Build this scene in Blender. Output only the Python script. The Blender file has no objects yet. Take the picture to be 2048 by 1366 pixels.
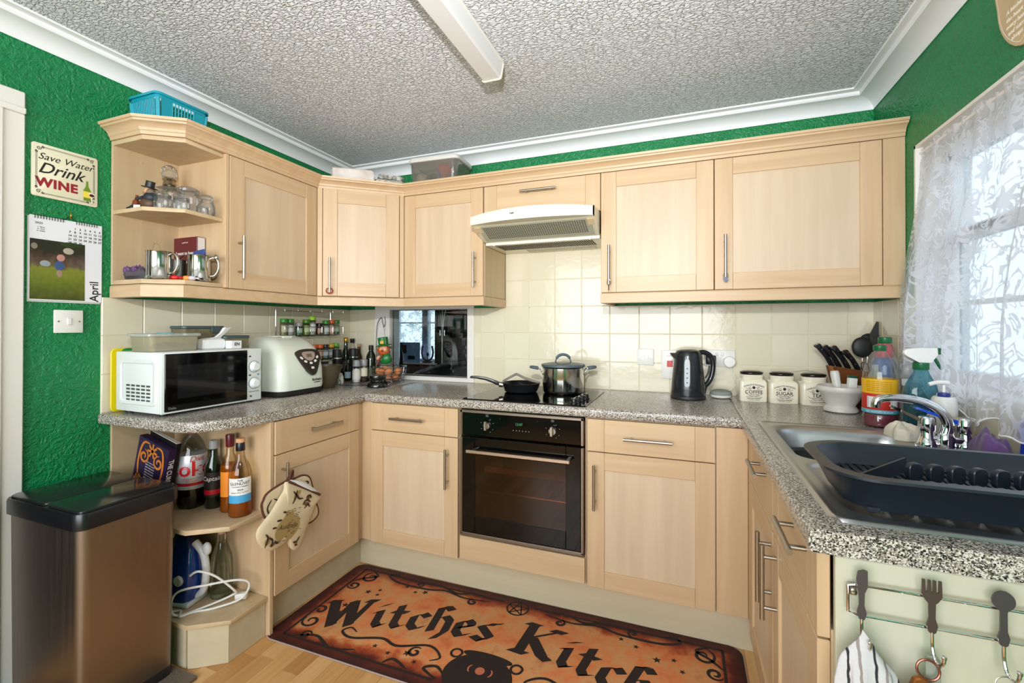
import bpy, bmesh, math, random
from mathutils import Vector, Matrix, noise
R = math.radians
random.seed(7)
sc = bpy.context.scene
COL = sc.collection

# ------------------------------------------------------------------ camera
cam_d = bpy.data.cameras.new('camera')
cam = bpy.data.objects.new('camera', cam_d); COL.objects.link(cam)
cam.location = (2.1759, -2.5348, 1.2577)
cam.rotation_euler = (R(90.346), R(-0.0624), R(20.9544))
cam_d.sensor_width = 36.0
cam_d.lens = 905.85 / 2048 * 36
cam_d.shift_y = -(683 - 648.754) / 2048
cam_d.clip_start = 0.02
sc.camera = cam

# ------------------------------------------------------------------ world, lights, exposure
w = bpy.data.worlds.new('world'); sc.world = w
w.use_nodes = True
bg = w.node_tree.nodes['Background']
bg.inputs['Color'].default_value = (0.80, 0.90, 1.0, 1)
bg.inputs['Strength'].default_value = 3.0
def area(name, loc, target, sx, sy, power, col=(1, 1, 1)):
    l = bpy.data.lights.new(name, 'AREA'); l.shape = 'RECTANGLE'; l.size = sx; l.size_y = sy
    l.energy = power; l.color = col
    o = bpy.data.objects.new(name, l); COL.objects.link(o); o.location = loc
    o.rotation_euler = (Vector(target) - Vector(loc)).to_track_quat('-Z', 'Y').to_euler()
    return o
area('rear_fill_light', (1.45, -4.12, 1.40), (1.3, -.3, 1.15), 2.3, 1.45, 78, (.97, .985, 1.0))  # added area light behind the viewer, main soft fill of the room
wp = area('kitchen_window_portal', (3.16, -1.02, 1.50), (1.6, -1.02, 1.50), 1.26, 0.88, 10)
wp.data.cycles.is_portal = True
fl = bpy.data.lights.new('bounced_camera_flash', 'SPOT'); fl.energy = 150; fl.shadow_soft_size = 0.02; fl.color = (1, .985, .97)
fl.spot_size = R(125); fl.spot_blend = 1.0
flo = bpy.data.objects.new('bounced_camera_flash', fl); COL.objects.link(flo); flo.location = (2.10, -2.56, 1.70)
flo.rotation_euler = (Vector((1.25, -.6, 2.45)) - flo.location).to_track_quat('-Z', 'Y').to_euler()
vs = sc.view_settings
vs.view_transform = 'Standard'; vs.look = 'None'; vs.gamma = 1.0; vs.exposure = -0.08
vs.use_curve_mapping = False
try:
    sc.cycles.use_denoising = True
    sc.cycles.max_bounces = 10; sc.cycles.transparent_max_bounces = 24
    sc.cycles.caustics_reflective = False; sc.cycles.caustics_refractive = False
    sc.cycles.sample_clamp_indirect = 6.0
except Exception:
    pass

# ------------------------------------------------------------------ mesh helpers
class MB:
    """collects shapes into one bmesh; build() links it as one object"""
    def __init__(s): s.bm = bmesh.new(); s.mi = 0
    def _tail(s, vs0, fs0, M):
        s.bm.verts.ensure_lookup_table()
        nv = [v for v in s.bm.verts if v not in vs0] if M is not None else []
        if M is not None: bmesh.ops.transform(s.bm, matrix=M, verts=nv)
        return s
    def poly(s, pts, faces, M=None):
        v = [s.bm.verts.new(M @ Vector(p) if M is not None else p) for p in pts]
        out = []
        for f in faces:
            try:
                fc = s.bm.faces.new([v[i] for i in f]); fc.material_index = s.mi; out.append(fc)
            except ValueError: pass
        return v, out
    def box(s, x0, x1, y0, y1, z0, z1, bev=0.0, seg=1, M=None):
        if x0 > x1: x0, x1 = x1, x0
        if y0 > y1: y0, y1 = y1, y0
        if z0 > z1: z0, z1 = z1, z0
        P = [(x0,y0,z0),(x1,y0,z0),(x1,y1,z0),(x0,y1,z0),(x0,y0,z1),(x1,y0,z1),(x1,y1,z1),(x0,y1,z1)]
        v, f = s.poly(P, [(0,3,2,1),(4,5,6,7),(0,1,5,4),(1,2,6,5),(2,3,7,6),(3,0,4,7)], M)
        if bev: s._bev(f, bev, seg)
        return s
    def _bev(s, faces, bev, seg, edges=None):
        if edges is None:
            edges = list({e for f in faces for e in f.edges})
        bmesh.ops.bevel(s.bm, geom=edges, offset=bev, segments=seg, profile=.5, affect='EDGES', clamp_overlap=True)
    def prism(s, pl, z0, z1, bev=0.0, seg=1, M=None, topbev=None):
        n = len(pl)
        P = [(x, y, z0) for x, y in pl] + [(x, y, z1) for x, y in pl]
        F = [tuple(range(n-1, -1, -1)), tuple(range(n, 2*n))] + [(i, (i+1) % n, n+(i+1) % n, n+i) for i in range(n)]
        v, f = s.poly(P, F, M)
        if bev:
            if topbev:
                ed = list({e for ff in f[1:2] for e in ff.edges} | {e for ff in f[0:1] for e in ff.edges})
                s._bev(f, bev, seg, ed)
            else: s._bev(f, bev, seg)
        return s
    def lathe(s, prof, n=24, M=None, sx=1.0, sy=1.0):
        rings = []
        for r, z in prof:
            rings.append([(r*sx*math.cos(2*math.pi*k/n), r*sy*math.sin(2*math.pi*k/n), z) for k in range(n)])
        return s.loft(rings, M, cap0=prof[0][0] > 1e-5, cap1=prof[-1][0] > 1e-5)
    def loft(s, rings, M=None, cap0=True, cap1=True, closed=True):
        n = len(rings[0]); P = [p for r in rings for p in r]; F = []
        for i in range(len(rings)-1):
            for k in range(n if closed else n-1):
                a = i*n+k; b = i*n+(k+1) % n
                F.append((a, b, b+n, a+n))
        if cap0: F.append(tuple(range(n-1, -1, -1)))
        if cap1: F.append(tuple((len(rings)-1)*n+k for k in range(n)))
        s.poly(P, F, M)
        return s
    def tube(s, pts, r, n=8, closed=False, M=None, cap=True):
        pts = [Vector(p) for p in pts]; m = len(pts)
        rr = r if isinstance(r, (list, tuple)) else [r]*m
        rings = []; up = None
        for i, p in enumerate(pts):
            a = pts[(i-1) % m] if (closed or i > 0) else p
            b = pts[(i+1) % m] if (closed or i < m-1) else p
            t = (b-a)
            if t.length < 1e-9: t = Vector((0, 0, 1))
            t.normalize()
            if up is None:
                up = Vector((0, 0, 1)) if abs(t.z) < .9 else Vector((1, 0, 0))
            side = t.cross(up)
            if side.length < 1e-6: side = t.cross(Vector((1, .3, .2)))
            side.normalize(); up = side.cross(t).normalized()
            rings.append([tuple(p + (side*math.cos(2*math.pi*k/n) + up*math.sin(2*math.pi*k/n))*rr[i]) for k in range(n)])
        if closed: rings.append(rings[0])
        return s.loft(rings, M, cap0=cap and not closed, cap1=cap and not closed)
    def sphere(s, c, r, nu=16, nv=10, M=None, deform=None):
        if not isinstance(r, (tuple, list)): r = (r, r, r)
        rings = []
        for j in range(nv+1):
            a = -math.pi/2 + math.pi*j/nv
            ca = max(math.cos(a), 1e-4)
            ring = []
            for k in range(nu):
                d = Vector((ca*math.cos(2*math.pi*k/nu), ca*math.sin(2*math.pi*k/nu), math.sin(a)))
                q = 1.0 if deform is None else deform(d)
                ring.append((c[0]+r[0]*d.x*q, c[1]+r[1]*d.y*q, c[2]+r[2]*d.z*q))
            rings.append(ring)
        return s.loft(rings, M)
    def grid(s, fn, nu, nv, M=None):
        P = [fn(i/nu, j/nv) for j in range(nv+1) for i in range(nu+1)]
        F = [(j*(nu+1)+i, j*(nu+1)+i+1, (j+1)*(nu+1)+i+1, (j+1)*(nu+1)+i) for j in range(nv) for i in range(nu)]
        s.poly(P, F, M); return s
    def mesh(s, name, mats, smooth=True, ang=35, weld=True):
        if weld: bmesh.ops.remove_doubles(s.bm, verts=s.bm.verts, dist=1e-6)
        bmesh.ops.recalc_face_normals(s.bm, faces=s.bm.faces)
        me = bpy.data.meshes.new(name); s.bm.to_mesh(me); s.bm.free()
        for m in (mats if isinstance(mats, (list, tuple)) else [mats]): me.materials.append(m)
        if smooth:
            me.shade_smooth(); me.set_sharp_from_angle(angle=R(ang))
        return me
    def build(s, name, mats, parent=None, smooth=True, ang=35, loc=None, weld=True):
        return link(name, s.mesh(name, mats, smooth, ang, weld), parent, loc)

def link(name, me, parent=None, loc=None):
    o = bpy.data.objects.new(name, me); COL.objects.link(o)
    if parent is not None: o.parent = parent
    if loc is not None: o.location = loc
    return o
def thing(name, label, cat, loc=(0, 0, 0), rz=0.0, group=None):
    o = bpy.data.objects.new(name, None); COL.objects.link(o)
    o.empty_display_size = .05
    o.location = loc; o.rotation_euler = (0, 0, rz)
    return tag(o, label, cat, group)
def tag(o, label, cat, group=None):
    o['label'] = label; o['category'] = cat
    if group: o['group'] = group
    return o
def struct(o): o['kind'] = 'structure'; return o
def T(x=0, y=0, z=0): return Matrix.Translation((x, y, z))
def RX(a): return Matrix.Rotation(R(a), 4, 'X')
def RY(a): return Matrix.Rotation(R(a), 4, 'Y')
def RZ(a): return Matrix.Rotation(R(a), 4, 'Z')
def spline(pts, n=8, closed=False):
    P = [Vector(p) for p in pts]; m = len(P); out = []
    for i in range(m if closed else m-1):
        if closed: a, b, c, d = P[(i-1) % m], P[i], P[(i+1) % m], P[(i+2) % m]
        else: a, b, c, d = P[max(i-1, 0)], P[i], P[i+1], P[min(i+2, m-1)]
        for k in range(n):
            t = k/n
            out.append(.5*((2*b) + (c-a)*t + (2*a-5*b+4*c-d)*t*t + (3*b-a-3*c+d)*t**3))
    if not closed: out.append(P[-1])
    return out
def rrect(x0, x1, y0, y1, r, n=5):
    out = []
    for cx, cy, a0 in ((x1-r, y0+r, -90), (x1-r, y1-r, 0), (x0+r, y1-r, 90), (x0+r, y0+r, 180)):
        for k in range(n+1):
            a = R(a0 + 90*k/n); out.append((cx+r*math.cos(a), cy+r*math.sin(a)))
    return out
def text(parent, s, size, m, M, align='CENTER', name='lettering', shear=0.0, bold=0.0, sx=1.0, sp=1.0, ext=.0003):
    cu = bpy.data.curves.new('t', 'FONT'); cu.body = s; cu.size = size; cu.align_x = align; cu.align_y = 'CENTER'
    cu.shear = shear; cu.offset = bold*size; cu.extrude = ext; cu.space_character = sp; cu.resolution_u = 3
    ob = bpy.data.objects.new('t', cu); COL.objects.link(ob)
    me = bpy.data.meshes.new_from_object(ob)
    bpy.data.objects.remove(ob); bpy.data.curves.remove(cu)
    me.transform(M @ Matrix.Diagonal((sx, 1, 1, 1)))
    me.materials.clear(); me.materials.append(m)
    return link(name, me, parent)
def pen(strokes, wd, ang=40.0, M=None, mb=None, z=0.0, th=.0004, taper=False):
    """broad-nib pen: every stroke is a list of 2-D points, swept with a nib of width wd held at angle ang (or round nib when ang is None)"""
    mb = mb or MB()
    for st in strokes:
        st = [Vector((p[0], p[1], 0)) for p in st]; L = []; Rr = []
        for i, p in enumerate(st):
            t = (st[min(i+1, len(st)-1)] - st[max(i-1, 0)])
            if t.length < 1e-9: continue
            t.normalize(); nrm = Vector((-t.y, t.x, 0))
            k = wd
            if taper:
                f = i/(len(st)-1); k = wd*(.25 + .75*math.sin(math.pi*min(max(f, .0), 1.0))**.6)
            if ang is None: o = nrm*k/2
            else:
                o = Vector((math.cos(R(ang)), math.sin(R(ang)), 0))*k/2 + nrm*k*.10*(1 if nrm.dot(Vector((math.cos(R(ang)), math.sin(R(ang)), 0))) > 0 else -1)
            L.append(p+o); Rr.append(p-o)
        n = len(L)
        P = [(p.x, p.y, z+th) for p in L] + [(p.x, p.y, z+th) for p in Rr]
        F = [(i, i+1, n+i+1, n+i) for i in range(n-1)]
        mb.poly(P, F, M)
    return mb

# ------------------------------------------------------------------ materials
def lin(c):
    return tuple(((v/255)/12.92 if v/255 <= .04045 else ((v/255+.055)/1.055)**2.4) for v in c) + (1.0,)
def newmat(name):
    m = bpy.data.materials.new(name); m.use_nodes = True
    nt = m.node_tree; return m, nt, nt.nodes['Principled BSDF'], nt.nodes['Material Output']
def N(nt, t, **kw):
    n = nt.nodes.new(t)
    for k, v in kw.items():
        if k in n.inputs.keys(): n.inputs[k].default_value = v
        else: setattr(n, k, v)
    return n
def coords(nt, scale=(1, 1, 1), rnd=False):
    tc = N(nt, 'ShaderNodeTexCoord'); mp = N(nt, 'ShaderNodeMapping'); mp.inputs['Scale'].default_value = scale
    nt.links.new(tc.outputs['Object'], mp.inputs['Vector'])
    if rnd:
        oi = N(nt, 'ShaderNodeObjectInfo'); mu = N(nt, 'ShaderNodeMath', operation='MULTIPLY'); mu.inputs[1].default_value = 37.0
        nt.links.new(oi.outputs['Random'], mu.inputs[0])
        cb = N(nt, 'ShaderNodeCombineXYZ')
        for k in range(3): nt.links.new(mu.outputs[0], cb.inputs[k])
        nt.links.new(cb.outputs[0], mp.inputs['Location'])
    return mp.outputs['Vector']
def ramp(nt, fac, stops, interp='LINEAR'):
    r = N(nt, 'ShaderNodeValToRGB'); r.color_ramp.interpolation = interp
    el = r.color_ramp.elements
    while len(el) < len(stops): el.new(.5)
    for e, (p, c) in zip(el, stops): e.position = p; e.color = c
    nt.links.new(fac, r.inputs['Fac']); return r.outputs['Color']
def bump(nt, p, h, strength=.3, dist=.01):
    b = N(nt, 'ShaderNodeBump'); b.inputs['Strength'].default_value = strength; b.inputs['Distance'].default_value = dist
    nt.links.new(h, b.inputs['Height']); nt.links.new(b.outputs['Normal'], p.inputs['Normal'])
def mat(name, col, rough=.5, metal=0.0, bmp=None, var=None, coat=0.0, spec=None, emit=0.0, sheen=0.0):
    m, nt, p, o = newmat(name)
    p.inputs['Base Color'].default_value = lin(col); p.inputs['Roughness'].default_value = rough
    p.inputs['Metallic'].default_value = metal; p.inputs['Coat Weight'].default_value = coat
    if spec is not None: p.inputs['Specular IOR Level'].default_value = spec
    if sheen: p.inputs['Sheen Weight'].default_value = sheen
    if emit:
        p.inputs['Emission Color'].default_value = lin(col); p.inputs['Emission Strength'].default_value = emit
    if bmp:
        nz = N(nt, 'ShaderNodeTexNoise'); nz.inputs['Scale'].default_value = bmp[0]; nz.inputs['Detail'].default_value = 3
        nt.links.new(coords(nt), nz.inputs['Vector']); bump(nt, p, nz.outputs['Fac'], bmp[1], bmp[2] if len(bmp) > 2 else .004)
    if var:
        nz = N(nt, 'ShaderNodeTexNoise'); nz.inputs['Scale'].default_value = var[0]; nz.inputs['Detail'].default_value = 4
        nt.links.new(coords(nt, rnd=True), nz.inputs['Vector'])
        c = lin(col); d = lin(var[1])
        nt.links.new(ramp(nt, nz.outputs['Fac'], [(.35, c), (.65, d)]), p.inputs['Base Color'])
    return m
def wood(name, a, b, scale=(28, 28, 1.6), rough=.42, bm_=.08):
    m, nt, p, o = newmat(name)
    v = coords(nt, scale, True)
    nz = N(nt, 'ShaderNodeTexNoise'); nz.inputs['Scale'].default_value = 1.0; nz.inputs['Detail'].default_value = 5; nz.inputs['Distortion'].default_value = .6
    nt.links.new(v, nz.inputs['Vector'])
    nt.links.new(ramp(nt, nz.outputs['Fac'], [(.28, lin(a)), (.5, lin([(x+y)/2 for x, y in zip(a, b)])), (.74, lin(b))]), p.inputs['Base Color'])
    p.inputs['Roughness'].default_value = rough
    bump(nt, p, nz.outputs['Fac'], bm_, .002)
    return m
def glass(name, tint=(255, 255, 255), gloss=.5, rough=.02, haze=0.0, hazecol=None):
    """thin clear glass or plastic: transparent + sharp reflection, with an optional milky body"""
    m, nt, p, o = newmat(name); nt.nodes.remove(p)
    tr = N(nt, 'ShaderNodeBsdfTransparent'); tr.inputs['Color'].default_value = lin(tint)
    gl = N(nt, 'ShaderNodeBsdfGlossy'); gl.inputs['Roughness'].default_value = rough
    lw = N(nt, 'ShaderNodeLayerWeight'); lw.inputs['Blend'].default_value = .28
    mu = N(nt, 'ShaderNodeMath', operation='MULTIPLY_ADD'); mu.inputs[1].default_value = gloss; mu.inputs[2].default_value = .035
    nt.links.new(lw.outputs['Fresnel'], mu.inputs[0])
    base = tr.outputs[0]
    if haze:
        df = N(nt, 'ShaderNodeBsdfDiffuse'); df.inputs['Color'].default_value = lin(hazecol or tint)
        mx = N(nt, 'ShaderNodeMixShader'); mx.inputs['Fac'].default_value = haze
        nt.links.new(tr.outputs[0], mx.inputs[1]); nt.links.new(df.outputs[0], mx.inputs[2]); base = mx.outputs[0]
    mx = N(nt, 'ShaderNodeMixShader'); nt.links.new(mu.outputs[0], mx.inputs['Fac'])
    nt.links.new(base, mx.inputs[1]); nt.links.new(gl.outputs[0], mx.inputs[2]); nt.links.new(mx.outputs[0], o.inputs['Surface'])
    return m
def steel(name, col=(190, 188, 184), rough=.28, stretch=None):
    m, nt, p, o = newmat(name)
    p.inputs['Base Color'].default_value = lin(col); p.inputs['Metallic'].default_value = 1; p.inputs['Roughness'].default_value = rough
    if stretch:
        nz = N(nt, 'ShaderNodeTexNoise'); nz.inputs['Scale'].default_value = 1; nz.inputs['Detail'].default_value = 2
        nt.links.new(coords(nt, stretch), nz.inputs['Vector'])
        mr = N(nt, 'ShaderNodeMapRange'); mr.inputs['To Min'].default_value = rough-.08; mr.inputs['To Max'].default_value = rough+.12
        nt.links.new(nz.outputs['Fac'], mr.inputs['Value']); nt.links.new(mr.outputs[0], p.inputs['Roughness'])
        bump(nt, p, nz.outputs['Fac'], .05, .001)
    return m

M_frame = wood('maple_frame', (208, 180, 145), (196, 164, 127))
M_railw = wood('maple_rail', (208, 180, 145), (196, 164, 127), (1.6, 28, 28))
M_panel = wood('maple_panel', (211, 190, 162), (198, 174, 146), (22, 22, 1.2))
M_carc = wood('maple_carcass', (203, 180, 144), (190, 164, 128), (20, 20, 1.2))
M_plinth = wood('plinth_board', (206, 194, 166), (196, 182, 152), (1.0, 14, 14))
M_endp = wood('end_panel_board', (206, 204, 184), (196, 192, 170), (12, 12, .8), .35)
M_steel = steel('brushed_nickel', (176, 168, 156), .32)
M_chrome = mat('chrome', (215, 215, 218), .06, 1.0)
M_inox = steel('polished_steel', (205, 203, 198), .12)
M_sink = steel('sink_steel', (190, 191, 192), .33, (60, 6, 60))
M_white = mat('white_gloss_paint', (232, 230, 224), .3)
M_cove = mat('white_coving_paint', (240, 242, 245), .35)
M_upvc = mat('white_upvc', (236, 238, 240), .3)
M_plas = mat('white_plastic', (232, 231, 226), .35)
M_black = mat('black_plastic', (22, 23, 26), .28)
M_blackm = mat('matt_black_plastic', (28, 28, 30), .5)
M_ink = mat('black_ink', (26, 24, 22), .6)
M_blackglass = mat('black_glass', (7, 7, 8), .05, spec=.35)
M_glass = glass('clear_glass')
M_pane = glass('window_glass', (245, 250, 252), .45)
M_cream = mat('cream_grout', (222, 214, 190), .8)

def m_tile():
    m, nt, p, o = newmat('cream_glazed_tile')
    p.inputs['Base Color'].default_value = lin((230, 222, 196)); p.inputs['Roughness'].default_value = .12
    nz = N(nt, 'ShaderNodeTexNoise'); nz.inputs['Scale'].default_value = 26; nz.inputs['Detail'].default_value = 2; nz.inputs['Distortion'].default_value = .8
    nt.links.new(coords(nt, rnd=True), nz.inputs['Vector'])
    bump(nt, p, nz.outputs['Fac'], .16, .004)
    oi = N(nt, 'ShaderNodeObjectInfo')
    nt.links.new(ramp(nt, oi.outputs['Random'], [(0, lin((226, 219, 196))), (1, lin((219, 211, 186)))]), p.inputs['Base Color'])
    return m
M_tile = m_tile()
def m_granite():
    m, nt, p, o = newmat('speckled_laminate')
    vo = N(nt, 'ShaderNodeTexVoronoi'); vo.inputs['Scale'].default_value = 470; vo.inputs['Randomness'].default_value = 1
    tc = coords(nt)
    nz = N(nt, 'ShaderNodeTexNoise'); nz.inputs['Scale'].default_value = 300; nz.inputs['Detail'].default_value = 1
    nt.links.new(tc, nz.inputs['Vector'])
    va = N(nt, 'ShaderNodeVectorMath', operation='MULTIPLY_ADD'); va.inputs[1].default_value = (.003, .003, .003)
    nt.links.new(nz.outputs['Color'], va.inputs[0]); nt.links.new(tc, va.inputs[2]); nt.links.new(va.outputs[0], vo.inputs['Vector'])
    sp = N(nt, 'ShaderNodeSeparateColor'); nt.links.new(vo.outputs['Color'], sp.inputs[0])
    nt.links.new(ramp(nt, sp.outputs[0], [(0, lin((214, 208, 198))), (.30, lin((168, 158, 146))), (.52, lin((122, 113, 103))), (.72, lin((76, 71, 67))), (.86, lin((26, 26, 28)))], 'CONSTANT'), p.inputs['Base Color'])
    p.inputs['Roughness'].default_value = .22
    bump(nt, p, sp.outputs[1], .05, .0006)
    return m
M_granite = m_granite()
def m_green():
    m, nt, p, o = newmat('green_painted_anaglypta')
    p.inputs['Roughness'].default_value = .32
    tc = coords(nt)
    nz = N(nt, 'ShaderNodeTexNoise'); nz.inputs['Scale'].default_value = 18; nz.inputs['Detail'].default_value = 2; nz.inputs['Distortion'].default_value = 3.2
    n2 = N(nt, 'ShaderNodeTexNoise'); n2.inputs['Scale'].default_value = 55; n2.inputs['Detail'].default_value = 2; n2.inputs['Distortion'].default_value = 2.5
    nt.links.new(tc, nz.inputs['Vector']); nt.links.new(tc, n2.inputs['Vector'])
    ad = N(nt, 'ShaderNodeMath', operation='MULTIPLY_ADD'); ad.inputs[1].default_value = .6
    nt.links.new(n2.outputs['Fac'], ad.inputs[0]); nt.links.new(nz.outputs['Fac'], ad.inputs[2])
    bump(nt, p, ad.outputs[0], .95, .008)
    n3 = N(nt, 'ShaderNodeTexNoise'); n3.inputs['Scale'].default_value = 3
    nt.links.new(tc, n3.inputs['Vector'])
    nt.links.new(ramp(nt, n3.outputs['Fac'], [(.3, lin((4, 122, 66))), (.7, lin((10, 134, 76)))]), p.inputs['Base Color'])
    return m
M_green = m_green()
def m_ceiling():
    m, nt, p, o = newmat('stippled_ceiling_paint')
    p.inputs['Base Color'].default_value = lin((232, 235, 240)); p.inputs['Roughness'].default_value = .38
    tc = coords(nt, (42, 74, 42))
    n0 = N(nt, 'ShaderNodeTexNoise'); n0.inputs['Scale'].default_value = .9; n0.inputs['Detail'].default_value = 2
    nt.links.new(tc, n0.inputs['Vector'])
    va = N(nt, 'ShaderNodeVectorMath', operation='MULTIPLY_ADD'); va.inputs[1].default_value = (1.6, 1.6, 1.6)
    nt.links.new(n0.outputs['Color'], va.inputs[0]); nt.links.new(tc, va.inputs[2])
    vo = N(nt, 'ShaderNodeTexVoronoi', feature='DISTANCE_TO_EDGE'); vo.inputs['Scale'].default_value = 1
    nt.links.new(va.outputs[0], vo.inputs['Vector'])
    pw = N(nt, 'ShaderNodeMapRange'); pw.inputs['From Max'].default_value = .22; pw.interpolation_type = 'SMOOTHSTEP'
    nt.links.new(vo.outputs['Distance'], pw.inputs['Value'])
    bump(nt, p, pw.outputs[0], .9, -.010)
    return m
M_ceil = m_ceiling()
def m_plank():
    m, nt, p, o = newmat('beech_laminate_strip')
    v = coords(nt, (60, 2.2, 60), True)
    nz = N(nt, 'ShaderNodeTexNoise'); nz.inputs['Scale'].default_value = 1; nz.inputs['Detail'].default_value = 5; nz.inputs['Distortion'].default_value = .5
    nt.links.new(v, nz.inputs['Vector'])
    oi = N(nt, 'ShaderNodeObjectInfo')
    c1 = ramp(nt, oi.outputs['Random'], [(0, lin((188, 134, 78))), (.35, lin((214, 164, 104))), (.7, lin((226, 180, 122))), (1, lin((200, 146, 88)))])
    c2 = ramp(nt, nz.outputs['Fac'], [(.3, (1, 1, 1, 1)), (.7, (.84, .80, .76, 1))])
    mx = N(nt, 'ShaderNodeMix', data_type='RGBA', blend_type='MULTIPLY'); mx.inputs[0].default_value = 1
    nt.links.new(c1, mx.inputs[6]); nt.links.new(c2, mx.inputs[7]); nt.links.new(mx.outputs[2], p.inputs['Base Color'])
    p.inputs['Roughness'].default_value = .3
    return m
M_plank = m_plank()
def m_lace():
    m, nt, p, o = newmat('white_lace_net'); nt.nodes.remove(p)
    uv = N(nt, 'ShaderNodeUVMap')
    df = N(nt, 'ShaderNodeBsdfDiffuse'); df.inputs['Color'].default_value = lin((238, 238, 242))
    tl = N(nt, 'ShaderNodeBsdfTranslucent'); tl.inputs['Color'].default_value = lin((240, 240, 246))
    mx = N(nt, 'ShaderNodeMixShader'); mx.inputs[0].default_value = .62
    nt.links.new(df.outputs[0], mx.inputs[1]); nt.links.new(tl.outputs[0], mx.inputs[2])
    tr = N(nt, 'ShaderNodeBsdfTransparent')
    # floral motif: petals around jittered voronoi centres, plus curling tendrils
    def vec(sc_):
        mp = N(nt, 'ShaderNodeMapping'); mp.inputs['Scale'].default_value = sc_; nt.links.new(uv.outputs[0], mp.inputs['Vector']); return mp.outputs[0]
    vo = N(nt, 'ShaderNodeTexVoronoi'); vo.inputs['Scale'].default_value = 9; nt.links.new(vec((1, 1, 1)), vo.inputs['Vector'])
    sv = N(nt, 'ShaderNodeVectorMath', operation='SUBTRACT')
    sp9 = N(nt, 'ShaderNodeVectorMath', operation='SCALE'); sp9.inputs['Scale'].default_value = 9
    nt.links.new(vec((1, 1, 1)), sp9.inputs[0]); nt.links.new(sp9.outputs[0], sv.inputs[0])
    ps = N(nt, 'ShaderNodeVectorMath', operation='SCALE'); ps.inputs['Scale'].default_value = 9
    nt.links.new(vo.outputs['Position'], ps.inputs[0]); nt.links.new(ps.outputs[0], sv.inputs[1])
    sx = N(nt, 'ShaderNodeSeparateXYZ'); nt.links.new(sv.outputs[0], sx.inputs[0])
    at = N(nt, 'ShaderNodeMath', operation='ARCTAN2'); nt.links.new(sx.outputs[1], at.inputs[0]); nt.links.new(sx.outputs[0], at.inputs[1])
    mu = N(nt, 'ShaderNodeMath', operation='MULTIPLY'); mu.inputs[1].default_value = 7; nt.links.new(at.outputs[0], mu.inputs[0])
    cs = N(nt, 'ShaderNodeMath', operation='COSINE'); nt.links.new(mu.outputs[0], cs.inputs[0])
    ma = N(nt, 'ShaderNodeMath', operation='MULTIPLY_ADD'); ma.inputs[1].default_value = .10; ma.inputs[2].default_value = .30; nt.links.new(cs.outputs[0], ma.inputs[0])
    lt = N(nt, 'ShaderNodeMath', operation='LESS_THAN'); nt.links.new(vo.outputs['Distance'], lt.inputs[0]); nt.links.new(ma.outputs[0], lt.inputs[1])
    wv = N(nt, 'ShaderNodeTexNoise'); wv.inputs['Scale'].default_value = 11; wv.inputs['Detail'].default_value = 2; wv.inputs['Distortion'].default_value = 2.2
    nt.links.new(vec((1, 1, 1)), wv.inputs['Vector'])
    r1 = ramp(nt, wv.outputs['Fac'], [(.455, (0, 0, 0, 1)), (.475, (1, 1, 1, 1)), (.535, (1, 1, 1, 1)), (.555, (0, 0, 0, 1))])
    mxm = N(nt, 'ShaderNodeMath', operation='MAXIMUM'); nt.links.new(lt.outputs[0], mxm.inputs[0]); nt.links.new(r1, mxm.inputs[1])
    fac = N(nt, 'ShaderNodeMapRange'); fac.inputs['To Min'].default_value = .45; fac.inputs['To Max'].default_value = .92
    nt.links.new(mxm.outputs[0], fac.inputs['Value'])
    m2 = N(nt, 'ShaderNodeMixShader'); nt.links.new(fac.outputs[0], m2.inputs[0]); nt.links.new(tr.outputs[0], m2.inputs[1]); nt.links.new(mx.outputs[0], m2.inputs[2])
    nt.links.new(m2.outputs[0], o.inputs['Surface'])
    return m
M_lace = m_lace()
def m_rug():
    m, nt, p, o = newmat('printed_rug_ground')
    tc = N(nt, 'ShaderNodeTexCoord')
    sx = N(nt, 'ShaderNodeSeparateXYZ'); nt.links.new(tc.outputs['Object'], sx.inputs[0])
    nz = N(nt, 'ShaderNodeTexNoise'); nz.inputs['Scale'].default_value = 7; nz.inputs['Detail'].default_value = 6; nz.inputs['Roughness'].default_value = .65
    nt.links.new(tc.outputs['Object'], nz.inputs['Vector'])
    def edge(out, half):
        a = N(nt, 'ShaderNodeMath', operation='ABSOLUTE'); nt.links.new(out, a.inputs[0])
        b = N(nt, 'ShaderNodeMath', operation='SUBTRACT'); b.inputs[0].default_value = half; nt.links.new(a.outputs[0], b.inputs[1]); return b.outputs[0]
    mn = N(nt, 'ShaderNodeMath', operation='MINIMUM'); nt.links.new(edge(sx.outputs[0], .905), mn.inputs[0]); nt.links.new(edge(sx.outputs[1], .302), mn.inputs[1])
    ad = N(nt, 'ShaderNodeMath', operation='MULTIPLY_ADD'); ad.inputs[1].default_value = .16; ad.inputs[2].default_value = -.08; nt.links.new(nz.outputs['Fac'], ad.inputs[0])
    s2 = N(nt, 'ShaderNodeMath', operation='ADD'); nt.links.new(mn.outputs[0], s2.inputs[0]); nt.links.new(ad.outputs[0], s2.inputs[1])
    c1 = ramp(nt, nz.outputs['Fac'], [(.3, lin((196, 92, 52))), (.45, lin((214, 128, 74))), (.58, lin((206, 150, 98))), (.72, lin((190, 106, 60)))])
    c2 = ramp(nt, s2.outputs[0], [(0, lin((58, 20, 14))), (.045, lin((110, 48, 30))), (.075, lin((196, 140, 110))), (.11, (1, 1, 1, 1))])
    mx = N(nt, 'ShaderNodeMix', data_type='RGBA', blend_type='MULTIPLY'); mx.inputs[0].default_value = 1
    nt.links.new(c1, mx.inputs[6]); nt.links.new(c2, mx.inputs[7]); nt.links.new(mx.outputs[2], p.inputs['Base Color'])
    p.inputs['Roughness'].default_value = .75
    n2 = N(nt, 'ShaderNodeTexNoise'); n2.inputs['Scale'].default_value = 600; nt.links.new(tc.outputs['Object'], n2.inputs['Vector']); bump(nt, p, n2.outputs['Fac'], .2, .001)
    return m
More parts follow.
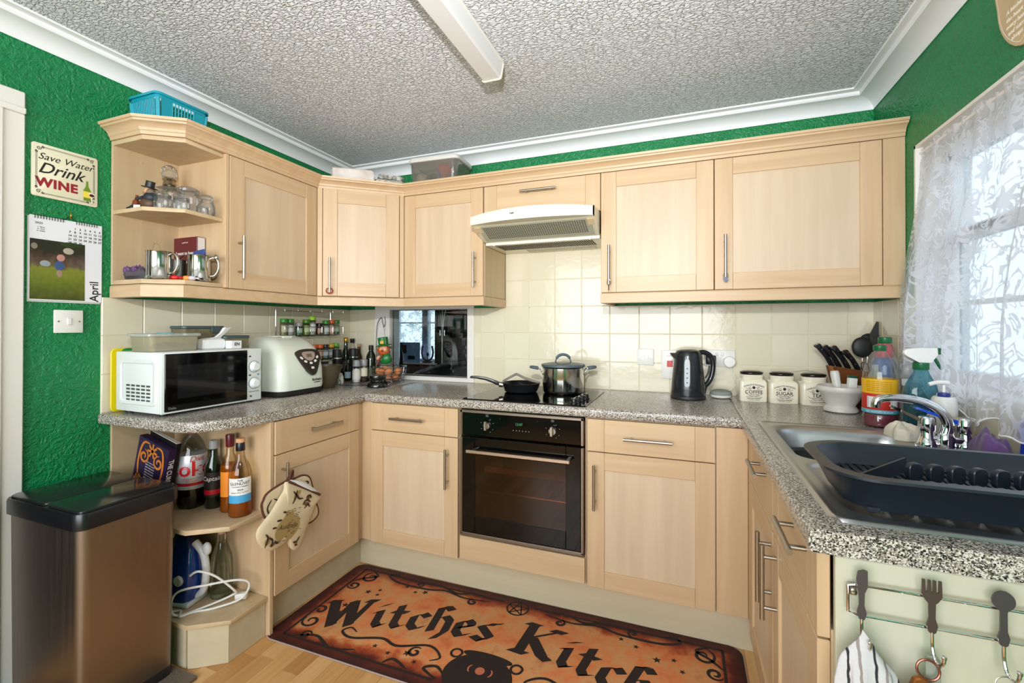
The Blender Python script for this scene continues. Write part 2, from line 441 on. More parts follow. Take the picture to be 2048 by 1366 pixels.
M_rug = m_rug()

# ------------------------------------------------------------------ the room
W = 2.986; ZC = 2.33; YB = -4.2; WT = 0.912
# floor: sub-floor slab with beech strips as planks
fl_o = struct(MB().box(-.12, W+.12, YB-.1, .12, -.06, -.004).build('floor', mat('subfloor', (120, 84, 50), .7)))
fl_o['label'] = 'beech strip laminate floor'
pm = {}
def plank(x0, x1, y0, y1):
    k = (round(x1-x0, 4), round(y1-y0, 4))
    if k not in pm:
        pm[k] = MB().box(0, k[0], 0, k[1], -.004, 0, .0006).mesh('plank', M_plank)
    link('plank', pm[k], fl_o, (x0, y0, 0))
pw = .0724; i = 0; x = .6495 - pw*2
rs = random.Random(3)
while x < 2.40:
    y = -2.55 + rs.random()*.3
    plank(x+.0004, x+pw-.0004, -2.6, y-.0004)
    while y < -.56:
        L = rs.choice((.31, .37, .43)); y1 = min(y+L, -.54)
        plank(x+.0004, x+pw-.0004, y+.0004, y1-.0004); y = y1
    x += pw
rest = MB()
for (a, b, c, d) in ((0, .6495-pw*2, -2.6, 0), (x, W, -2.6, 0), (0, W, YB, -2.6), (.6495-pw*2, x, -.54, 0)):
    rest.box(a, b, c, d, -.004, -.0002)
ro = rest.build('floor_laminate', M_plank, fl_o); ro['kind'] = 'stuff'

ceil = struct(MB().box(-.12, W+.12, YB-.1, .12, ZC, ZC+.06).build('ceiling', M_ceil)); ceil['label'] = 'white stippled textured ceiling'

# back wall with the serving-hatch opening, left wall with door opening, right wall with window opening
HX0, HX1, HZ0, HZ1 = .255, .94, .915, 1.40
wb = MB()
wb.box(-.12, HX0, 0, .10, 0, ZC); wb.box(HX1, W+.12, 0, .10, 0, ZC); wb.box(HX0, HX1, 0, .10, 0, HZ0); wb.box(HX0, HX1, 0, .10, HZ1, ZC)
wall_back = struct(wb.build('wall_back', M_green)); wall_back['label'] = 'green embossed back wall'
DY0, DY1, DZ = -1.745, -2.56, 2.0
wl = MB()
wl.box(-.12, 0, DY0, 0, 0, ZC); wl.box(-.12, 0, YB, DY1, 0, ZC); wl.box(-.12, 0, DY1, DY0, DZ, ZC)
wall_left = struct(wl.build('wall_left', M_green)); wall_left['label'] = 'green embossed left wall'
WY0, WY1, WZ0, WZ1 = -.385, -1.66, 1.06, 1.945
wr = MB()
wr.box(W, W+.14, WY0, 0, 0, ZC); wr.box(W, W+.14, YB, WY1, 0, ZC); wr.box(W, W+.14, WY1, WY0, 0, WZ0); wr.box(W, W+.14, WY1, WY0, WZ1, ZC)
wall_right = struct(wr.build('wall_right', M_green)); wall_right['label'] = 'green embossed right wall'
wf = MB()
wf.box(-.12, .35, YB-.1, YB, 0, ZC); wf.box(2.75, W+.12, YB-.1, YB, 0, ZC); wf.box(.35, 2.75, YB-.1, YB, 0, .65); wf.box(.35, 2.75, YB-.1, YB, 2.2, ZC)
wall_front = struct(wf.build('wall_front', mat('cream_wall', (226, 218, 200), .6))); wall_front['label'] = 'cream wall behind the viewer'

# coving
def cove(name, pts, prof):
    """sweep prof (distance from wall, z) along a polyline with mitred inward normals"""
    rings = []
    for (px, py, nx, ny) in pts:
        rings.append([(px+nx*d, py+ny*d, z) for d, z in prof])
    return struct(MB().loft(rings, closed=False, cap0=False, cap1=False).build(name, M_cove, ang=25))
cp = [(0, 2.262)] + [(.004, 2.262)] + [(.006+.064*(1-math.cos(R(a))), 2.264+.040*math.sin(R(a))) for a in range(0, 91, 10)] + [(.072, 2.304), (.074, 2.312), (.084, 2.312), (.086, 2.318), (.104, 2.322), (.108, 2.3299)]
cp = [(0, 2.262)] + [(.003, 2.260)] + [(.003+.063*(1-math.cos(R(a))), 2.262+.044*math.sin(R(a))) for a in range(10, 91, 10)] + [(.074, 2.306), (.078, 2.312), (.079, 2.322), (.106, 2.3235), (.108, 2.3299)]
cove('trim_1', [(0, YB, 1, 0), (0, 0, 1, -1)], cp)
cove('trim_2', [(0, 0, 1, -1), (W, 0, -1, -1)], cp)
cove('trim_3', [(W, 0, -1, -1), (W, YB, -1, 0)], cp)

# tiles: each one an object of its own, child of its wall
tm = {}
def tile(wall, side, a0, a1, z0, z1):
    g = .0015; t = .007
    k = (round(a1-a0, 3), round(z1-z0, 3))
    if k[0] < .012 or k[1] < .012: return
    if k not in tm: tm[k] = MB().box(g, k[0]-g, -t, .0005, g, k[1]-g, .0020, 1).mesh('tile', M_tile, ang=12)
    o = link('tile', tm[k], wall)
    if side == 'b': o.location = (a0, 0, z0)
    elif side == 'l': o.location = (0, a0, z0); o.rotation_euler = (0, 0, R(90))
    else: o.location = (W, a1, z0); o.rotation_euler = (0, 0, R(-90))
P_ = .1568; rows = [WT, 1.0665, 1.2215, 1.3765]
xs = [1.002 + P_*k for k in range(-7, 13)]
xs = [0] + [v for v in xs if .02 < v < W-.02] + [W]
def clip_cols(lo, hi): return [lo] + [v for v in xs if lo+.012 < v < hi-.012] + [hi]
for r in range(3):
    for lo, hi in ((0, .217), (.958, W)):
        c = clip_cols(lo, hi)
        for a, b in zip(c, c[1:]): tile(wall_back, 'b', a, b, rows[r], rows[r+1])
for z0, z1 in ((1.3765, 1.5330), (1.5330, 1.690), (1.690, 1.72)):
    c = clip_cols(1.166, 1.7915)
    for a, b in zip(c, c[1:]): tile(wall_back, 'b', a, b, z0, z1)
ys = [-1.436] + [-1.2865 + P_*k for k in range(0, 9)]
ys = [v for v in ys if v < -.02] + [0]
for r in range(3):
    for a, b in zip(ys, ys[1:]): tile(wall_left, 'l', a, b, rows[r], rows[r+1])
yr = [0, -.111, -.267] + [-.267-P_*k for k in range(1, 10)]
for a, b in zip(yr, yr[1:]):
    for r in range(3):
        if b > WY0 - .001 or a > WY0: 
            bb = max(b, WY0) if r > 0 else b
            if a > bb + .01: tile(wall_right, 'r', bb, a, rows[r], rows[r+1])
            if r == 0: pass
        elif r == 0: tile(wall_right, 'r', b, a, rows[0], min(rows[1], WZ0-.004))
gm = MB().box(0, .217, -.004, 0, .9, 1.375).box(.958, W, -.004, 0, .9, 1.375).box(1.166, 1.7915, -.004, 0, 1.37, 1.72)
gm.build('grout', M_cream, wall_back)
MB().box(0, .004, -1.436, 0, .9, 1.375).build('grout', M_cream, wall_left)
MB().box(W-.004, W, WY0, 0, .9, 1.375).box(W-.004, W, -1.8, WY0, .9, WZ0-.004).build('grout', M_cream, wall_right)

# door with architrave on the left wall
ar = MB()
for a, b in ((-1.666, -1.745), (-2.56, -2.64)):
    ar.box(0, .016, b, a, 0, 2.0, .003); ar.box(0, .024, b if a > -2 else a-.022, (b+.022) if a > -2 else a, 0, 2.0, .003)
ar.box(0, .016, -2.64, -1.666, 2.0, 2.078, .003); ar.box(0, .024, -2.64, -1.666, 2.0, 2.022, .003)
ar.box(-.12, 0, -1.758, -1.745, 0, 2.0); ar.box(-.12, 0, -2.56, -2.547, 0, 2.0)
d1 = struct(ar.build('door_1', M_white)); d1['label'] = 'white architrave of the open doorway in the left wall'
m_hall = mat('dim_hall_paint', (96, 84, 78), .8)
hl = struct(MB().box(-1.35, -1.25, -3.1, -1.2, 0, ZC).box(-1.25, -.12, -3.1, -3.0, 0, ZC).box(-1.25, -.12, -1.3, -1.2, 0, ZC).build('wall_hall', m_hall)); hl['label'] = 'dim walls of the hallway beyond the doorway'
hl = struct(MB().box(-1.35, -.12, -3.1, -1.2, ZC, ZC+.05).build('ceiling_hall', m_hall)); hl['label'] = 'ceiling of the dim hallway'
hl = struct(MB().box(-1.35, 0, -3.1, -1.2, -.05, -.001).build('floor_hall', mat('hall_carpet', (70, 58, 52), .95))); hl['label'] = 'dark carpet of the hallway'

# kitchen window in the right wall
win = struct(MB().box(W+.001, W+.14, WY1, WY0, WZ1-.012, WZ1-.0005).box(W+.001, W+.14, WY0-.012, WY0-.0005, WZ0, WZ1).box(W+.001, W+.14, WY1+.0005, WY1+.012, WZ0, WZ1).build('window_1', M_white))
win['label'] = 'white framed kitchen window in the right wall'
MB().box(W-.01, W+.14, WY1, WY0, WZ0-.018, WZ0+.006, .004).build('window_sill', M_white, win)
fx0, fx1 = W+.085, W+.135
f = MB()
for y0, y1 in ((WY0-.012-.055, WY0-.012), (WY1+.012, WY1+.067), (-1.045, -.985)): f.box(fx0, fx1, y0, y1, WZ0, WZ1-.012, .004)
for z0, z1 in ((WZ0, WZ0+.05), (WZ1-.062, WZ1-.012)): f.box(fx0+.001, fx1-.001, WY1+.012, WY0-.012, z0, z1, .004)
f.build('window_frame', M_upvc, win)
f = MB()
for y0, y1 in ((-.985, -.452), (-1.593, -1.045)):
    for a, b, c, d in ((y0, y1, 1.56, 1.60), (y0, y1, 1.85, 1.883), (y0, y0+.03, 1.56, 1.883), (y1-.03, y1, 1.56, 1.883)): f.box(fx0-.012, fx1-.006, a, b, c, d, .004)
f.build('top_sash', M_upvc, win)
for y0, y1 in ((-.985, -.452), (-1.593, -1.045)):
    MB().box(fx0+.02, fx0+.026, y0, y1, WZ0+.05, 1.56).build('pane', M_pane, win)
    MB().box(fx0+.02, fx0+.026, y0+.03, y1-.03, 1.60, 1.85).build('pane', M_pane, win)
    MB().box(fx0+.0195, fx0+.0265, y0, y1, 1.335, 1.353).build('glazing_bar', M_upvc, win)
MB().box(fx0-.022, fx0-.012, -.76, -.66, 1.572, 1.59, .003).box(fx0-.03, fx0-.02, -.70, -.62, 1.575, 1.587, .003).build('window_catch', M_blackm, win)

# hatch window into the next room
h = struct(MB().box(.217, .958, -.012, .0, .9125, .935, .003).box(.217, .335, -.012, .0, .935, 1.375, .003).box(.911, .958, -.012, .0, .935, 1.375, .003).box(.217, .958, -.012, .0, 1.375, 1.43, .003).build('window_2', M_white))
h['label'] = 'white framed serving hatch window in the back wall'
MB().box(HX0+.001, .335, 0, .10, HZ0+.001, HZ1-.001).box(.911, HX1-.001, 0, .10, HZ0+.001, HZ1-.001).box(.335, .911, 0, .10, HZ0+.001, .938).box(.335, .911, 0, .10, 1.372, HZ1-.001).build('window_frame', M_upvc, h)
f = MB()
for a, b, c, d in ((.336, .910, .9385, .947), (.336, .910, 1.366, 1.3715), (.336, .343, .947, 1.366), (.903, .910, .947, 1.366)): f.box(a, b, .012, .03, c, d, .002)
f.build('bead', M_steel, h)
MB().box(.343, .903, .020, .024, .947, 1.366).build('pane', M_pane, h)

# added window behind the viewer, backing the rear fill light
rw = struct(MB().box(.35, 2.75, YB-.08, YB-.02, .65, .71, .004).box(.35, 2.75, YB-.08, YB-.02, 2.14, 2.2, .004).box(.35, .41, YB-.08, YB-.02, .71, 2.14, .004).box(2.69, 2.75, YB-.08, YB-.02, .71, 2.14, .004).box(1.52, 1.58, YB-.08, YB-.02, .71, 2.14, .004).build('added_window', M_upvc))
rw['label'] = 'added wide window behind the viewer'

# ------------------------------------------------------------------ the next room seen through the hatch
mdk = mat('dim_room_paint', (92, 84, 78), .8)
nx0, nx1, ny1 = -1.5, 1.6, 1.72
nb = MB()
for a, b, c, d in ((-1.35, -.23, .88, 1.62),):
    nb.box(nx0, a, ny1, ny1+.1, 0, ZC); nb.box(b, nx1, ny1, ny1+.1, 0, ZC); nb.box(a, b, ny1, ny1+.1, 0, c); nb.box(a, b, ny1, ny1+.1, d, ZC)
nb.box(nx0-.1, nx0, .1, ny1+.1, 0, ZC); nb.box(nx1, nx1+.1, .1, ny1+.1, 0, ZC); nb.box(nx0-.1, nx1+.1, .1, ny1+.1, ZC, ZC+.05)
nb.box(nx0, -.12, .1, .11, 0, ZC)
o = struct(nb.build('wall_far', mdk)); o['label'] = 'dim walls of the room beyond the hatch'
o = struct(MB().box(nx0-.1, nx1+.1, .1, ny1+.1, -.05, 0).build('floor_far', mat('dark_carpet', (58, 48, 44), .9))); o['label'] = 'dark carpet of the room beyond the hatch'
w4 = struct(MB().box(-1.35, -.23, ny1+.03, ny1+.08, .88, .91).box(-1.35, -.23, ny1+.03, ny1+.08, 1.58, 1.62).box(-1.35, -1.30, ny1+.03, ny1+.08, .91, 1.58).box(-.29, -.23, ny1+.03, ny1+.08, .91, 1.58).box(-.52, -.44, ny1+.03, ny1+.08, .91, 1.58).box(-1.30, -.29, ny1+.04, ny1+.07, 1.295, 1.312).box(-.84, -.825, ny1+.04, ny1+.07, .91, 1.58).build('window_4', mat('grey_blue_upvc', (150, 172, 200), .4)))
w4['label'] = 'window of the room beyond the hatch'
MB().box(-1.36, -.22, ny1-.14, ny1+.03, .862, .88, .004).build('window_sill', M_white, w4)
MB().box(-1.30, -.29, ny1+.052, ny1+.056, .91, 1.58).build('pane', M_pane, w4)

# ------------------------------------------------------------------ outside the kitchen window: the pale neighbouring home
nh = thing('neighbouring_home', 'pale neighbouring park home seen through the net curtain', 'building', (6.2, -.6, 0))
m_side = mat('pale_cladding', (232, 234, 236), .7)
MB().box(0, 3, -5, 5, -.4, 2.0).build('wall', m_side, nh)
for z in (.0, .3, .6, .9, 1.2, 1.5): MB().box(-.012, 0, -5, 5, z, z+.29, .004).build('cladding_board', m_side, nh)
for y in (-2.6, -.4, 1.8):
    wo = MB().box(-.03, -.012, y, y+1.1, .9, 1.7).build('window', M_upvc, nh); MB().box(-.034, -.03, y+.06, y+1.04, .96, 1.64).build('pane', mat('dark_pane', (90, 104, 120), .1), wo)
MB().prism([(-.25, 1.95), (3.25, 1.95), (1.5, 2.6)], -5.2, 5.2, M=RX(90) @ T(0, 0, 0)).build('roof', mat('grey_roof', (150, 150, 152), .8), nh)
gd = struct(MB().box(W+.14, 12, -8, 8, -.5, -.4).build('ground', mat('gravel_outside', (196, 190, 180), .9))); gd['label'] = 'pale ground outside the window'
gd2 = struct(MB().box(-8, 8, ny1+.1, 12, -.5, -.4).build('ground_far', mat('grass_outside', (150, 170, 120), .9))); gd2['label'] = 'ground outside the far window'

# ------------------------------------------------------------------ kitchen units
hm = {}
def handle(parent, x, z, L, vert=True, y=-.02):
    k = (L, vert)
    if k not in hm:
        b = MB(); s_ = .032
        a = (0, -s_, -L/2) if vert else (-L/2, -s_, 0); c = (0, -s_, L/2) if vert else (L/2, -s_, 0)
        b.tube([a, c], .0062, 12)
        for q in (-.34, .34):
            p0 = (0, 0, q*L) if vert else (q*L, 0, 0); p1 = (p0[0], -s_, p0[2]); b.tube([p0, p1], .005, 10)
        hm[k] = b.mesh('handle', M_steel, ang=50)
    return link('handle', hm[k], parent, (x, y, z))
ST = .073
def shaker(root, x0, x1, z0, z1, y=0.0, hnd=None, panel=None):
    """framed door: centre panel with stiles, rails and a bar handle as its sub-parts; front faces -y"""
    g = .0015; x0 += g; x1 -= g; z0 += g; z1 -= g
    d = MB().box(x0+ST-.006, x1-ST+.006, y-.013, y-.003, z0+ST-.006, z1-ST+.006).build('door', panel or M_panel, root)
    MB().box(x0, x0+ST, y-.02, y, z0, z1, .0016).build('stile', M_frame, d)
    MB().box(x1-ST, x1, y-.02, y, z0, z1, .0016).build('stile', M_frame, d)
    MB().box(x0+ST+.0004, x1-ST-.0004, y-.0196, y, z0, z0+ST, .0012).build('rail', M_railw, d)
    MB().box(x0+ST+.0004, x1-ST-.0004, y-.0196, y, z1-ST, z1, .0012).build('rail', M_railw, d)
    if hnd: handle(d, hnd[0], hnd[1], hnd[2], hnd[3] if len(hnd) > 3 else True, y-.02)
    return d
def drawer(root, x0, x1, z0, z1, y=0.0, hnd=None):
    g = .0015; x0 += g; x1 -= g; z0 += g; z1 -= g
    d = MB().box(x0+ST+.0004, x1-ST-.0004, y-.0196, y, z0, z1, .0012).build('drawer_front', M_railw, root)
    MB().box(x0, x0+ST, y-.02, y, z0, z1, .0016).build('stile', M_frame, d)
    MB().box(x1-ST, x1, y-.02, y, z0, z1, .0016).build('stile', M_frame, d)
    if hnd: handle(d, hnd[0], hnd[1], hnd[2], False, y-.02)
    return d
UB, UT = 1.425, 2.01
HZ = 1.567; HL = .188
G_up = 'maple wall cabinets'; G_b = 'maple base cabinets'
def carcass(root, w, dep, z0, z1, name='carcass', m=None):
    return MB().box(.001, w-.001, 0.0006, dep, z0, z1, .001).build(name, m or M_carc, root)

# left wall: open end shelf + door unit
LUX = .297
op = thing('open_shelf_unit', 'angled open end shelf unit of the wall cabinets', 'shelf unit', (0, 0, 0))
def endpoly(x1, yw, ya, yb, cx): return [(.012, yw), (x1, yw), (x1, ya), (cx, yb), (.012, yb)]
sh = [(.014, -1.150), (.300, -1.150), (.315, -1.318), (.195, -1.404), (.014, -1.404)]
def rev(p): return p[::-1]
for z0, z1, nm in ((1.427, 1.445, 'base_shelf'), (1.712, 1.728, 'shelf'), (1.992, 2.0095, 'top_board')):
    MB().prism(rev(sh), z0, z1, .0012).build(nm, M_carc, op)
MB().box(.002, .0135, -1.405, -1.134, 1.427, 2.0095, .001).build('back_panel', M_carc, op)
MB().box(.002, .317, -1.1495, -1.134, 1.427, 2.0095, .001).build('side_panel', M_frame, op)
MB().lathe([(0, .0012), (.004, .001), (.005, 0)], 12, T(.0135, -1.30, 1.955) @ RY(90)).build('screw_cover', M_carc, op)

c1 = thing('wall_cabinet', 'single door wall cabinet beside the open end shelf', 'cabinet', (LUX, -1.132, 0), R(90), G_up)
carcass(c1, .505, .292, UB, UT); shaker(c1, 0, .505, UB, UT, 0, (.045, HZ, HL))
ax, ay, bx, by = .317, -.625, .660, -.323
ang = math.atan2(by-ay, bx-ax); dl = math.hypot(bx-ax, by-ay)
nx, ny = -math.sin(ang), math.cos(ang)
c2 = thing('corner_wall_cabinet', 'diagonal corner wall cabinet with a pale panel door', 'cabinet', (ax+nx*.004, ay+ny*.004, 0), ang, G_up)
pl = [(0.004, -.626), (.290, -.626), (.318, -.612), (.640, -.330), (.655, -.305), (.655, -.004), (.004, -.004)]
iM = c2.matrix_basis.inverted()
b = MB(); b.prism(pl, UB+.001, UT, M=T(-c2.location.x, -c2.location.y, 0)); bmesh.ops.rotate(b.bm, verts=b.bm.verts, cent=(0, 0, 0), matrix=Matrix.Rotation(-ang, 3, 'Z'))
bmesh.ops.translate(b.bm, verts=b.bm.verts, vec=(0, .012, 0)); b.build('carcass', M_frame, c2)
shaker(c2, .026, dl-.026, UB, UT, 0, (.062, HZ-.03, HL))
for a, e in ((.0, .024), (dl-.024, dl)): MB().box(a, e, -.014, .004, UB, UT, .001).build('corner_post', M_frame, c2)
cb = MB()
for q in range(14):
    a = 2*math.pi*q/14; cb.sphere((.062+.016*math.cos(a), -.045+.006*math.sin(2*a), HZ-.03-.085+.014*math.sin(a)), .0045, 6, 4)
o = cb.build('bead_charm', glass('pink_beads', (240, 200, 190), .6), None); o.location = c2.location; o.rotation_euler = c2.rotation_euler
tag(o, 'small bead bracelet hanging from the corner cabinet handle', 'charm')

c3 = thing('wall_cabinet', 'single door wall cabinet above the hatch window', 'cabinet', (.662, -.303, 0), 0, G_up)
carcass(c3, .503, .298, UB, UT); shaker(c3, 0, .500, UB, UT, 0, (.500-.045, HZ, HL))
c4 = thing('hood_cabinet', 'short lift up cabinet above the cooker hood', 'cabinet', (1.166, -.303, 0), 0, G_up)
carcass(c4, .624, .298, 1.828, UT); drawer(c4, 0, .624, 1.826, UT, 0, (.31, 1.956, .19))
c5 = thing('wall_cabinet', 'single door wall cabinet right of the cooker hood', 'cabinet', (1.791, -.303, 0), 0, G_up)
carcass(c5, .505, .298, UB, UT); shaker(c5, 0, .505, UB, UT, 0, (.043, HZ-.01, HL))
c6 = thing('wall_cabinet', 'widest wall cabinet at the right end by the window', 'cabinet', (2.297, -.303, 0), 0, G_up)
carcass(c6, .686, .298, UB, UT); shaker(c6, 0, .614, UB, UT, 0, (.043, HZ+.005, HL))
MB().box(.616, .688, -.018, -.0, UB, UT, .001).build('filler_panel', M_frame, c6)
for (cx, cz, m_, lab) in ((1.791+.043, HZ-.11, M_steel, 'small beaded charm hanging from the handle right of the hood'), (2.297+.043, HZ-.10, mat('blue_charm', (24, 70, 120), .3), 'blue star charm on the handle of the widest wall cabinet')):
    b = MB().tube([(.010*math.cos(R(a)), -.004*math.sin(R(a*2)), .016+.014*math.sin(R(a))) for a in range(0, 360, 30)], .0008, 5, closed=True)
    if 'star' in lab:
        b.prism([(.013*(1 if k % 2 == 0 else .5)*math.sin(math.pi*k/5), .013*(1 if k % 2 == 0 else .5)*math.cos(math.pi*k/5)) for k in range(10)], -.002, .002, M=T(0, -.004, 0) @ RX(90))
    else:
        for k in range(4): b.sphere((0, 0, -.002-.006*k), .0036, 8, 5)
    tag(b.build('handle_charm', m_, None, loc=(cx, -.355, cz)), lab, 'charm')

# cornice swept along the tops of the wall cabinets, pelmet along the bottoms
def offs(pts, d):
    out = []
    n = len(pts)
    for i, p in enumerate(pts):
        def nrm(a, b):
            t = (Vector(b)-Vector(a)).normalized(); return Vector((t.y, -t.x))
        if i == 0: m = nrm(pts[0], pts[1])*d
        elif i == n-1: m = nrm(pts[-2], pts[-1])*d
        else:
            n1, n2 = nrm(pts[i-1], pts[i]), nrm(pts[i], pts[i+1]); h_ = (n1+n2).normalized(); m = h_*(d/max(h_.dot(n1), .3))
        out.append((p[0]+m.x, p[1]+m.y))
    return out
def sweep(name, path, prof, m, parent):
    rings = [list(zip(offs(path, d), [z]*len(path))) for d, z in prof]
    b = MB(); n = len(path)
    P = [(q[0][0], q[0][1], q[1]) for r in rings for q in r]
    F = [(i*n+k, i*n+k+1, ((i+1) % len(rings))*n+k+1, ((i+1) % len(rings))*n+k) for i in range(len(rings)) for k in range(n-1)]
    F.append([i*n for i in range(len(rings))]); F.append([i*n+n-1 for i in range(len(rings))][::-1])
    b.poly(P, F); return b.build(name, m, parent, ang=22)
line = [(.003, -1.408), (.195, -1.408), (.319, -1.322), (.319, -.622), (.664, -.325), (W-.003, -.325)]
crown = [(-.05, 2.0105), (.002, 2.0105), (.004, 2.022), (.008, 2.026), (.010, 2.034), (.016, 2.042), (.028, 2.050), (.034, 2.0515), (.036, 2.058), (.042, 2.060), (.044, 2.070), (-.05, 2.070)]
co = thing('cornice', 'stepped maple cornice running along the tops of the wall cabinets', 'cornice', (0, 0, 0))
sweep('moulding', line, crown, M_railw, co)
pe = thing('pelmet', 'maple pelmet under the left and corner wall cabinets', 'pelmet', (0, 0, 0))
pel = [(-.022, 1.4245), (-.022, 1.374), (.000, 1.374), (.004, 1.376), (.004, 1.419), (-.001, 1.4245)]
sweep('moulding', [(.003, -1.404), (.195, -1.404), (.313, -1.322), (.313, -.622), (.661, -.321), (1.163, -.321), (1.163, -.003)], pel, M_railw, pe)
pe = thing('pelmet', 'maple pelmet under the two right hand wall cabinets', 'pelmet', (0, 0, 0))
sweep('moulding', [(1.793, -.003), (1.793, -.321), (W-.003, -.321)], pel, M_railw, pe)

# base units
BZ0, DS, BZ1 = .1525, .729, .868
c = thing('base_cabinet', 'base cabinet with drawer hung with oven gloves on the left run', 'cabinet', (.585, -1.146, 0), R(90), G_b)
carcass(c, .527, .56, .15, .870); drawer(c, 0, .513, DS, BZ1, 0, (.262, .803, .19)); shaker(c, 0, .513, BZ0, DS-.001, 0, (.036, .60, .19))
MB().box(.514, .555, -.004, .002, .15, .870, .001).build('corner_post', M_frame, c)
c = thing('base_cabinet', 'base cabinet with drawer left of the oven', 'cabinet', (.655, -.590, 0), 0, G_b)
carcass(c, .51, .56, .15, .870); drawer(c, .004, .509, DS, BZ1, 0, (.235, .80, .19)); shaker(c, .004, .509, BZ0, DS-.001, 0, (.456, .582, .188))
MB().box(-.066, .003, -.002, .004, .15, .870, .001).build('corner_post', M_frame, c)
c = thing('base_cabinet', 'base cabinet with drawer right of the oven', 'cabinet', (1.777, -.590, 0), 0, G_b)
carcass(c, .612, .56, .15, .870); drawer(c, .004, .508, DS, BZ1, 0, (.255, .798, .19)); shaker(c, .004, .508, BZ0, DS-.001, 0, (.040, .585, .188))
MB().box(.510, .620, -.016, .004, .1525, .870, .001).build('filler_panel', M_frame, c)
# oven housing
c = thing('oven_housing', 'maple housing panel beneath the built-in oven', 'cabinet', (1.166, -.590, 0), 0)
MB().box(.001, .005, -.0, .55, .15, .87).box(.606, .6105, -.0, .55, .15, .87).box(.005, .606, .0, .55, .255, .266).build('carcass', M_frame, c)
MB().box(.006, .606, -.018, .0, .158, .268, .0015).build('lower_panel', M_railw, c)
# right run under the sink (faces -x)
def rrun(label, ya, yb, hd, hdr):
    c = thing('base_cabinet', label, 'cabinet', (2.410, ya, 0), R(-90), G_b)
    w_ = ya-yb
    carcass(c, w_, .55, .15, .735); drawer(c, 0, w_, DS-.012, BZ1, 0, (hdr, .835, .165)); shaker(c, 0, w_, BZ0, DS-.013, 0, (hd, .607, .19))
    return c
MB_ = rrun('base cabinet with drawer at the far end under the sink', -.700, -1.170, .470-.030, .305)
rrun('base cabinet with drawer at the near end under the drainer', -1.172, -1.604, .048, .297)
c = thing('corner_board', 'narrow maple corner filler between the back and sink runs', 'panel', (2.410, -.588, 0), R(-90))
MB().box(0, .110, -.012, .0, .15, .870, .001).build('board', M_frame, c)
c = thing('cabinet_end_board', 'cream end panel of the sink run', 'panel', (2.413, -1.605, 0))
MB().box(0, W-2.417, -.014, 0, .0, .870, .0015).build('board', M_endp, c)
# plinths
pt = thing('plinth', 'plinth board under the left run', 'plinth'); MB().box(.535, .551, -1.163, -.555, .001, .1495).build('board', M_plinth, pt)
pt = thing('plinth', 'plinth board under the back run', 'plinth'); MB().box(.5515, 2.45, -.5545, -.538, .001, .1495).build('board', M_plinth, pt)
for q in (1.795, 1.815): MB().lathe([(0, .001), (.005, .001), (.006, 0)], 12, T(q, -.5545, .085) @ RX(90)).build('screw_cover', M_plinth, pt)
pt = thing('plinth', 'plinth board under the sink run', 'plinth'); MB().box(2.455, 2.471, -1.604, -.5555, .001, .1495).build('board', M_plinth, pt)
# left end shelf unit
es = thing('end_shelf_unit', 'angled open shelf unit at the end of the left base run', 'shelf unit', (0, 0, 0))
MB().box(.004, .600, -1.164, -1.148, .0, .870, .001).build('side_panel', M_frame, es)
MB().box(.004, .016, -1.404, -1.165, .0, .870, .001).build('back_panel', M_carc, es)
ep = [(.017, -1.1655), (.572, -1.1655), (.572, -1.318), (.455, -1.404), (.017, -1.404)]
MB().prism(rev(ep), .487, .505, .0012).build('shelf', M_carc, es)
ep2 = [(.017, -1.1655), (.590, -1.1655), (.590, -1.325), (.468, -1.408), (.017, -1.408)]
MB().prism(rev(ep2), .145, .162, .0012).build('base_shelf', M_carc, es)
MB().prism([(.578, -1.166), (.567, -1.166), (.567, -1.322), (.578, -1.322)], .001, .1445).build('plinth_board', M_plinth, es)
MB().prism([(.578, -1.3235), (.567, -1.3235), (.462, -1.394), (.470, -1.402)], .001, .1445).build('plinth_board', M_plinth, es)
MB().box(.017, .46, -1.402, -1.394, .001, .1445).build('plinth_board', M_plinth, es)

# worktops
wl_ = thing('worktop', 'speckled laminate worktop of the left run with a clipped corner', 'worktop')
MB().prism([(.002, -.002), (.002, -1.444), (.455, -1.444), (.520, -1.418), (.572, -1.352), (.592, -1.28), (.606, -1.15), (.622, -.61), (.622, -.002)], WT-.040, WT, .009, 4, topbev=True).build('slab', M_granite, wl_)
wb_ = thing('worktop', 'speckled laminate worktop of the back run around the hob', 'worktop')
b = MB(); b.box(.6240, 2.3715, -.615, -.002, WT-.040, WT)
ed = [e for e in b.bm.edges if all(abs(v.co.y+.615) < 1e-6 for v in e.verts) and abs(e.verts[0].co.x-e.verts[1].co.x) > .1]
b._bev(None, .010, 4, ed); b.build('slab', M_granite, wb_)
MB().box(.6222, .6238, -.614, -.003, WT-.038, WT+.0006).build('joint_strip', M_steel, wb_)
MB().box(2.3718, 2.3734, -.614, -.003, WT-.038, WT+.0006).build('joint_strip', M_steel, wb_)
wr_ = thing('worktop', 'speckled laminate worktop of the sink run', 'worktop')
SX0, SX1, SY0, SY1 = 2.419, 2.905, -.662, -1.577
b = MB(); b.box(2.3738, 2.440, -1.622, -.002, WT-.040, WT)
ed = [e for e in b.bm.edges if all(abs(v.co.x-2.3738) < 1e-6 for v in e.verts) and abs(e.verts[0].co.y-e.verts[1].co.y) > .1]
b._bev(None, .010, 4, ed)
b.box(2.440, W-.005, -.68, -.002, WT-.040, WT); b.box(2.440, W-.005, -1.622, -1.560, WT-.040, WT); b.box(2.885, W-.005, -1.560, -.68, WT-.040, WT)
b.build('slab', M_granite, wr_)

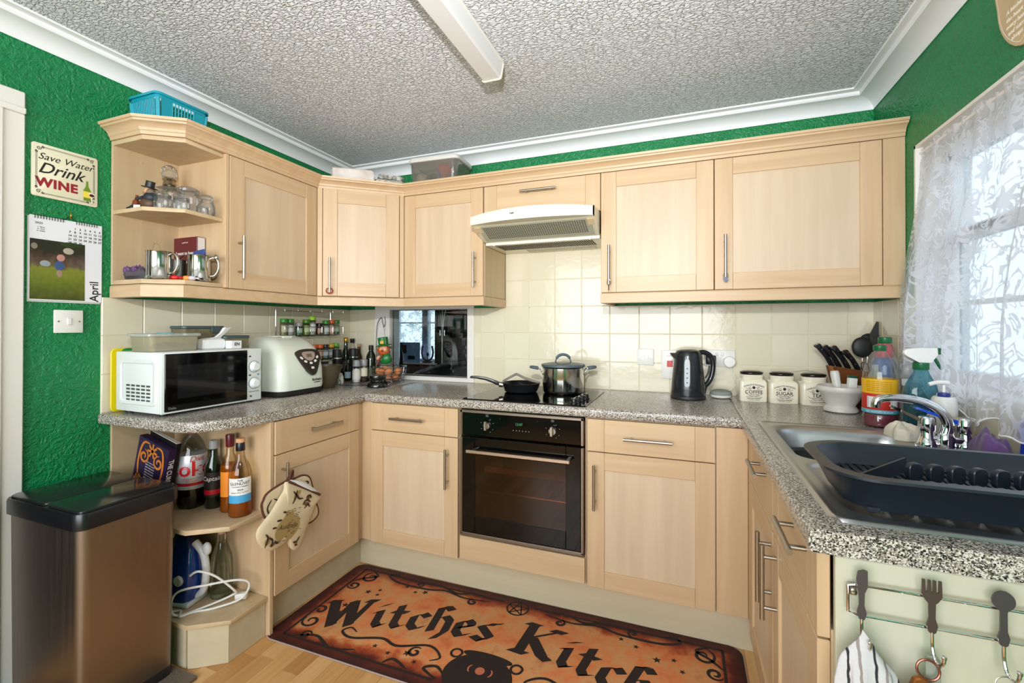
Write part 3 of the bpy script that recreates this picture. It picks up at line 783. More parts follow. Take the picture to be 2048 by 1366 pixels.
# ------------------------------------------------------------------ ceiling light
t = thing('ceiling_light', 'long white fluorescent strip light on the ceiling', 'light', (1.440, -.845, ZC))
m_diff = mat('frosted_diffuser', (228, 228, 230), .35)
pr_ = [(-.05, -.0005), (-.05, -.012), (-.040, -.060), (-.034, -.066), (.034, -.066), (.040, -.060), (.05, -.012), (.05, -.0005)]
MB().loft([[(x, y, z) for x, z in pr_] for y in (-1.2, -.003)]).build('diffuser', m_diff, t, ang=30)
MB().box(-.055, .055, -1.2, -.004, -.010, -.0005, .002).build('base', M_white, t)
pe_ = [(x*1.06, z*1.06) for x, z in pr_]
for y0, y1 in ((-.003, .003), (-1.206, -1.2005)):
    MB().loft([[(x, y, min(z, -.0005)) for x, z in pe_] for y in (y0, y1)]).build('end_cap', mat('cream_cap', (226, 222, 200), .4), t)

# ------------------------------------------------------------------ oven
ov = thing('built_in_oven', 'black glass built-in electric oven with steel trim', 'oven', (1.1755, -.592, .2766))
m_trim = steel('oven_trim_steel', (150, 138, 126), .35)
m_cav = mat('brown_enamel', (92, 66, 48), .35)
ow = .593
b = MB(); cx0, cx1, cz0, cz1, dp = .075, .518, .075, .405, .36
b.box(cx0-.012, cx0, 0, dp, cz0, cz1); b.box(cx1, cx1+.012, 0, dp, cz0, cz1); b.box(cx0, cx1, dp-.01, dp, cz0, cz1); b.box(cx0-.012, cx1+.012, 0, dp, cz0-.012, cz0); b.box(cx0-.012, cx1+.012, 0, dp, cz1, cz1+.012)
b.build('cavity', m_cav, ov)
b = MB()
b.box(0, .0135, -.022, 0, .004, .462, .003); b.box(ow-.0135, ow, -.022, 0, .004, .462, .003); b.box(0, ow, -.022, 0, 0, .0145, .003)
b.box(0, .0135, -.022, 0, .470, .591, .003); b.box(ow-.0135, ow, -.022, 0, .470, .591, .003); b.box(0, ow, -.022, 0, .5765, .591, .003)
b.build('steel_trim', m_trim, ov)
cpn = MB().box(.014, ow-.014, -.018, 0, .472, .576, .002).build('control_panel', M_blackglass, ov)
m_disp = mat('green_display', (60, 140, 90), .3, emit=.25)
text(cpn, '12:07', .016, m_disp, T(.297, -.0186, .540) @ RX(90))
m_sym = mat('white_symbols', (200, 200, 205), .5)
b = MB()
for q in range(6): b.sphere((.270+.015*q, -.0185, .512), .0018, 8, 4)
for kx in (.140, .455):
    for a in (-150, -200, 60, 20, -30, -60):
        b.sphere((kx+.033*math.cos(R(a)), -.0185, .524+.033*math.sin(R(a))), .0014, 6, 4)
    b.tube([(kx-.006, -.0186, .566), (kx+.006, -.0186, .566), (kx+.006, -.0186, .572), (kx-.006, -.0186, .572)], .0007, 5, closed=True)
b.build('panel_symbols', m_sym, cpn)
b = MB().sphere((.205, -.0185, .560), .0018, 8, 4).sphere((.385, -.0185, .560), .0018, 8, 4); b.build('indicator_lamp', mat('red_lamp', (120, 20, 14), .3), cpn)
for kx in (.140, .455):
    k = MB().lathe([(.017, 0), (.017, .004), (.0155, .010)], 20, T(kx, -.018, .524) @ RX(90)).build('knob', M_steel, ov)
    MB().box(kx-.0065, kx+.0065, -.046, -.027, .504, .546, .003).build('grip', steel('knob_steel', (196, 190, 184), .3), k)
dr = MB().box(.014, .077, -.018, 0, .016, .462, .002).box(.514, ow-.014, -.018, 0, .016, .462, .002).box(.077, .514, -.018, 0, .016, .094, .002).box(.077, .514, -.018, 0, .384, .462, .002).build('oven_door', M_blackglass, ov)
m_ovg = glass('smoked_oven_glass', (196, 160, 128), .55, .015)
MB().box(.077, .514, -.0165, -.0125, .094, .384).build('door_glass', m_ovg, dr)
MB().box(.052, .541, -.064, -.052, .400, .4145, .002).build('door_handle', steel('handle_steel', (206, 186, 168), .34), dr)
for q in (.070, .520): MB().box(q, q+.016, -.054, -.017, .402, .4125, .002).build('handle_post', M_steel, dr)
b = MB()
for z in (.200,):
    b.tube([(cx0+.004, .03, z), (cx1-.004, .03, z)], .0032, 8)
    for q in range(16): b.tube([(cx0+.02+q*.027, .03, z), (cx0+.02+q*.027, .33, z)], .0016, 6)
    b.tube([(cx0+.004, .33, z), (cx1-.004, .33, z)], .0032, 8)
b.build('wire_shelf', M_inox, ov)
MB().box(cx0+.02, cx1-.02, .05, .32, .285, .292).box(cx0+.02, cx1-.02, .05, .056, .292, .312).build('baking_tray', mat('worn_tray', (150, 128, 104), .4, .6), ov)

# ------------------------------------------------------------------ hob with pans
hb = thing('induction_hob', 'black glass hob set in the worktop with side knobs', 'hob', (1.1815, -.595, WT))
MB().box(0, .592, 0, .487, .0003, .006, .002).build('glass_top', M_blackglass, hb)
for i, (x, y) in enumerate(((.530, .050), (.536, .107), (.542, .158), (.549, .207))):
    k = MB().lathe([(.019, .006), (.019, .010), (.0155, .013), (.0145, .026), (.012, .0275)], 20, T(x, y, 0)).build('knob', M_black, hb)
    MB().box(x-.003, x+.003, y-.014, y+.014, .0265, .031, .001).build('grip', M_chrome, k)
t = thing('stock_pot', 'polished steel stock pot with grey silicone handles and glass lid', 'pot', (1.580, -.232, WT+.0062), R(21))
m_sil = mat('teal_grey_silicone', (74, 92, 100), .5)
MB().lathe([(0, .001), (.098, .001), (.104, .006), (.107, .016), (.108, .130), (.111, .134), (.109, .135), (.104, .132), (.103, .02), (0, .012)], 40).build('pot_body', M_inox, t)
ld = MB().lathe([(.112, .1355), (.114, .138), (.113, .146), (.108, .148), (.105, .146), (.106, .1355)], 40).build('lid', m_sil, t)
MB().lathe([(.1075, .146), (.08, .154), (.04, .158), (0, .159)], 40).build('lid_glass', glass('lid_glass', (220, 226, 226), .6), ld)
pts = spline([(-.040, 0, .156), (-.036, 0, .172), (-.024, 0, .190), (0, 0, .197), (.024, 0, .190), (.036, 0, .172), (.040, 0, .156)], 6)
MB().tube(pts, [.0035 if i < 8 or i > len(pts)-9 else .0075 for i in range(len(pts))], 10).build('lid_handle', m_sil, ld)
for s in (-1, 1):
    hd = MB()
    for q in (-.022, .022): hd.tube(spline([(s*.106, q, .100), (s*.114, q, .112), (s*.122, q*.9, .122), (s*.138, q*.75, .128)], 4), .003, 8)
    hd.box(s*.103, s*.110, -.028, .028, .092, .104, .002)
    hd = hd.build('side_handle', M_chrome, t)
    MB().tube(spline([(s*.130, -.021, .126), (s*.150, -.020, .130), (s*.166, -.008, .132), (s*.166, .008, .132), (s*.150, .020, .130), (s*.130, .021, .126)], 5), .0075, 10).build('handle_grip', m_sil, hd)
t = thing('frying_pan', 'black non-stick frying pan with upswept handle on the hob', 'pan', (1.368, -.290, WT+.0062), R(21))
MB().lathe([(0, .001), (.078, .001), (.086, .006), (.100, .046), (.102, .048), (.099, .049), (.083, .010), (0, .006)], 40).build('pan_body', mat('nonstick', (24, 24, 26), .3), t)
MB().lathe([(.014, 0), (.014, .022)], 14, T(-.094, 0, .036) @ RY(-80)).build('handle_ferrule', M_steel, t)
MB().loft([[(x+dz*.3, dy, z+dz) for dy, dz in ((-a, 0), (-a*.6, -b_), (a*.6, -b_), (a, 0), (a*.6, b_), (-a*.6, b_))] for x, z, a, b_ in ((-.110, .040, .008, .008), (-.128, .046, .011, .010), (-.150, .056, .010, .009), (-.185, .068, .009, .008), (-.230, .076, .009, .007), (-.262, .077, .010, .006), (-.268, .077, .006, .004))]).build('pan_handle', M_black, t, ang=60)
t = thing('folding_pan_lid', 'grey folded lid propped open on the frying pan', 'pan lid', (1.368, -.290, WT+.0555), R(21))
m_lid = mat('grey_coated_lid', (70, 70, 68), .35)
MB().loft([[(x, -w_, z), (x, w_, z), (x, w_, z+.003), (x, -w_, z+.003)] for x, z, w_ in ((-.100, -.004, .030), (-.096, .004, .05), (-.030, .040, .055), (-.022, .041, .055))]).build('lid_flap', m_lid, t)
MB().loft([[(x, -w_, z), (x, w_, z), (x, w_, z+.003), (x, -w_, z+.003)] for x, z, w_ in ((-.022, .041, .055), (.02, .020, .065), (.062, .006, .06), (.098, -.003, .04))]).build('lid_plate', m_lid, t)

# ------------------------------------------------------------------ cooker hood
m_hood = mat('cream_enamel', (234, 232, 212), .3)
m_hoodg = mat('grey_filter', (170, 170, 150), .45)
hd = thing('cooker_hood', 'cream visor cooker hood with perforated filter underneath', 'cooker hood', (1.168, -.302, 1.70))
hw = .616
# body wedge
sec = [(-.002, .122), (-.002, .012), (-.020, .010), (-.150, .066), (-.188, .072), (-.188, .108), (-.150, .122)]
b = MB(); b.loft([[(x, y, z) for y, z in sec] for x in (0, hw)]); b.build('body', m_hood, hd)
b = MB()
MB().box(.001, hw-.001, .0, .297, -.004, .022, .001).build('canopy_base', m_hood, hd)
arc = []
for i in range(17):
    u = i/16; arc.append((u*hw, -.186 - .050*math.sin(math.pi*u)**.8))
rings = [[(x, y, .068) for x, y in arc], [(x, y-.002, .074) for x, y in arc], [(x, y-.002, .108+.010*math.sin(math.pi*i/16)) for i, (x, y) in enumerate(arc)], [(x, y+.004, .114+.012*math.sin(math.pi*i/16)) for i, (x, y) in enumerate(arc)], [(x, -.15, .123) for x, y in arc], [(x, -.15, .068) for x, y in arc]]
fa = MB().loft(rings+[rings[0]], closed=False, cap0=False, cap1=False)
for s in (0, 16): fa.poly([r[s] for r in rings], [tuple(range(6))])
fa = fa.build('fascia', m_hood, hd, ang=40)
for q in (.272, .312): MB().lathe([(.009, 0), (.009, .006), (.007, .008)], 16, T(q, -.237, .094) @ RX(90)).build('control_knob', M_plas, fa)
text(fa, 'Neff', .012, M_ink, T(.240, -.2375, .097) @ RX(90), bold=.02)
# perforated underside: grille lattice over a dark void
sl = math.atan2(.056, .130)
gM = T(0, -.022, .0085) @ RX(-math.degrees(sl)) 
b = MB()
def gp(u, v): return gM @ Vector((u, -v, 0))
for v0, v1, m_ in ((.006, .136, 0),):
    P = [gp(.02, v0), gp(hw-.02, v0), gp(hw-.02, v1), gp(.02, v1)]
    b.poly(P, [(0, 1, 2, 3)])
b.build('filter_frame', m_hoodg, hd)
m_void = mat('grille_holes', (52, 48, 40), .7)
b = MB(); nrm = (gM.to_3x3() @ Vector((0, 0, -1)))
for i in range(46):
    for j in range(9):
        u = .05 + i*(hw-.10)/45; v = .034+j*.0112
        q = [gp(u-.0038, v-.0032)+nrm*.0005, gp(u+.0038, v-.0032)+nrm*.0005, gp(u+.0038, v+.0032)+nrm*.0005, gp(u-.0038, v+.0032)+nrm*.0005]
        b.poly(q, [(0, 1, 2, 3)])
o = b.build('perforations', m_void, hd, smooth=False); o['kind'] = 'stuff'
b = MB()
for i in range(44):
    u = .05+i*(hw-.1)/43; b.box(u-.0035, u+.0035, .03, .17, -.0052, -.0044)
o = b.build('louvre_slots', m_void, hd, smooth=False); o['kind'] = 'stuff'
for q in (.05, hw-.05): MB().sphere((q, -.004, -.004), .006, 10, 6).build('fixing_stud', M_plas, hd)
MB().box(.16, hw-.06, .20, .26, -.0065, -.0035, .001).build('lamp_cover', glass('lamp_cover', (230, 232, 220), .4, .2, .5), hd)
for s in (.006, hw-.036):
    MB().loft([[tuple(gM @ Vector((s+dx, -v, dz))) for dx, dz in ((0, -.002), (.03, -.002), (.03, .001), (0, .001))] for v in (.09, .136)]).build('visor_slide', mat('beige_plastic', (214, 190, 150), .4), hd)

# ------------------------------------------------------------------ sink, bowl, tap
def sstep(a, b_, x):
    t_ = min(max((x-a)/(b_-a), 0), 1); return t_*t_*(3-2*t_)
def rr_d(x, y, x0, x1, y0, y1, r):
    cx, cy = (x0+x1)/2, (y0+y1)/2; qx, qy = abs(x-cx)-((x1-x0)/2-r), abs(y-cy)-((y1-y0)/2-r)
    return math.hypot(max(qx, 0), max(qy, 0)) + min(max(qx, qy), 0) - r
SW, SL = SX1-SX0, SY0-SY1
def sink_z(x, y):           # x across 0..SW, y along 0 (far) .. -SL (near)
    z = .004
    de = rr_d(x, y, 0, SW, -SL, 0, .035)
    z += .003*sstep(-.016, -.008, de)*sstep(0, -.008, de)          # raised outer bead
    db = rr_d(x, y, .045, SW-.075, -.485, -.065, .075)
    z -= .008*sstep(.030, .0, db) ; z -= .150*sstep(.004, -.038, db)
    dd = rr_d(x, y, .040, SW-.060, -SL+.040, -.520, .05)
    z -= .009*sstep(.004, -.016, dd)
    if dd < -.03:
        ph = (x-.06)/.046
        z += .0095*max(0, math.cos(2*math.pi*ph))**2*sstep(-.03, -.045, dd)
    return z
sk = thing('sink', 'stainless steel inset sink with ribbed drainer', 'sink', (SX0, SY0, WT))
nu, nv = 96, 170
b = MB(); Pk = []; Fk = []
for j in range(nv+1):
    for i in range(nu+1):
        u, v = i/nu*SW, -j/nv*SL
        de = rr_d(u, v, 0, SW, -SL, 0, .035)
        if de > 0:                                   # pull the corners in to round them
            cx, cy = (SW/2, -SL/2); k_ = .035
            qx = min(max(u, k_), SW-k_); qy = min(max(v, -SL+k_), -k_); L_ = math.hypot(u-qx, v-qy); u, v = qx+(u-qx)*k_/L_, qy+(v-qy)*k_/L_
        zz = sink_z(u, v)
        if i in (0, nu) or j in (0, nv): zz = .0003
        Pk.append((u, v, zz))
Fk = [(j*(nu+1)+i, j*(nu+1)+i+1, (j+1)*(nu+1)+i+1, (j+1)*(nu+1)+i) for j in range(nv) for i in range(nu)]
b.poly(Pk, Fk); b.build('sink_top', M_sink, sk, ang=60)
MB().lathe([(0, -.153), (.028, -.153), (.040, -.150), (.043, -.146)], 24, T(.22, -.27, .004)).build('drain', M_chrome, sk)
wbw = thing('washing_up_bowl', 'black plastic washing-up bowl sitting in the sink', 'bowl', (SX0+.195, SY0-.272, WT-.146))
rg = []
for s_, z in ((.80, .0), (.86, .02), (.95, .085), (1.0, .088), (.985, .092), (.93, .085), (.83, .022), (.77, .004)):
    rg.append([(x*s_, y*s_, z) for x, y in rrect(-.128, .128, -.165, .165, .07, 6)])
MB().loft(rg).build('bowl_body', M_blackm, wbw)
tp = thing('mixer_tap', 'chrome mixer tap with curved spout and two lever handles', 'tap', (2.860, -.900, WT+.004))
b = MB()
for x in (-.040, .045): b.lathe([(.026, 0), (.027, .006), (.022, .020), (.017, .034), (.016, .05)], 24, T(x, 0, 0))
b.box(-.042, .046, -.017, .017, .014, .036, .008, 3); b.lathe([(.024, .0), (.024, .03), (.019, .045)], 24)
tb = b.build('tap_body', M_chrome, tp, ang=45)
sp = spline([(.002, 0, .04), (.006, -.0, .070), (-.010, 0, .102), (-.045, 0, .126), (-.095, 0, .136), (-.140, 0, .134), (-.158, 0, .124), (-.160, 0, .106)], 7)
MB().tube(sp, [.0165-.005*min(1, i/30) for i in range(len(sp))], 16).build('spout', M_chrome, tp, ang=60)
for x, dx, z, m_, nm in ((-.040, -.085, .05, M_chrome, 'cold'), (.045, -.115, .05, mat('blue_tap_lever', (24, 74, 190), .25), 'hot')):
    vb = MB().lathe([(.019, .048), (.020, .054), (.020, .082), (.017, .088), (0, .089)], 24, T(x, 0, 0)).build('valve_head', M_chrome, tp)
    MB().loft([[(x+dx*f_, -hw_, zz-ht), (x+dx*f_, hw_, zz-ht), (x+dx*f_, hw_, zz+ht), (x+dx*f_, -hw_, zz+ht)] for f_, hw_, zz, ht in ((.10, .006, .072, .006), (.35, .007, .084, .005), (.7, .010, .100, .004), (.93, .011, .110, .0035), (1.0, .006, .112, .002))]).build('lever', m_, vb, ang=50)

# drying rack on the drainer
m_rack = mat('dark_slate_plastic', (32, 40, 50), .34)
dk = thing('dish_rack', 'dark slate plastic dish rack on the drainer', 'dish rack', (2.690, -1.405, WT+.0045))
rx, ry = .262, .150
def ring(sx_, sy_, z, ex=.05, wav=0.0):
    out = []
    for x, y in rrect(-sx_, sx_, -sy_, sy_, min(sx_, sy_)*.55, 9):
        out.append((x, y, z + wav*max(0, y/sy_)*math.sin(max(0, min(1, (x/sx_+1)/2))*math.pi)**2))
    return out
b = MB()
b.loft([ring(.205, .098, .010), ring(.210, .102, .004), ring(.222, .110, .004), ring(.246, .136, .058, wav=.012), ring(.262, .150, .066, wav=.014), ring(.262, .150, .071, wav=.014), ring(.240, .130, .072, wav=.014), ring(.222, .112, .036), ring(.210, .102, .033)], cap0=False, cap1=False)
b.build('tray_wall', m_rack, dk, ang=50)
b = MB()
for i in range(26): b.box(-.205+i*.016, -.205+i*.016+.009, -.101, .101, .028, .034)
for y in (-.098, -.05, 0, .05, .09): b.box(-.210, .210, y-.004, y+.004, .026, .0325)
b.build('slatted_base', m_rack, dk)
for i in range(9):
    x = -.085+i*.033
    for y, hh in ((.012, .036), (-.062, .020)):
        MB().prism(rrect(-.015, .015, 0, hh, .011, 4), -.006, .006, .0015, M=T(x, y, .0335) @ RX(90) @ RY(25)).build('plate_divider', m_rack, dk)
MB().box(-.002, .002, -.115, .095, .0335, .064, M=T(-.135, 0, 0) @ RZ(-38)).build('cutlery_divider', m_rack, dk)
for x, y in ((-.19, -.105), (.19, -.105), (-.19, .09), (.19, .09)): MB().box(x-.01, x+.01, y-.006, y+.006, .0, .010, .001).build('foot', m_rack, dk)

# ------------------------------------------------------------------ rug
rg_ = thing('kitchen_rug', 'orange printed kitchen rug lettered Witches Kitchen with cauldron and stars', 'rug', (1.475, -.866, 0), R(.4))
RXH, RYH = .905, .302
MB().prism(rrect(-RXH, RXH, -RYH, RYH, .045, 8), .0003, .006, .002, 2, topbev=True).build('rug_ground', M_rug, rg_)
MB().tube([(x, y, .0028) for x, y in rrect(-RXH-.001, RXH+.001, -RYH-.001, RYH+.001, .046, 8)], .0028, 6, closed=True).build('bound_edge', mat('grey_binding', (170, 150, 145), .7), rg_)
m_rp = mat('black_print', (34, 20, 18), .8)
GL = {
 'W': (1.10, [[(.02, 1.0), (.26, 1.0)], [(.12, 1.0), (.30, .02)], [(.18, 1.0), (.345, .05)], [(.30, .0), (.56, .98)], [(.54, 1.0), (.66, .02)], [(.60, 1.0), (.70, .05)], [(.66, .0), (.96, 1.0)], [(.84, 1.0), (1.08, 1.0)]]),
 'K': (.86, [[(.0, 1.0), (.26, 1.0)], [(.13, 1.0), (.13, 0)], [(.17, 1.0), (.17, 0)], [(-.02, 0), (.30, 0)], [(.66, .98), (.2, .52)], [(.22, .55), (.56, .1), (.74, 0)], [(.27, .55), (.62, .08)], [(.54, 1.0), (.80, 1.0)]]),
 'i': (.36, [[(.0, .52), (.10, .62), (.10, .14), (.18, .02), (.28, .12)], [(.06, .78), (.22, .92)]]),
 't': (.38, [[(.12, .88), (.12, .14), (.2, .02), (.32, .12)], [(-.02, .6), (.30, .6)]]),
 'c': (.44, [[(.38, .50), (.26, .62), (.09, .48), (.09, .16), (.2, .02), (.38, .14)]]),
 'h': (.52, [[(.22, 1.0), (.10, .94), (.10, .02)], [(.10, .48), (.28, .62), (.40, .48), (.40, .08), (.24, -.22)], [(.22, 1.0), (.34, .88)]]),
 'e': (.44, [[(.10, .30), (.34, .42), (.34, .52), (.24, .62), (.09, .48), (.09, .16), (.2, .02), (.38, .14)]]),
 's': (.46, [[(.38, .66), (.22, .62), (.09, .50), (.36, .20), (.22, .02), (.03, .12)], [(.38, .66), (.44, .74)]]),
 'n': (.52, [[(.0, .52), (.10, .62), (.10, .02)], [(.10, .48), (.28, .62), (.38, .48), (.38, .12), (.46, .03)]]),
}
def dens(st, n=5):
    out = []
    for a, b_ in zip(st, st[1:]):
        for k in range(n): out.append((a[0]+(b_[0]-a[0])*k/n, a[1]+(b_[1]-a[1])*k/n))
    return out+[st[-1]]
H_, SXL, RAD = .172, 1.19, 1.75
nibw = .165
letters = MB()
def arc_word(word, xs0):
    cx = xs0
    for ch in word:
        adv, strokes = GL[ch]
        a = -(cx + adv*H_*SXL/2)/RAD
        Mx = T(0, -RAD-.02, 0) @ Matrix.Rotation(a, 4, 'Z') @ T(-adv*H_*SXL/2, RAD, 0) @ Matrix.Diagonal((H_*SXL, H_, 1, 1))
        [pen([dens(s)], nibw, 38, M=Mx, mb=letters, z=.0062+.00004*q) for q, s in enumerate(strokes)]
        cx += adv*H_*SXL
arc_word('Witches', -.775); arc_word('Kitchen', .065)
letters.build('lettering', m_rp, rg_, smooth=False, weld=False)
def spiral(cx, cy, r0, r1, a0, turns, n=22):
    return [(cx+(r0+(r1-r0)*k/n)*math.cos(R(a0)+2*math.pi*turns*k/n), cy+(r0+(r1-r0)*k/n)*math.sin(R(a0)+2*math.pi*turns*k/n)) for k in range(n+1)]
sw = MB()
def mir(st): return [[(-x, y) for x, y in s] for s in st]
S1 = [
 [tuple(p)[:2] for p in spline([(-.13, .232, 0), (-.25, .215, 0), (-.36, .235, 0), (-.45, .215, 0), (-.60, .215, 0), (-.68, .245, 0), (-.66, .275, 0), (-.63, .262, 0)], 8)],
 [tuple(p)[:2] for p in spline([(-.12, .25, 0), (-.22, .262, 0), (-.30, .235, 0), (-.40, .262, 0), (-.56, .258, 0), (-.72, .263, 0)], 8)],
 spiral(-.765, .205, .045, .012, 100, 1.2), spiral(-.80, .12, .03, .008, 200, 1.3), spiral(-.205, .200, .022, .005, 90, 1.2), spiral(-.50, .238, .020, .005, 270, 1.1),
 [tuple(p)[:2] for p in spline([(-.79, .262, 0), (-.74, .225, 0), (-.79, .19, 0), (-.83, .15, 0)], 8)],
 [tuple(p)[:2] for p in spline([(-.80, -.262, 0), (-.70, -.225, 0), (-.60, -.262, 0), (-.50, -.235, 0)], 8)],
 spiral(-.79, -.16, .04, .01, 160, 1.2), spiral(-.745, -.235, .024, .006, 20, 1.2), spiral(-.81, -.085, .03, .008, 220, -1.2),
 [tuple(p)[:2] for p in spline([(-.56, -.150, 0), (-.60, -.135, 0), (-.62, -.165, 0), (-.56, -.185, 0), (-.44, -.145, 0), (-.36, -.160, 0), (-.24, -.115, 0), (-.17, -.155, 0), (-.20, -.185, 0)], 8)],
 spiral(-.275, -.165, .028, .006, 60, 1.2),
 [tuple(p)[:2] for p in spline([(-.13, -.255, 0), (-.20, -.225, 0), (-.16, -.20, 0), (-.12, -.225, 0)], 6)], [tuple(p)[:2] for p in spline([(-.36, -.255, 0), (-.33, -.225, 0), (-.26, -.25, 0)], 6)],
]
for st in (S1, mir(S1)): pen(st, .0135, None, mb=sw, z=.0062, taper=True)
bx, by = .835, .262
for st in ([(-bx, -by), (-.14, -by)], [(.14, -by), (bx, -by)], [(-bx, by), (-.07, by-.006)], [(.07, by-.006), (bx, by)], [(-bx, -by), (-bx, by)], [(bx, -by), (bx, by)]):
    pen([dens(st, 12)], .011, None, mb=sw, z=.0061)
sw.build('printed_scrolls', m_rp, rg_, smooth=False, weld=False)
pg = MB(); pc = (0.005, .230); pr5 = .048
pen([[(pc[0]+pr5*math.cos(R(a)), pc[1]+pr5*math.sin(R(a))) for a in range(0, 361, 12)]], .008, None, mb=pg, z=.0063)
vv = [(pc[0]+pr5*math.sin(R(144*k)), pc[1]+pr5*math.cos(R(144*k))) for k in range(6)]
for a, b_ in zip(vv, vv[1:]): pen([dens([a, b_], 3)], .006, None, mb=pg, z=.0064)
pg.build('printed_pentagram', m_rp, rg_, smooth=False, weld=False)
sts = [(-.70, .10), (-.655, .13), (-.645, .095), (-.73, -.02), (-.72, -.07), (-.49, .175), (-.445, .19), (-.44, -.19), (-.37, -.205), (-.30, -.18), (-.25, -.21), (-.55, .20), (.60, .12), (.66, .14), (.69, .09), (.72, -.02), (.46, .19), (.52, .165), (.26, -.19), (.33, -.205), (.41, -.18)]
for i, (x, y) in enumerate(sts):
    r_ = .017 if i % 3 == 0 else .012
    MB().prism([(r_*(1 if k % 2 == 0 else .42)*math.sin(math.pi*k/5+.3*i), r_*(1 if k % 2 == 0 else .42)*math.cos(math.pi*k/5+.3*i)) for k in range(9, -1, -1)], .0060, .0066, M=T(x, y, 0)).build('printed_star', m_rp, rg_, smooth=False)
cd = MB()
cd.prism([(.130*math.cos(R(a)), -.192+.108*math.sin(R(a))) for a in range(0, 360, 10)], .0060, .0067)
cd.prism([(.100*math.cos(R(a)), -.094+.022*math.sin(R(a))) for a in range(0, 360, 12)], .0060, .0068)
for s in (-1, 1): pen([spiral(s*.122, -.112, .022, .020, 0, 1.0)], .010, None, mb=cd, z=.0063)
cdo = cd.build('printed_cauldron', m_rp, rg_, smooth=False, weld=False)
m_moon = mat('moon_print', (196, 108, 80), .8)
b = MB().prism([(.018*math.cos(R(a)), -.165+.018*math.sin(R(a))) for a in range(0, 360, 20)], .0067, .0071)
for s in (-1, 1): pen([[(s*(.034+.012*math.cos(R(a))), -.165+.017*math.sin(R(a))) for a in range(-80, 81, 16)]], .006, None, mb=b, z=.0068, taper=True)
b.build('printed_moons', m_moon, cdo, smooth=False)

# ------------------------------------------------------------------ bin on a speckled board
bd = tag(MB().prism(rrect(.03, .548, -1.76, -1.418, .004, 2), .0003, .012, .0012).build('bin_board', mat('brown_speckled_board', (120, 104, 90), .6, var=(300, (80, 70, 62)))), 'brown speckled board under the waste bin', 'board')
bn = thing('waste_bin', 'tall brushed steel pedal bin with black two part lid', 'bin', (.252, -1.574, .0125))
m_bin = steel('bin_steel', (150, 138, 128), .36, (120, 120, 2))
MB().loft([[(x*s_, y*s_, z) for x, y in rrect(-.205, .205, -.143, .143, .03, 6)] for s_, z in ((.965, .030), (.97, .034), (1.0, .63), (1.0, .636))]).build('bin_body', m_bin, bn, ang=50)
MB().loft([[(x*s_, y*s_, z) for x, y in rrect(-.202, .202, -.140, .140, .03, 6)] for s_, z in ((.985, .0), (.99, .028), (.985, .034))]).build('bin_base', M_blackm, bn, ang=50)
MB().loft([[(x*s_, y*s_*1.0, z) for x, y in rrect(-.214, .214, -.152, .152, .034, 6)] for s_, z in ((1.0, .622), (1.0, .664), (.985, .672), (.95, .672), (.94, .668))]).build('lid_rim', M_black, bn, ang=40)
m_bl = mat('satin_black_lid', (34, 36, 36), .16)
for x0, x1 in ((-.201, .012), (.016, .201)):
    MB().prism(rrect(x0, x1, -.139, .139, .016, 5), .662, .679, .004, 3, topbev=True).build('lid_panel', m_bl, bn)
pd = MB().prism([(.045*math.cos(R(a)), .05*math.sin(R(a))) for a in range(0, 181, 15)], -.0, .05, .004, M=T(.02, -.143, .03) @ RX(90)).build('pedal', M_black, bn)

# ------------------------------------------------------------------ lace curtain
def cur(u, v):
    y0 = -.405 + .052*sstep(.15, .7, v); y1 = -1.665
    fold = .55*math.sin(u*58) + .3*math.sin(u*97+1.3) + .25*math.sin(u*31+v*2)
    if v < .05: k_ = .5+.5*abs(math.sin(v*60)); ruff = .010*math.sin(u*190)*(1-v/.05)+.006
    else: k_ = 1.0; ruff = .0
    amp = (.010+.014*v)*k_
    z1 = 1.022+.014*math.sin(u*44+.6)+.008*math.sin(u*88)+.012*math.sin(u*9)-.02*sstep(.1, .3, u)+.045*sstep(.09, 0, u)
    z = 1.925+(z1-1.925)*v + .006*math.sin(u*150)*(1 if v == 0 else 0)
    x = W+.022-.054*sstep(.0, .75, v)+amp*fold+ruff*.6-.012
    return (x, y0+(y1-y0)*u + .006*math.sin(u*58+1.5)*v, z)
cu = thing('net_curtain', 'white floral lace net curtain hanging over the kitchen window', 'curtain', (0, 0, 0))
nu, nv = 260, 50
b = MB(); b.grid(cur, nu, nv)
uvl = b.bm.loops.layers.uv.new('UVMap')
b.bm.verts.ensure_lookup_table(); idx = {v: i for i, v in enumerate(b.bm.verts)}
for f in b.bm.faces:
    for l in f.loops:
        i = idx[l.vert]; l[uvl].uv = ((i % (nu+1))/nu*1.55, (i//(nu+1))/nv*.92)
b.build('lace_drape', M_lace, cu, ang=180, weld=False)
MB().tube([(W+.016, -.392, 1.912), (W+.016, -1.655, 1.912)], .005, 8).build('curtain_wire', M_white, cu)
hm_ = []
for i in range(0, nu+1, 1):
    hm_.append(Vector(cur(i/nu, 1.0)))
MB().tube(hm_, .0022, 5).build('hem', mat('lace_hem', (240, 240, 244), .8), cu)

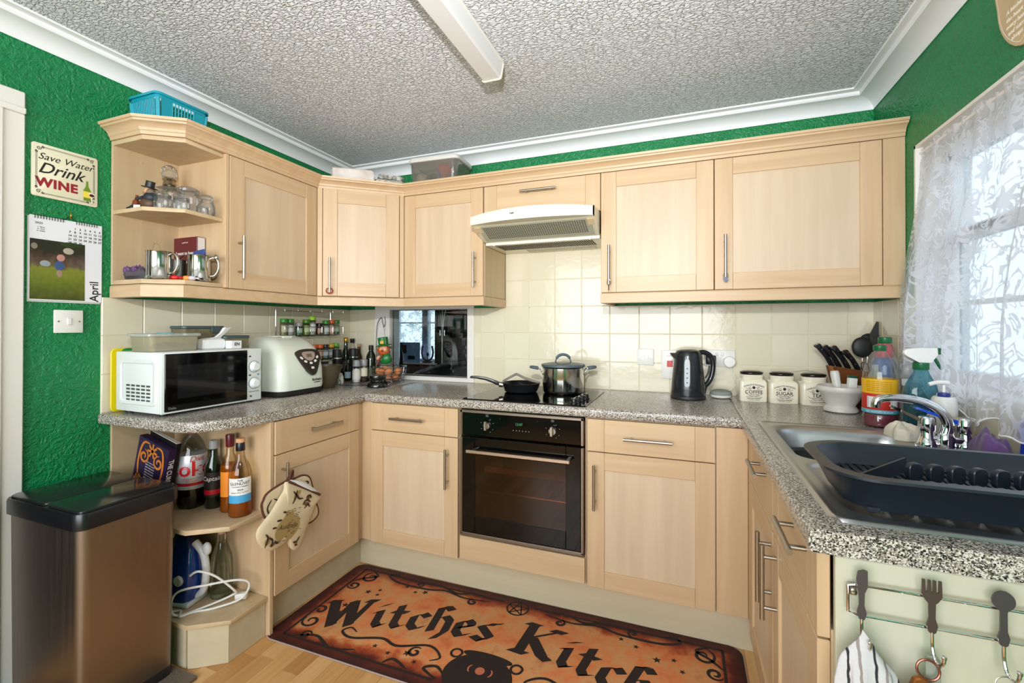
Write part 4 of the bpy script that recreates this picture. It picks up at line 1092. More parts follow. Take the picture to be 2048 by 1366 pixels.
# ------------------------------------------------------------------ left worktop
m_mw = mat('white_enamel', (226, 232, 232), .3)
mw = thing('microwave', 'white microwave oven with black glass door and two dials', 'microwave', (.330, -1.411, WT), R(88.6))
w_, d_, z0, z1 = .424, .292, .012, .247
MB().box(0, w_, .014, d_, z0, z1, .005, 2).build('housing', m_mw, mw)
for x in (.03, w_-.03):
    for y in (.04, d_-.04): MB().lathe([(.012, .0), (.013, z0+.001)], 12, T(x, y, 0)).build('foot', M_blackm, mw)
MB().box(.0, w_, .002, .0135, z0, z1, .003, 2).build('front_frame', m_mw, mw)
dr = MB().box(.010, .350, -.004, .002, z0+.008, z1-.006, .002).build('door', M_blackglass, mw)
MB().box(.055, .285, -.0046, -.0039, .066, .196).build('door_window', mat('smoked_window', (26, 26, 28), .06), dr)
text(dr, 'Delta', .013, mat('grey_print', (110, 112, 116), .5), T(.036, -.0042, .032) @ RX(90), bold=.02)
for z in (.165, .090):
    k = MB().lathe([(.024, 0), (.024, .003), (.019, .006), (.0175, .018), (.0155, .020), (0, .0205)], 28, T(.386, .002, z) @ RX(90)).build('dial', m_mw, mw)
    MB().lathe([(.0265, 0), (.0265, .0012), (.0245, .0014)], 28, T(.386, .0018, z) @ RX(90)).build('dial_ring', mat('grey_ring', (120, 124, 128), .4), k)
b = MB()
for z in (.212, .127): b.sphere((.366, .0015, z), (.006, .001, .0035), 10, 5)
b.build('dial_mark', M_ink, mw); MB().sphere((.408, .0015, .128), (.006, .001, .003), 10, 5).build('blue_mark', mat('blue_print', (30, 130, 190), .4), mw)
text(mw, 'MICROWAVE OVEN', .0055, M_ink, T(.386, .0018, .052) @ RX(90))
MB().lathe([(.005, 0), (.005, .002)], 14, T(.370, .002, .032) @ RX(90)).build('badge', M_steel, mw)
# left side: pressed panel and vents
b = MB(); pr0 = rrect(.030, d_-.028, z0+.028, z1-.028, .02, 5); pr1 = rrect(.050, d_-.045, z0+.046, z1-.046, .014, 5)
b.loft([[(-.0003, y, z) for y, z in pr0], [(-.0045, y, z) for y, z in rrect(.034, d_-.032, z0+.032, z1-.032, .02, 5)], [(-.0045, y, z) for y, z in rrect(.044, d_-.041, z0+.042, z1-.042, .016, 5)], [(-.0006, y, z) for y, z in pr1]], cap0=False, cap1=False)
b.build('pressed_border', m_mw, mw)
for i in range(5):
    for j in range(5):
        MB().box(-.0012, .0004, .068+i*.032, .092+i*.032, .056+j*.0140, .0635+j*.0140, .001).build('vent_slot', mat('vent_dark', (70, 78, 80), .6) if (i, j) == (0, 0) else bpy.data.materials['vent_dark'], mw)

tag(MB().prism(rrect(-1.412, -1.20, WT+.001, 1.170, .02, 4), .0160, .0226, .002, M=Matrix(((0, 0, 1, 0), (1, 0, 0, 0), (0, 1, 0, 0), (0, 0, 0, 1)))).build('chopping_board', mat('yellow_plastic', (238, 214, 20), .4)), 'yellow plastic chopping board upright behind the microwave', 'chopping board')
tag(MB().prism(rrect(-1.380, -1.14, WT+.001, 1.1695, .02, 4), .0235, .0295, .002, M=Matrix(((0, 0, 1, 0), (1, 0, 0, 0), (0, 1, 0, 0), (0, 0, 0, 1)))).build('chopping_board', mat('green_plastic', (30, 140, 60), .4)), 'green plastic chopping board wedged behind the microwave', 'chopping board')

TOP = WT+.2475
def tub(name, label, cat, loc, lx, ly, h, m_body, m_lid, flare=1.06, rz=0, lidh=.012, clip=False):
    t = thing(name, label, cat, loc, rz)
    rg = [[(x*s, y*s, z) for x, y in rrect(-lx/2, lx/2, -ly/2, ly/2, .018, 4)] for s, z in ((.94, .0005), (.95, .003), (1.0, h), (.98, h), (.93, .005), (.92, .004))]
    MB().loft(rg).build('tub', m_body, t)
    l_ = MB().loft([[(x*s, y*s, z) for x, y in rrect(-lx/2, lx/2, -ly/2, ly/2, .02, 4)] for s, z in ((1.01, h+.0005), (flare, h+.003), (flare, h+lidh), (flare-.04, h+lidh+.002), (flare-.09, h+lidh-.001))]).build('lid', m_lid, t)
    return t, l_
m_milky = glass('milky_plastic', (240, 238, 226), .3, .15, .30, (222, 214, 190))
t, l_ = tub('food_tub', 'milky plastic food tub with clear lid on the microwave', 'container', (.200, -1.318, TOP), .135, .190, .058, m_milky, glass('clear_lid', (240, 244, 242), .4, .1, .25), 1.10)
MB().prism(rrect(-.03, .03, -.025, .025, .02, 4), .069, .074, .001).build('vent_button', mat('teal_button', (90, 170, 180), .4), l_)
MB().sphere((0, .01, .022), (.045, .06, .014), 14, 8).build('leftovers', mat('dark_food', (96, 66, 54), .7), t)
m_glid = mat('slate_lid', (66, 82, 88), .4)
m_cl = glass('box_glass', (225, 225, 215), .5, .03, .22, (190, 176, 140))
t, l_ = tub('glass_food_box', 'larger glass food box with slate clip lid behind the tub', 'container', (.105, -1.122, TOP), .10, .185, .088, m_cl, m_glid, 1.05)
MB().box(.0, .05, .02, .07, .094, .099, .001).box(.052, .057, .025, .065, .070, .099, .001).build('clip', m_glid, l_)
t, l_ = tub('glass_food_box', 'smaller glass food box with slate lid beside the bread maker', 'container', (.105, -.997-.03, TOP), .085, .13, .044, m_cl, m_glid, 1.05)
t.location = (.205, -1.035, TOP); l_['label'] = 'slate coloured lid'
t = thing('flour_bag', 'white paper packet with a twisted top on the microwave', 'packet', (.215, -1.140, TOP))
rr_ = random.Random(5)
rg = []
for k, (s, z) in enumerate(((.9, .0005), (1.0, .006), (1.02, .028), (.95, .042), (.6, .048), (.25, .052), (.22, .070), (.30, .095))):
    rg.append([(x*s*(1+rr_.uniform(-.05, .05)) + (.02*max(0, k-4)), y*s*(1+rr_.uniform(-.05, .05)) + .008*max(0, k-3), z) for x, y in rrect(-.032, .032, -.05, .05, .01, 3)])
MB().loft(rg).build('paper_wrap', mat('white_paper', (232, 232, 232), .7, bmp=(40, .3, .004)), t, ang=25)
t = thing('small_carton', 'small white lettered carton between the food boxes', 'box', (.135, -.975, WT+.2475)); t.location = (.262, -1.068, TOP)
MB().box(-.02, .02, -.025, .025, .0005, .036, .001).build('carton', mat('white_card', (230, 230, 232), .6), t)
text(t, 'EN', .020, M_ink, T(.0204, .002, .020) @ RZ(90) @ RX(90), bold=.02)

# bread maker
bmk = thing('bread_maker', 'cream white bread maker with black shield control panel', 'bread maker', (.240, -.752, WT), R(90))
m_bm = mat('ivory_plastic', (222, 228, 216), .28, coat=.3)
# local: x along the front (width), y=-depth front
def bring(hw_, f_, bk, z, r_): return [(x, y, z) for x, y in rrect(-hw_, hw_, -f_, bk, r_, 6)]
rg = [bring(.146, .122, .148, .030, .05), bring(.148, .125, .150, .045, .05), bring(.148, .120, .150, .13, .05), bring(.145, .104, .149, .19, .05), bring(.138, .080, .147, .235, .05), bring(.126, .046, .143, .268, .05), bring(.110, .010, .136, .288, .045), bring(.09, -.02, .12, .296, .04), bring(.06, -.05, .10, .298, .02)]
MB().loft(rg).build('casing', m_bm, bmk, ang=70)
MB().loft([bring(.140, .116, .143, .003, .05), bring(.144, .121, .147, .012, .05), bring(.1465, .1235, .149, .030, .05)]).build('base', M_blackm, bmk, ang=60)
for x in (-.1, .1):
    for y in (-.08, .1): MB().lathe([(.012, 0), (.012, .004)], 10, T(x, y, 0)).build('foot', M_black, bmk)
MB().tube([(x, y, .2965) for x, y in rrect(-.07, .07, -.0, .115, .03, 5)], .002, 6, closed=True).build('lid_seam', m_bm, bmk)
MB().box(-.03, .03, -.005, .012, .288, .299, .003).build('lid_handle', m_bm, bmk)
# control shield on the sloping front
shM = T(.040, -.1110, .176) @ RX(90-22)
shp = [tuple(p)[:2] for p in spline([(-.088, .052, 0), (-.04, .066, 0), (.04, .066, 0), (.084, .050, 0), (.088, .015, 0), (.05, -.05, 0), (.012, -.092, 0), (-.012, -.092, 0), (-.05, -.05, 0), (-.09, .020, 0)], 5, closed=True)]
shp = [(x*.86, y*.86) for x, y in shp]
shd = MB().prism(shp[::-1], -.012, .0035, .001, M=shM).build('control_panel', mat('espresso_panel', (46, 40, 38), .25), bmk)
MB().prism([tuple(p)[:2] for p in spline([(-.036, .040, 0), (.036, .040, 0), (.034, .010, 0), (0, -.008, 0), (-.034, .010, 0)], 5, closed=True)][::-1], .0035, .0055, M=shM).build('display_bezel', mat('taupe_plastic', (168, 150, 138), .4), shd)
MB().box(-.017, .017, .012, .030, .0055, .0062, M=shM).build('display', mat('lcd', (116, 100, 86), .2), shd)
for i, (x, y) in enumerate(((-.052, .010), (-.032, -.010), (0, -.020), (.032, -.010), (.052, .010), (.002, -.046))):
    MB().prism(rrect(-.0095, .0095, -.006, .006, .004, 3), .0035, .006, .001, M=shM @ T(x, y, 0) @ RZ((-38, -20, 0, 20, 38, 0)[i])).build('button', M_plas, shd)
text(bmk, 'fastbake', .020, M_ink, T(.075, -.1263, .072) @ RX(90), shear=.2, bold=.01)
text(bmk, 'breadmaker', .009, M_ink, T(.078, -.1266, .058) @ RX(90), bold=.02)

# wire spice rack with jars
sr = thing('spice_rack', 'two tier wire spice rack hanging on the left wall tiles', 'spice rack', (0, 0, 0))
RX0, RX1, RY0, RY1 = .014, .082, -.622, -.160
def shelf_wires(z):
    b = MB()
    for x in (RX0, RX1):
        b.tube([(x, RY0, z), (x, RY1, z)], .0018, 6)
    b.tube([(RX1, RY0, z+.052), (RX1, RY1, z+.052)], .0018, 6)
    for k in range(6):
        y = RY0+(RY1-RY0)*k/5
        b.tube([(RX0, y, z), (RX1, y, z), (RX1, y, z+.052)], .0015, 6)
    return b
shelf_wires(1.206).build('upper_tier', M_chrome, sr); shelf_wires(1.058).build('lower_tier', M_chrome, sr)
MB().tube([(RX0, RY0, 1.045), (RX0, RY0, 1.372)], .0022, 6).build('upright', M_chrome, sr); MB().tube([(RX0, RY1-.04, 1.045), (RX0, RY1-.04, 1.372)], .0022, 6).build('upright', M_chrome, sr)
b = MB().tube([(RX1, RY0, 1.348), (RX1, RY1, 1.348)], .0022, 6)
for k in range(6): b.tube([(RX1, RY0+(RY1-RY0)*k/5, 1.348), (RX1, RY0+(RY1-RY0)*k/5, 1.371)], .0016, 6)
b.tube([(RX0, RY0, 1.346), (RX1, RY0, 1.346)], .0018, 6); b.tube([(RX0, RY1, 1.346), (RX1, RY1, 1.346)], .0018, 6); b.build('top_rail', M_chrome, sr)
jars = [(-.598, .096, (52, 140, 40), (150, 140, 90), 'green lidded jar of pale seeds, leftmost on the upper tier'), (-.553, .095, (44, 128, 40), (170, 176, 170), 'green lidded herb jar, second from the left on the upper tier'),
 (-.490, .074, (150, 150, 148), (86, 128, 96), 'silver lidded herb jar on the upper tier'), (-.435, .094, (70, 120, 30), (130, 160, 60), 'olive green lidded jar in the middle of the upper tier'), (-.388, .112, (140, 200, 40), (190, 190, 176), 'tallest jar with a lime green lid on the upper tier'),
 (-.330, .072, (24, 24, 24), (120, 70, 36), 'black lidded jar of dark spice on the upper tier'), (-.275, .090, (50, 130, 44), (176, 182, 176), 'green lidded jar second from the right end of the upper tier'), (-.227, .094, (196, 84, 40), (200, 150, 120), 'red brown lidded jar on the upper tier'), (-.184, .094, (40, 110, 40), (60, 100, 50), 'dark green lidded jar, rightmost on the upper tier')]
low = [(-.372, .088, (214, 96, 36), (196, 120, 70), 'orange lidded jar, leftmost seen on the lower tier'), (-.325, .088, (222, 104, 40), (200, 130, 80), 'bright orange lidded jar second on the lower tier'), (-.280, .086, (26, 26, 28), (150, 170, 190), 'black lidded jar with a pale blue label on the lower tier'), (-.230, .088, (214, 160, 30), (170, 176, 170), 'yellow lidded jar on the lower tier'), (-.187, .092, (90, 180, 60), (140, 160, 120), 'green lidded jar, rightmost on the lower tier')]
m_jg = glass('spice_glass', (235, 238, 235), .5)
def spice(y, zb, h, lidc, fill, lab):
    t = thing('spice_jar', lab, 'jar', (.047, y, zb), 0, 'spice jars in the wire rack')
    r_ = .0205; lh = .022
    MB().lathe([(r_-.002, .0003), (r_, .003), (r_, h-lh-.008), (r_-.003, h-lh)], 16).build('jar_body', m_jg, t)
    MB().lathe([(0, .002), (r_-.002, .002), (r_-.002, (h-lh)*.82), (0, (h-lh)*.82)], 14).build('spice_fill', mat('spice', fill, .8), t)
    lb = MB()
    lb.loft([[((r_+.0003)*math.cos(R(a)), (r_+.0003)*math.sin(R(a)), z) for a in range(-75, 76, 15)] for z in (h*.20, h*.58)], closed=False, cap0=False, cap1=False)
    lb.build('paper_label', mat('jar_label', tuple(min(255, int(c*.5+118)) for c in fill), .6), t)
    MB().lathe([(r_*.98, h-lh), (r_*1.0, h-lh+.002), (r_*1.0, h-.002), (r_*.94, h), (0, h)], 16).build('lid', mat('jar_lid', lidc, .35), t)
for y, h, lc, fc, lab in jars: spice(y, 1.2085, h, lc, fc, lab)
for y, h, lc, fc, lab in low: spice(y, 1.0605, h, lc, fc, lab)

# bottles in the corner
def bottle(name, label, cat, loc, prof, m_, cap=None, capm=None, liquid=None, label_z=None, label_m=None, n=24, group=None, rz=0, sx=1, sy=1, txt=None):
    t = thing(name, label, cat, loc, rz, group)
    MB().lathe(prof, n, sx=sx, sy=sy).build('bottle_body', m_, t, ang=50)
    rmax = max(p[0] for p in prof)
    if cap: MB().lathe(cap, n).build('cap', capm, t, ang=40)
    if liquid:
        zt, lm = liquid
        lp = []
        for i_, (r_, z_) in enumerate(prof):
            if z_ <= zt: lp.append((max(r_-.0015, .001), z_+.001))
            else:
                r0, z0_ = prof[i_-1]; f_ = (zt-z0_)/(z_-z0_); lp.append((r0+(r_-r0)*f_-.0015, zt)); break
        MB().lathe(lp+[(0.0, lp[-1][1])], n, sx=sx, sy=sy).build('liquid', lm, t, ang=50)
    if label_z:
        a0, a1 = (label_z[2], label_z[3]) if len(label_z) > 2 else (-180, 180)
        MB().loft([[((rmax*sx+.0006)*math.cos(R(a)), (rmax*sy+.0006)*math.sin(R(a)), z) for a in [a0+(a1-a0)*k/24 for k in range(25)]] for z in label_z[:2]], closed=False, cap0=False, cap1=False).build('paper_label', label_m, t)
    return t
m_dkg = mat('dark_green_glass', (16, 24, 10), .08, coat=.5)
m_grnglass = glass('green_glass', (60, 96, 50), .5, .02, .25, (30, 44, 18))
m_gold = mat('gold_foil', (190, 150, 60), .3, .8)
G_c = 'bottles in the worktop corner'
bottle('sauce_bottle', 'dark sauce bottle with a gold cap in the worktop corner', 'bottle', (.054, -.101, WT), [(.026, .0005), (.028, .004), (.028, .15), (.024, .175), (.013, .205), (.012, .25)], m_dkg, [(.0135, .246), (.0145, .248), (.0145, .272), (.012, .275), (0, .275)], m_gold, label_z=(.05, .12), label_m=mat('dark_label', (50, 44, 40), .6), group=G_c)
bottle('oil_bottle', 'clear oil bottle with a black and yellow cap in the corner', 'bottle', (.052, -.036, WT), [(.025, .0005), (.027, .004), (.027, .16), (.024, .19), (.012, .225), (.012, .24)], M_glass, [(.014, .238), (.015, .24), (.015, .266), (0, .267)], M_black, (.13, glass('pale_oil', (220, 210, 140), .2, .05, .35, (210, 190, 110))), (.06, .14, -180, 180), mat('pale_label', (200, 196, 170), .6), group=G_c)
bottle('vinegar_bottle', 'slim brown vinegar bottle with cork top beside the olive oil', 'bottle', (.118, -.048, WT), [(.020, .0005), (.022, .004), (.022, .12), (.018, .15), (.010, .18), (.010, .215)], glass('amber_glass', (150, 100, 60), .5, .02, .3, (70, 40, 20)), [(.010, .213), (.011, .215), (.011, .232), (0, .232)], mat('cork', (190, 150, 110), .8), group=G_c)
for x, y, lab in ((.116, -.252, 'black electric grinder with steel band, nearer the bowl'), (.124, -.112, 'black electric grinder with steel band, nearer the hatch')):
    t = thing('pepper_grinder', lab, 'grinder', (x, y, WT), R(-40), 'electric grinders in the corner')
    MB().lathe([(.027, .0005), (.028, .003), (.028, .142)], 28).build('lower_body', M_black, t)
    MB().lathe([(.0284, .142), (.0288, .143), (.0288, .150), (.0284, .151)], 28).build('steel_band', M_chrome, t)
    MB().lathe([(.028, .151), (.028, .195), (.025, .203), (0, .205)], 28).build('upper_body', M_blackm, t)
    MB().box(-.0035, .0035, -.0290, -.026, .07, .14, .001).build('level_window', M_chrome, t)
bottle('mini_bottle', 'small green glass bottle with a silver cap before the grinders', 'bottle', (.160, -.205, WT), [(.017, .0005), (.019, .003), (.019, .075), (.015, .092), (.007, .105), (.007, .118)], m_grnglass, [(.008, .116), (.0085, .117), (.0085, .134), (0, .135)], M_chrome, label_z=(.02, .06), label_m=mat('pale_blue_label', (150, 176, 186), .6))
bottle('salt_mill', 'clear plastic salt mill with white crystals', 'salt mill', (.258, -.240, WT), [(.022, .0005), (.0245, .004), (.0245, .09), (.021, .10)], M_glass, [(.0225, .1005), (.023, .103), (.021, .130), (.018, .139), (0, .14)], glass('clear_cap', (235, 238, 240), .5, .05, .3), (.085, mat('salt', (230, 228, 222), .8)), (.02, .075, -180, 180), mat('white_label', (226, 224, 214), .6))
bottle('pepper_mill', 'clear plastic pepper mill next to the olive oil', 'pepper mill', (.272, -.188, WT), [(.021, .0005), (.0235, .004), (.0235, .09), (.020, .10)], M_glass, [(.0215, .1005), (.022, .103), (.024, .135), (.022, .141), (0, .141)], glass('clear_cap2', (228, 230, 232), .5, .05, .25), (.03, mat('peppercorns', (70, 46, 34), .8)), (.035, .085, -180, 180), mat('cream_label', (220, 214, 190), .6))
bottle('olive_oil_bottle', 'dark green olive oil bottle with a black cap by the hatch frame', 'bottle', (.283, -.132, WT), [(.030, .0005), (.032, .005), (.032, .135), (.027, .165), (.014, .190), (.0135, .200)], m_dkg, [(.015, .198), (.0155, .200), (.0155, .226), (.013, .228), (0, .228)], M_blackm, label_z=(.02, .085), label_m=mat('olive_label', (50, 58, 34), .5))
t = thing('plug_adaptor', 'white wedge shaped plug adaptor behind the glass bowl', 'adaptor', (.190, -.322, WT))
MB().loft([[(x*s, y*s, z) for x, y in rrect(-.024, .024, -.022, .022, .006, 3)] for s, z in ((1, .0005), (.98, .04), (.7, .062), (.6, .064))]).build('adaptor_body', M_plas, t)
gb = thing('glass_bowl', 'flared smoky glass bowl beside the bread maker', 'bowl', (.268, -.500, WT))
MB().lathe([(.038, .0005), (.042, .004), (.060, .05), (.082, .118), (.086, .128), (.083, .128), (.057, .052), (.038, .008), (0, .008)], 32).build('bowl_body', glass('smoky_glass', (170, 160, 140), .6, .03, .35, (140, 122, 96)), gb)
MB().lathe([(.0, .010), (.038, .010), (.058, .060), (.0, .066)], 24).build('oats', mat('oats', (170, 146, 110), .9, bmp=(200, .5)), gb)
bottle('sauce_jar', 'short black lidded jar standing behind the glass bowl', 'jar', (.150, -.400, WT), [(.026, .0005), (.028, .003), (.028, .10), (.024, .112)], M_glass, [(.0265, .112), (.027, .113), (.027, .135), (.024, .137), (0, .137)], M_black, (.085, mat('dark_sauce', (80, 50, 34), .6)))
pk = thing('charging_dock', 'round glossy black charging dock with a trailing cable', 'dock', (.520, -.372, WT))
MB().lathe([(.056, .0005), (.062, .006), (.062, .016), (.056, .027), (.045, .034), (.043, .042), (.047, .050), (.050, .060), (.048, .068), (.040, .071), (0, .071)], 36).build('dock_body', mat('gloss_black', (14, 14, 16), .1, coat=.5), pk)
MB().tube(spline([(-.060, .004, .008), (-.12, .02, .004), (-.18, -.02, .004), (-.25, -.03, .004), (-.285, .02, .012), (-.316, .04, .030)], 8), .0022, 6).build('cable', M_blackm, pk)

# egg basket with leprechaun ornament
eb = thing('egg_basket', 'chrome wire egg basket with a tall hanging hook', 'basket', (.432, -.138, WT))
b = MB()
def circ(r_, z, n=36): return [(r_*math.cos(2*math.pi*k/n), r_*math.sin(2*math.pi*k/n), z) for k in range(n)]
for r_, z, wr_ in ((.104, .096, .0022), (.102, .072, .0016), (.096, .050, .0016), (.085, .030, .0016), (.060, .012, .0022)): b.tube(circ(r_, z), wr_, 6, closed=True)
b.build('wire_rings', M_chrome, eb)
b = MB()
for k in range(8):
    a = 2*math.pi*k/8
    b.tube([(r_*math.cos(a), r_*math.sin(a), z) for r_, z in ((.02, .010), (.060, .011), (.085, .030), (.096, .05), (.102, .072), (.104, .096))], .0016, 6)
b.build('ribs', M_chrome, eb)
for k in range(4):
    a = R(45+90*k); MB().sphere((.062*math.cos(a), .062*math.sin(a), .006), .0058, 10, 6).build('foot', M_chrome, eb)
MB().tube(spline([(-.104, 0, .096), (-.104, 0, .26), (-.096, 0, .36), (-.066, 0, .405), (-.054, 0, .37), (-.045, 0, .345), (-.036, 0, .375), (-.040, 0, .412)], 8), .0030, 8).build('hanging_hook', mat('dark_wire', (96, 88, 82), .35, .9), eb)
MB().tube(spline([(.104, 0, .096), (.06, 0, .10), (-.02, 0, .2), (-.045, 0, .345)], 8), .0016, 6).build('stay_wire', mat('dark_wire2', (96, 88, 82), .35, .9), eb)
m_egg = mat('brown_eggshell', (206, 138, 92), .5, var=(20, (192, 120, 76)))
em = MB().sphere((0, 0, 0), (.0215, .0215, .028), 18, 12, deform=lambda d: 1-.10*max(0, d.z)).mesh('egg', m_egg)
epos = [(-.038, -.030, .036, 70, 20), (.012, -.044, .036, 80, 100), (.048, -.006, .037, 75, 190), (.010, .030, .036, 80, 60), (-.042, .026, .036, 60, 300), (-.062, -.030, .074, 75, 30), (-.018, -.062, .073, 70, 110), (.034, -.056, .074, 65, 150), (.068, -.012, .077, 40, 200), (.0, -.010, .078, 80, 250), (.040, .044, .074, 70, 20), (-.050, .020, .080, 70, 330)]
pos_l = ['leftmost egg of the lower layer', 'egg low at the front of the basket', 'egg low at the right of the basket', 'egg low at the back of the basket', 'egg low at the back left of the basket', 'leftmost egg of the upper layer', 'upper egg at the front left', 'upper egg at the front right', 'upright egg at the right rim', 'egg in the centre of the upper layer', 'upper egg at the back right', 'upper egg at the back left']
for (x, y, z, tx, rz), lb in zip(epos, pos_l):
    o = link('egg', em); o.location = (.432+x, -.138+y, WT+z-.004); o.rotation_euler = (R(tx), 0, R(rz)); tag(o, 'brown '+lb+' in the wire basket', 'egg', 'brown eggs in the wire basket')
lp = thing('leprechaun_ornament', 'painted leprechaun ornament in green hat behind the eggs', 'ornament', (.372, -.120, WT+.106), R(16))
m_gr = mat('ornament_green', (24, 118, 52), .35); m_or = mat('ornament_orange', (196, 92, 36), .5); m_sk = mat('ornament_skin', (232, 170, 130), .5); m_br = mat('ornament_brown', (100, 60, 44), .5)
MB().sphere((.012, 0, .038), (.040, .024, .038), 20, 12).build('coat', m_gr, lp)
MB().sphere((0, -.003, .092), (.042, .024, .034), 20, 12).build('beard', m_or, lp)
MB().sphere((.004, -.018, .100), (.028, .014, .020), 18, 10).build('face', m_sk, lp)
MB().sphere((.004, -.033, .100), (.007, .006, .006), 10, 6).sphere((-.006, -.030, .110), .003, 8, 5).sphere((.014, -.030, .110), .003, 8, 5).build('features', mat('ornament_pink', (226, 150, 116), .5), lp)
MB().sphere((.002, -.030, .088), (.010, .004, .006), 10, 6).build('mouth', mat('ornament_red', (150, 30, 30), .5), lp)
MB().lathe([(.050, .0), (.052, .004), (.034, .010), (.030, .012), (.032, .052), (.028, .056), (0, .057)], 24, T(.0, 0, .118) @ RY(-8)).build('hat', m_gr, lp)
MB().box(-.012, .012, -.035, -.028, .132, .152, .002).build('hat_buckle', mat('ornament_gold', (224, 176, 50), .3), lp)
MB().sphere((-.022, -.016, .040), (.020, .014, .018), 14, 8).build('hands', m_sk, lp)
MB().tube([(-.035, -.024, .004), (-.012, -.03, .04), (.004, -.028, .064)], [.012, .007, .005], 10).build('pipe', m_br, lp)

# end shelf: books, bottles, iron
bk = thing('cookery_book', 'purple and orange curry cookery book leaning on the end shelf', 'book', (.030, -1.352, .5055))
mB = T(0, 0, .0492) @ RY(15)
bb = MB().box(0, .188, .0, .030, .0, .272, .0015, M=mB).build('book_block', mat('book_purple', (44, 28, 62), .35), bk)
m_bo = mat('cover_orange', (206, 120, 40), .5)
b = MB()
for s in (-1, 1):
    for st in (spiral(s*.045, .20, .030, .006, 90, 1.4*s), spiral(s*.062, .10, .026, .006, 200, -1.3*s), [tuple(p)[:2] for p in spline([(s*.02, .26, 0), (s*.06, .25, 0), (s*.075, .17, 0), (s*.05, .05, 0)], 6)]): pen([st], .010, None, mb=b, taper=True)
for k in range(7): pen([[(0, .235), (.030*math.cos(R(-60+50*k)), .235+.030*math.sin(R(-60+50*k)))]], .009, None, mb=b)
b2 = MB(); 
bo = b.build('cover_pattern', m_bo, bb, smooth=False, weld=False); bo.data.transform(mB @ T(.094, -.0004, 0) @ RX(90))
for k in range(9): text(bb, 'spice and curry', .009, mat('cover_print', (200, 190, 190), .6) if k == 0 else bpy.data.materials['cover_print'], mB @ T(.094, -.0005, .185-.011*k) @ RX(90), name='blurb')
text(bb, 'THE CURRY GUY', .026, mat('spine_white', (236, 232, 226), .5), mB @ T(.1884, .015, .150) @ RZ(90) @ RX(90) @ RZ(-90), name='spine_title', sx=.8, bold=.015)
bk = thing('cookery_book', 'black cookery book with pale pages behind the curry book', 'book', (.040, -1.3205, .5055))
MB().box(0, .165, .0, .022, .0, .290, .0015, M=T(0, 0, .0432) @ RY(15)).build('book_block', mat('book_black', (24, 22, 24), .35), bk)
MB().box(.004, .162, .003, .019, .29, .292, M=T(0, 0, .0432) @ RY(15)).build('pages', mat('pages', (210, 204, 190), .8), bk)
G_s = 'bottles on the end shelf'
ck = thing('cola_bottle', 'large plastic cola bottle with silver and red label', 'bottle', (.240, -1.236, .5055), R(-34), G_s)
rg = []
for r_, z, lob in ((.030, .001, .25), (.046, .006, .22), (.053, .03, .10), (.0545, .06, 0), (.0545, .20, 0), (.052, .23, 0), (.042, .265, 0), (.026, .292, 0), (.0135, .305, 0), (.0135, .320, 0)):
    rg.append([(r_*(1+lob*(abs(math.cos(2.5*2*math.pi*k/40))-.8))*math.cos(2*math.pi*k/40), r_*(1+lob*(abs(math.cos(2.5*2*math.pi*k/40))-.8))*math.sin(2*math.pi*k/40), z) for k in range(40)])
MB().loft(rg).build('bottle_body', glass('pet_plastic', (235, 238, 238), .5), ck, ang=50)
MB().loft([[(x*.97, y*.97, z+.001) for x, y, z in r_] for r_ in rg[:5]]).build('cola', mat('cola', (26, 14, 10), .1), ck, ang=50)
MB().lathe([(.0155, .306), (.0155, .324), (.013, .3255), (0, .3255)], 20).build('cap', mat('red_cap', (180, 20, 26), .4), ck)
def wrap_text(parent, s, size, m, r_, z, a0, **kw):
    o = text(parent, s, size, m, Matrix.Identity(4), ext=.0, **kw)
    for v in o.data.vertices:
        x, y, e = v.co; a = R(a0)+x/r_; rr2 = r_+.0012+e
        v.co = (rr2*math.cos(a), rr2*math.sin(a), z+y)
    return o
lb = MB().lathe([(.0552, .085), (.0555, .086), (.0555, .222), (.0552, .223)], 40).build('label_band', mat('silver_label', (200, 202, 204), .3, .3), ck)
MB().lathe([(.0557, .100), (.0558, .101), (.0558, .111), (.0557, .112)], 40).build('red_stripe', mat('label_red', (190, 24, 34), .4), lb)
m_lr = mat('label_red2', (196, 20, 34), .4)
wrap_text(lb, 'Coke', .082, m_lr, .0555, .166, -16, bold=.02)
wrap_text(lb, 'Diet', .030, m_lr, .0555, .208, 18, shear=.3)
wrap_text(lb, 'REFRESHING TASTE', .008, m_lr, .0555, .128, 0)
wrap_text(lb, 'NO SUGAR', .008, m_lr, .0555, .119, 0)
t = bottle('rum_bottle', 'dark rum bottle with a clear cap behind the cola', 'bottle', (.330, -1.206, .5055), [(.030, .0005), (.034, .006), (.034, .14), (.033, .175), (.016, .215), (.014, .245)], m_dkg, [(.016, .243), (.017, .244), (.017, .276), (.015, .278), (0, .278)], glass('grey_cap', (200, 200, 200), .5, .05, .5), label_z=(.05, .15), label_m=mat('rum_label', (40, 26, 24), .5), group=G_s)
wrap_text(t, 'Captain', .024, mat('label_white', (230, 226, 220), .5), .0352, .125, -50, shear=.2)
MB().lathe([(.0348, .060), (.035, .061), (.035, .078), (.0348, .079)], 28).build('red_band', m_lr, t)
m_wg = glass('whisky_glass', (248, 240, 222), .5)
m_wh = glass('whisky', (226, 150, 50), .3, .03, .45, (196, 110, 24))
t = bottle('whisky_bottle', 'square shouldered amber whisky bottle with dark red cap', 'bottle', (.425, -1.206, .5055), [(.032, .0005), (.036, .006), (.034, .05), (.036, .17), (.030, .205), (.015, .232), (.0135, .262)], m_wg, [(.0150, .260), (.0155, .262), (.0165, .305), (.015, .310), (0, .310)], mat('dark_red_cap', (92, 20, 30), .3), (.19, m_wh), (.065, .165, -60, 60), mat('orange_label', (236, 140, 40), .5), group=G_s, rz=R(-40))
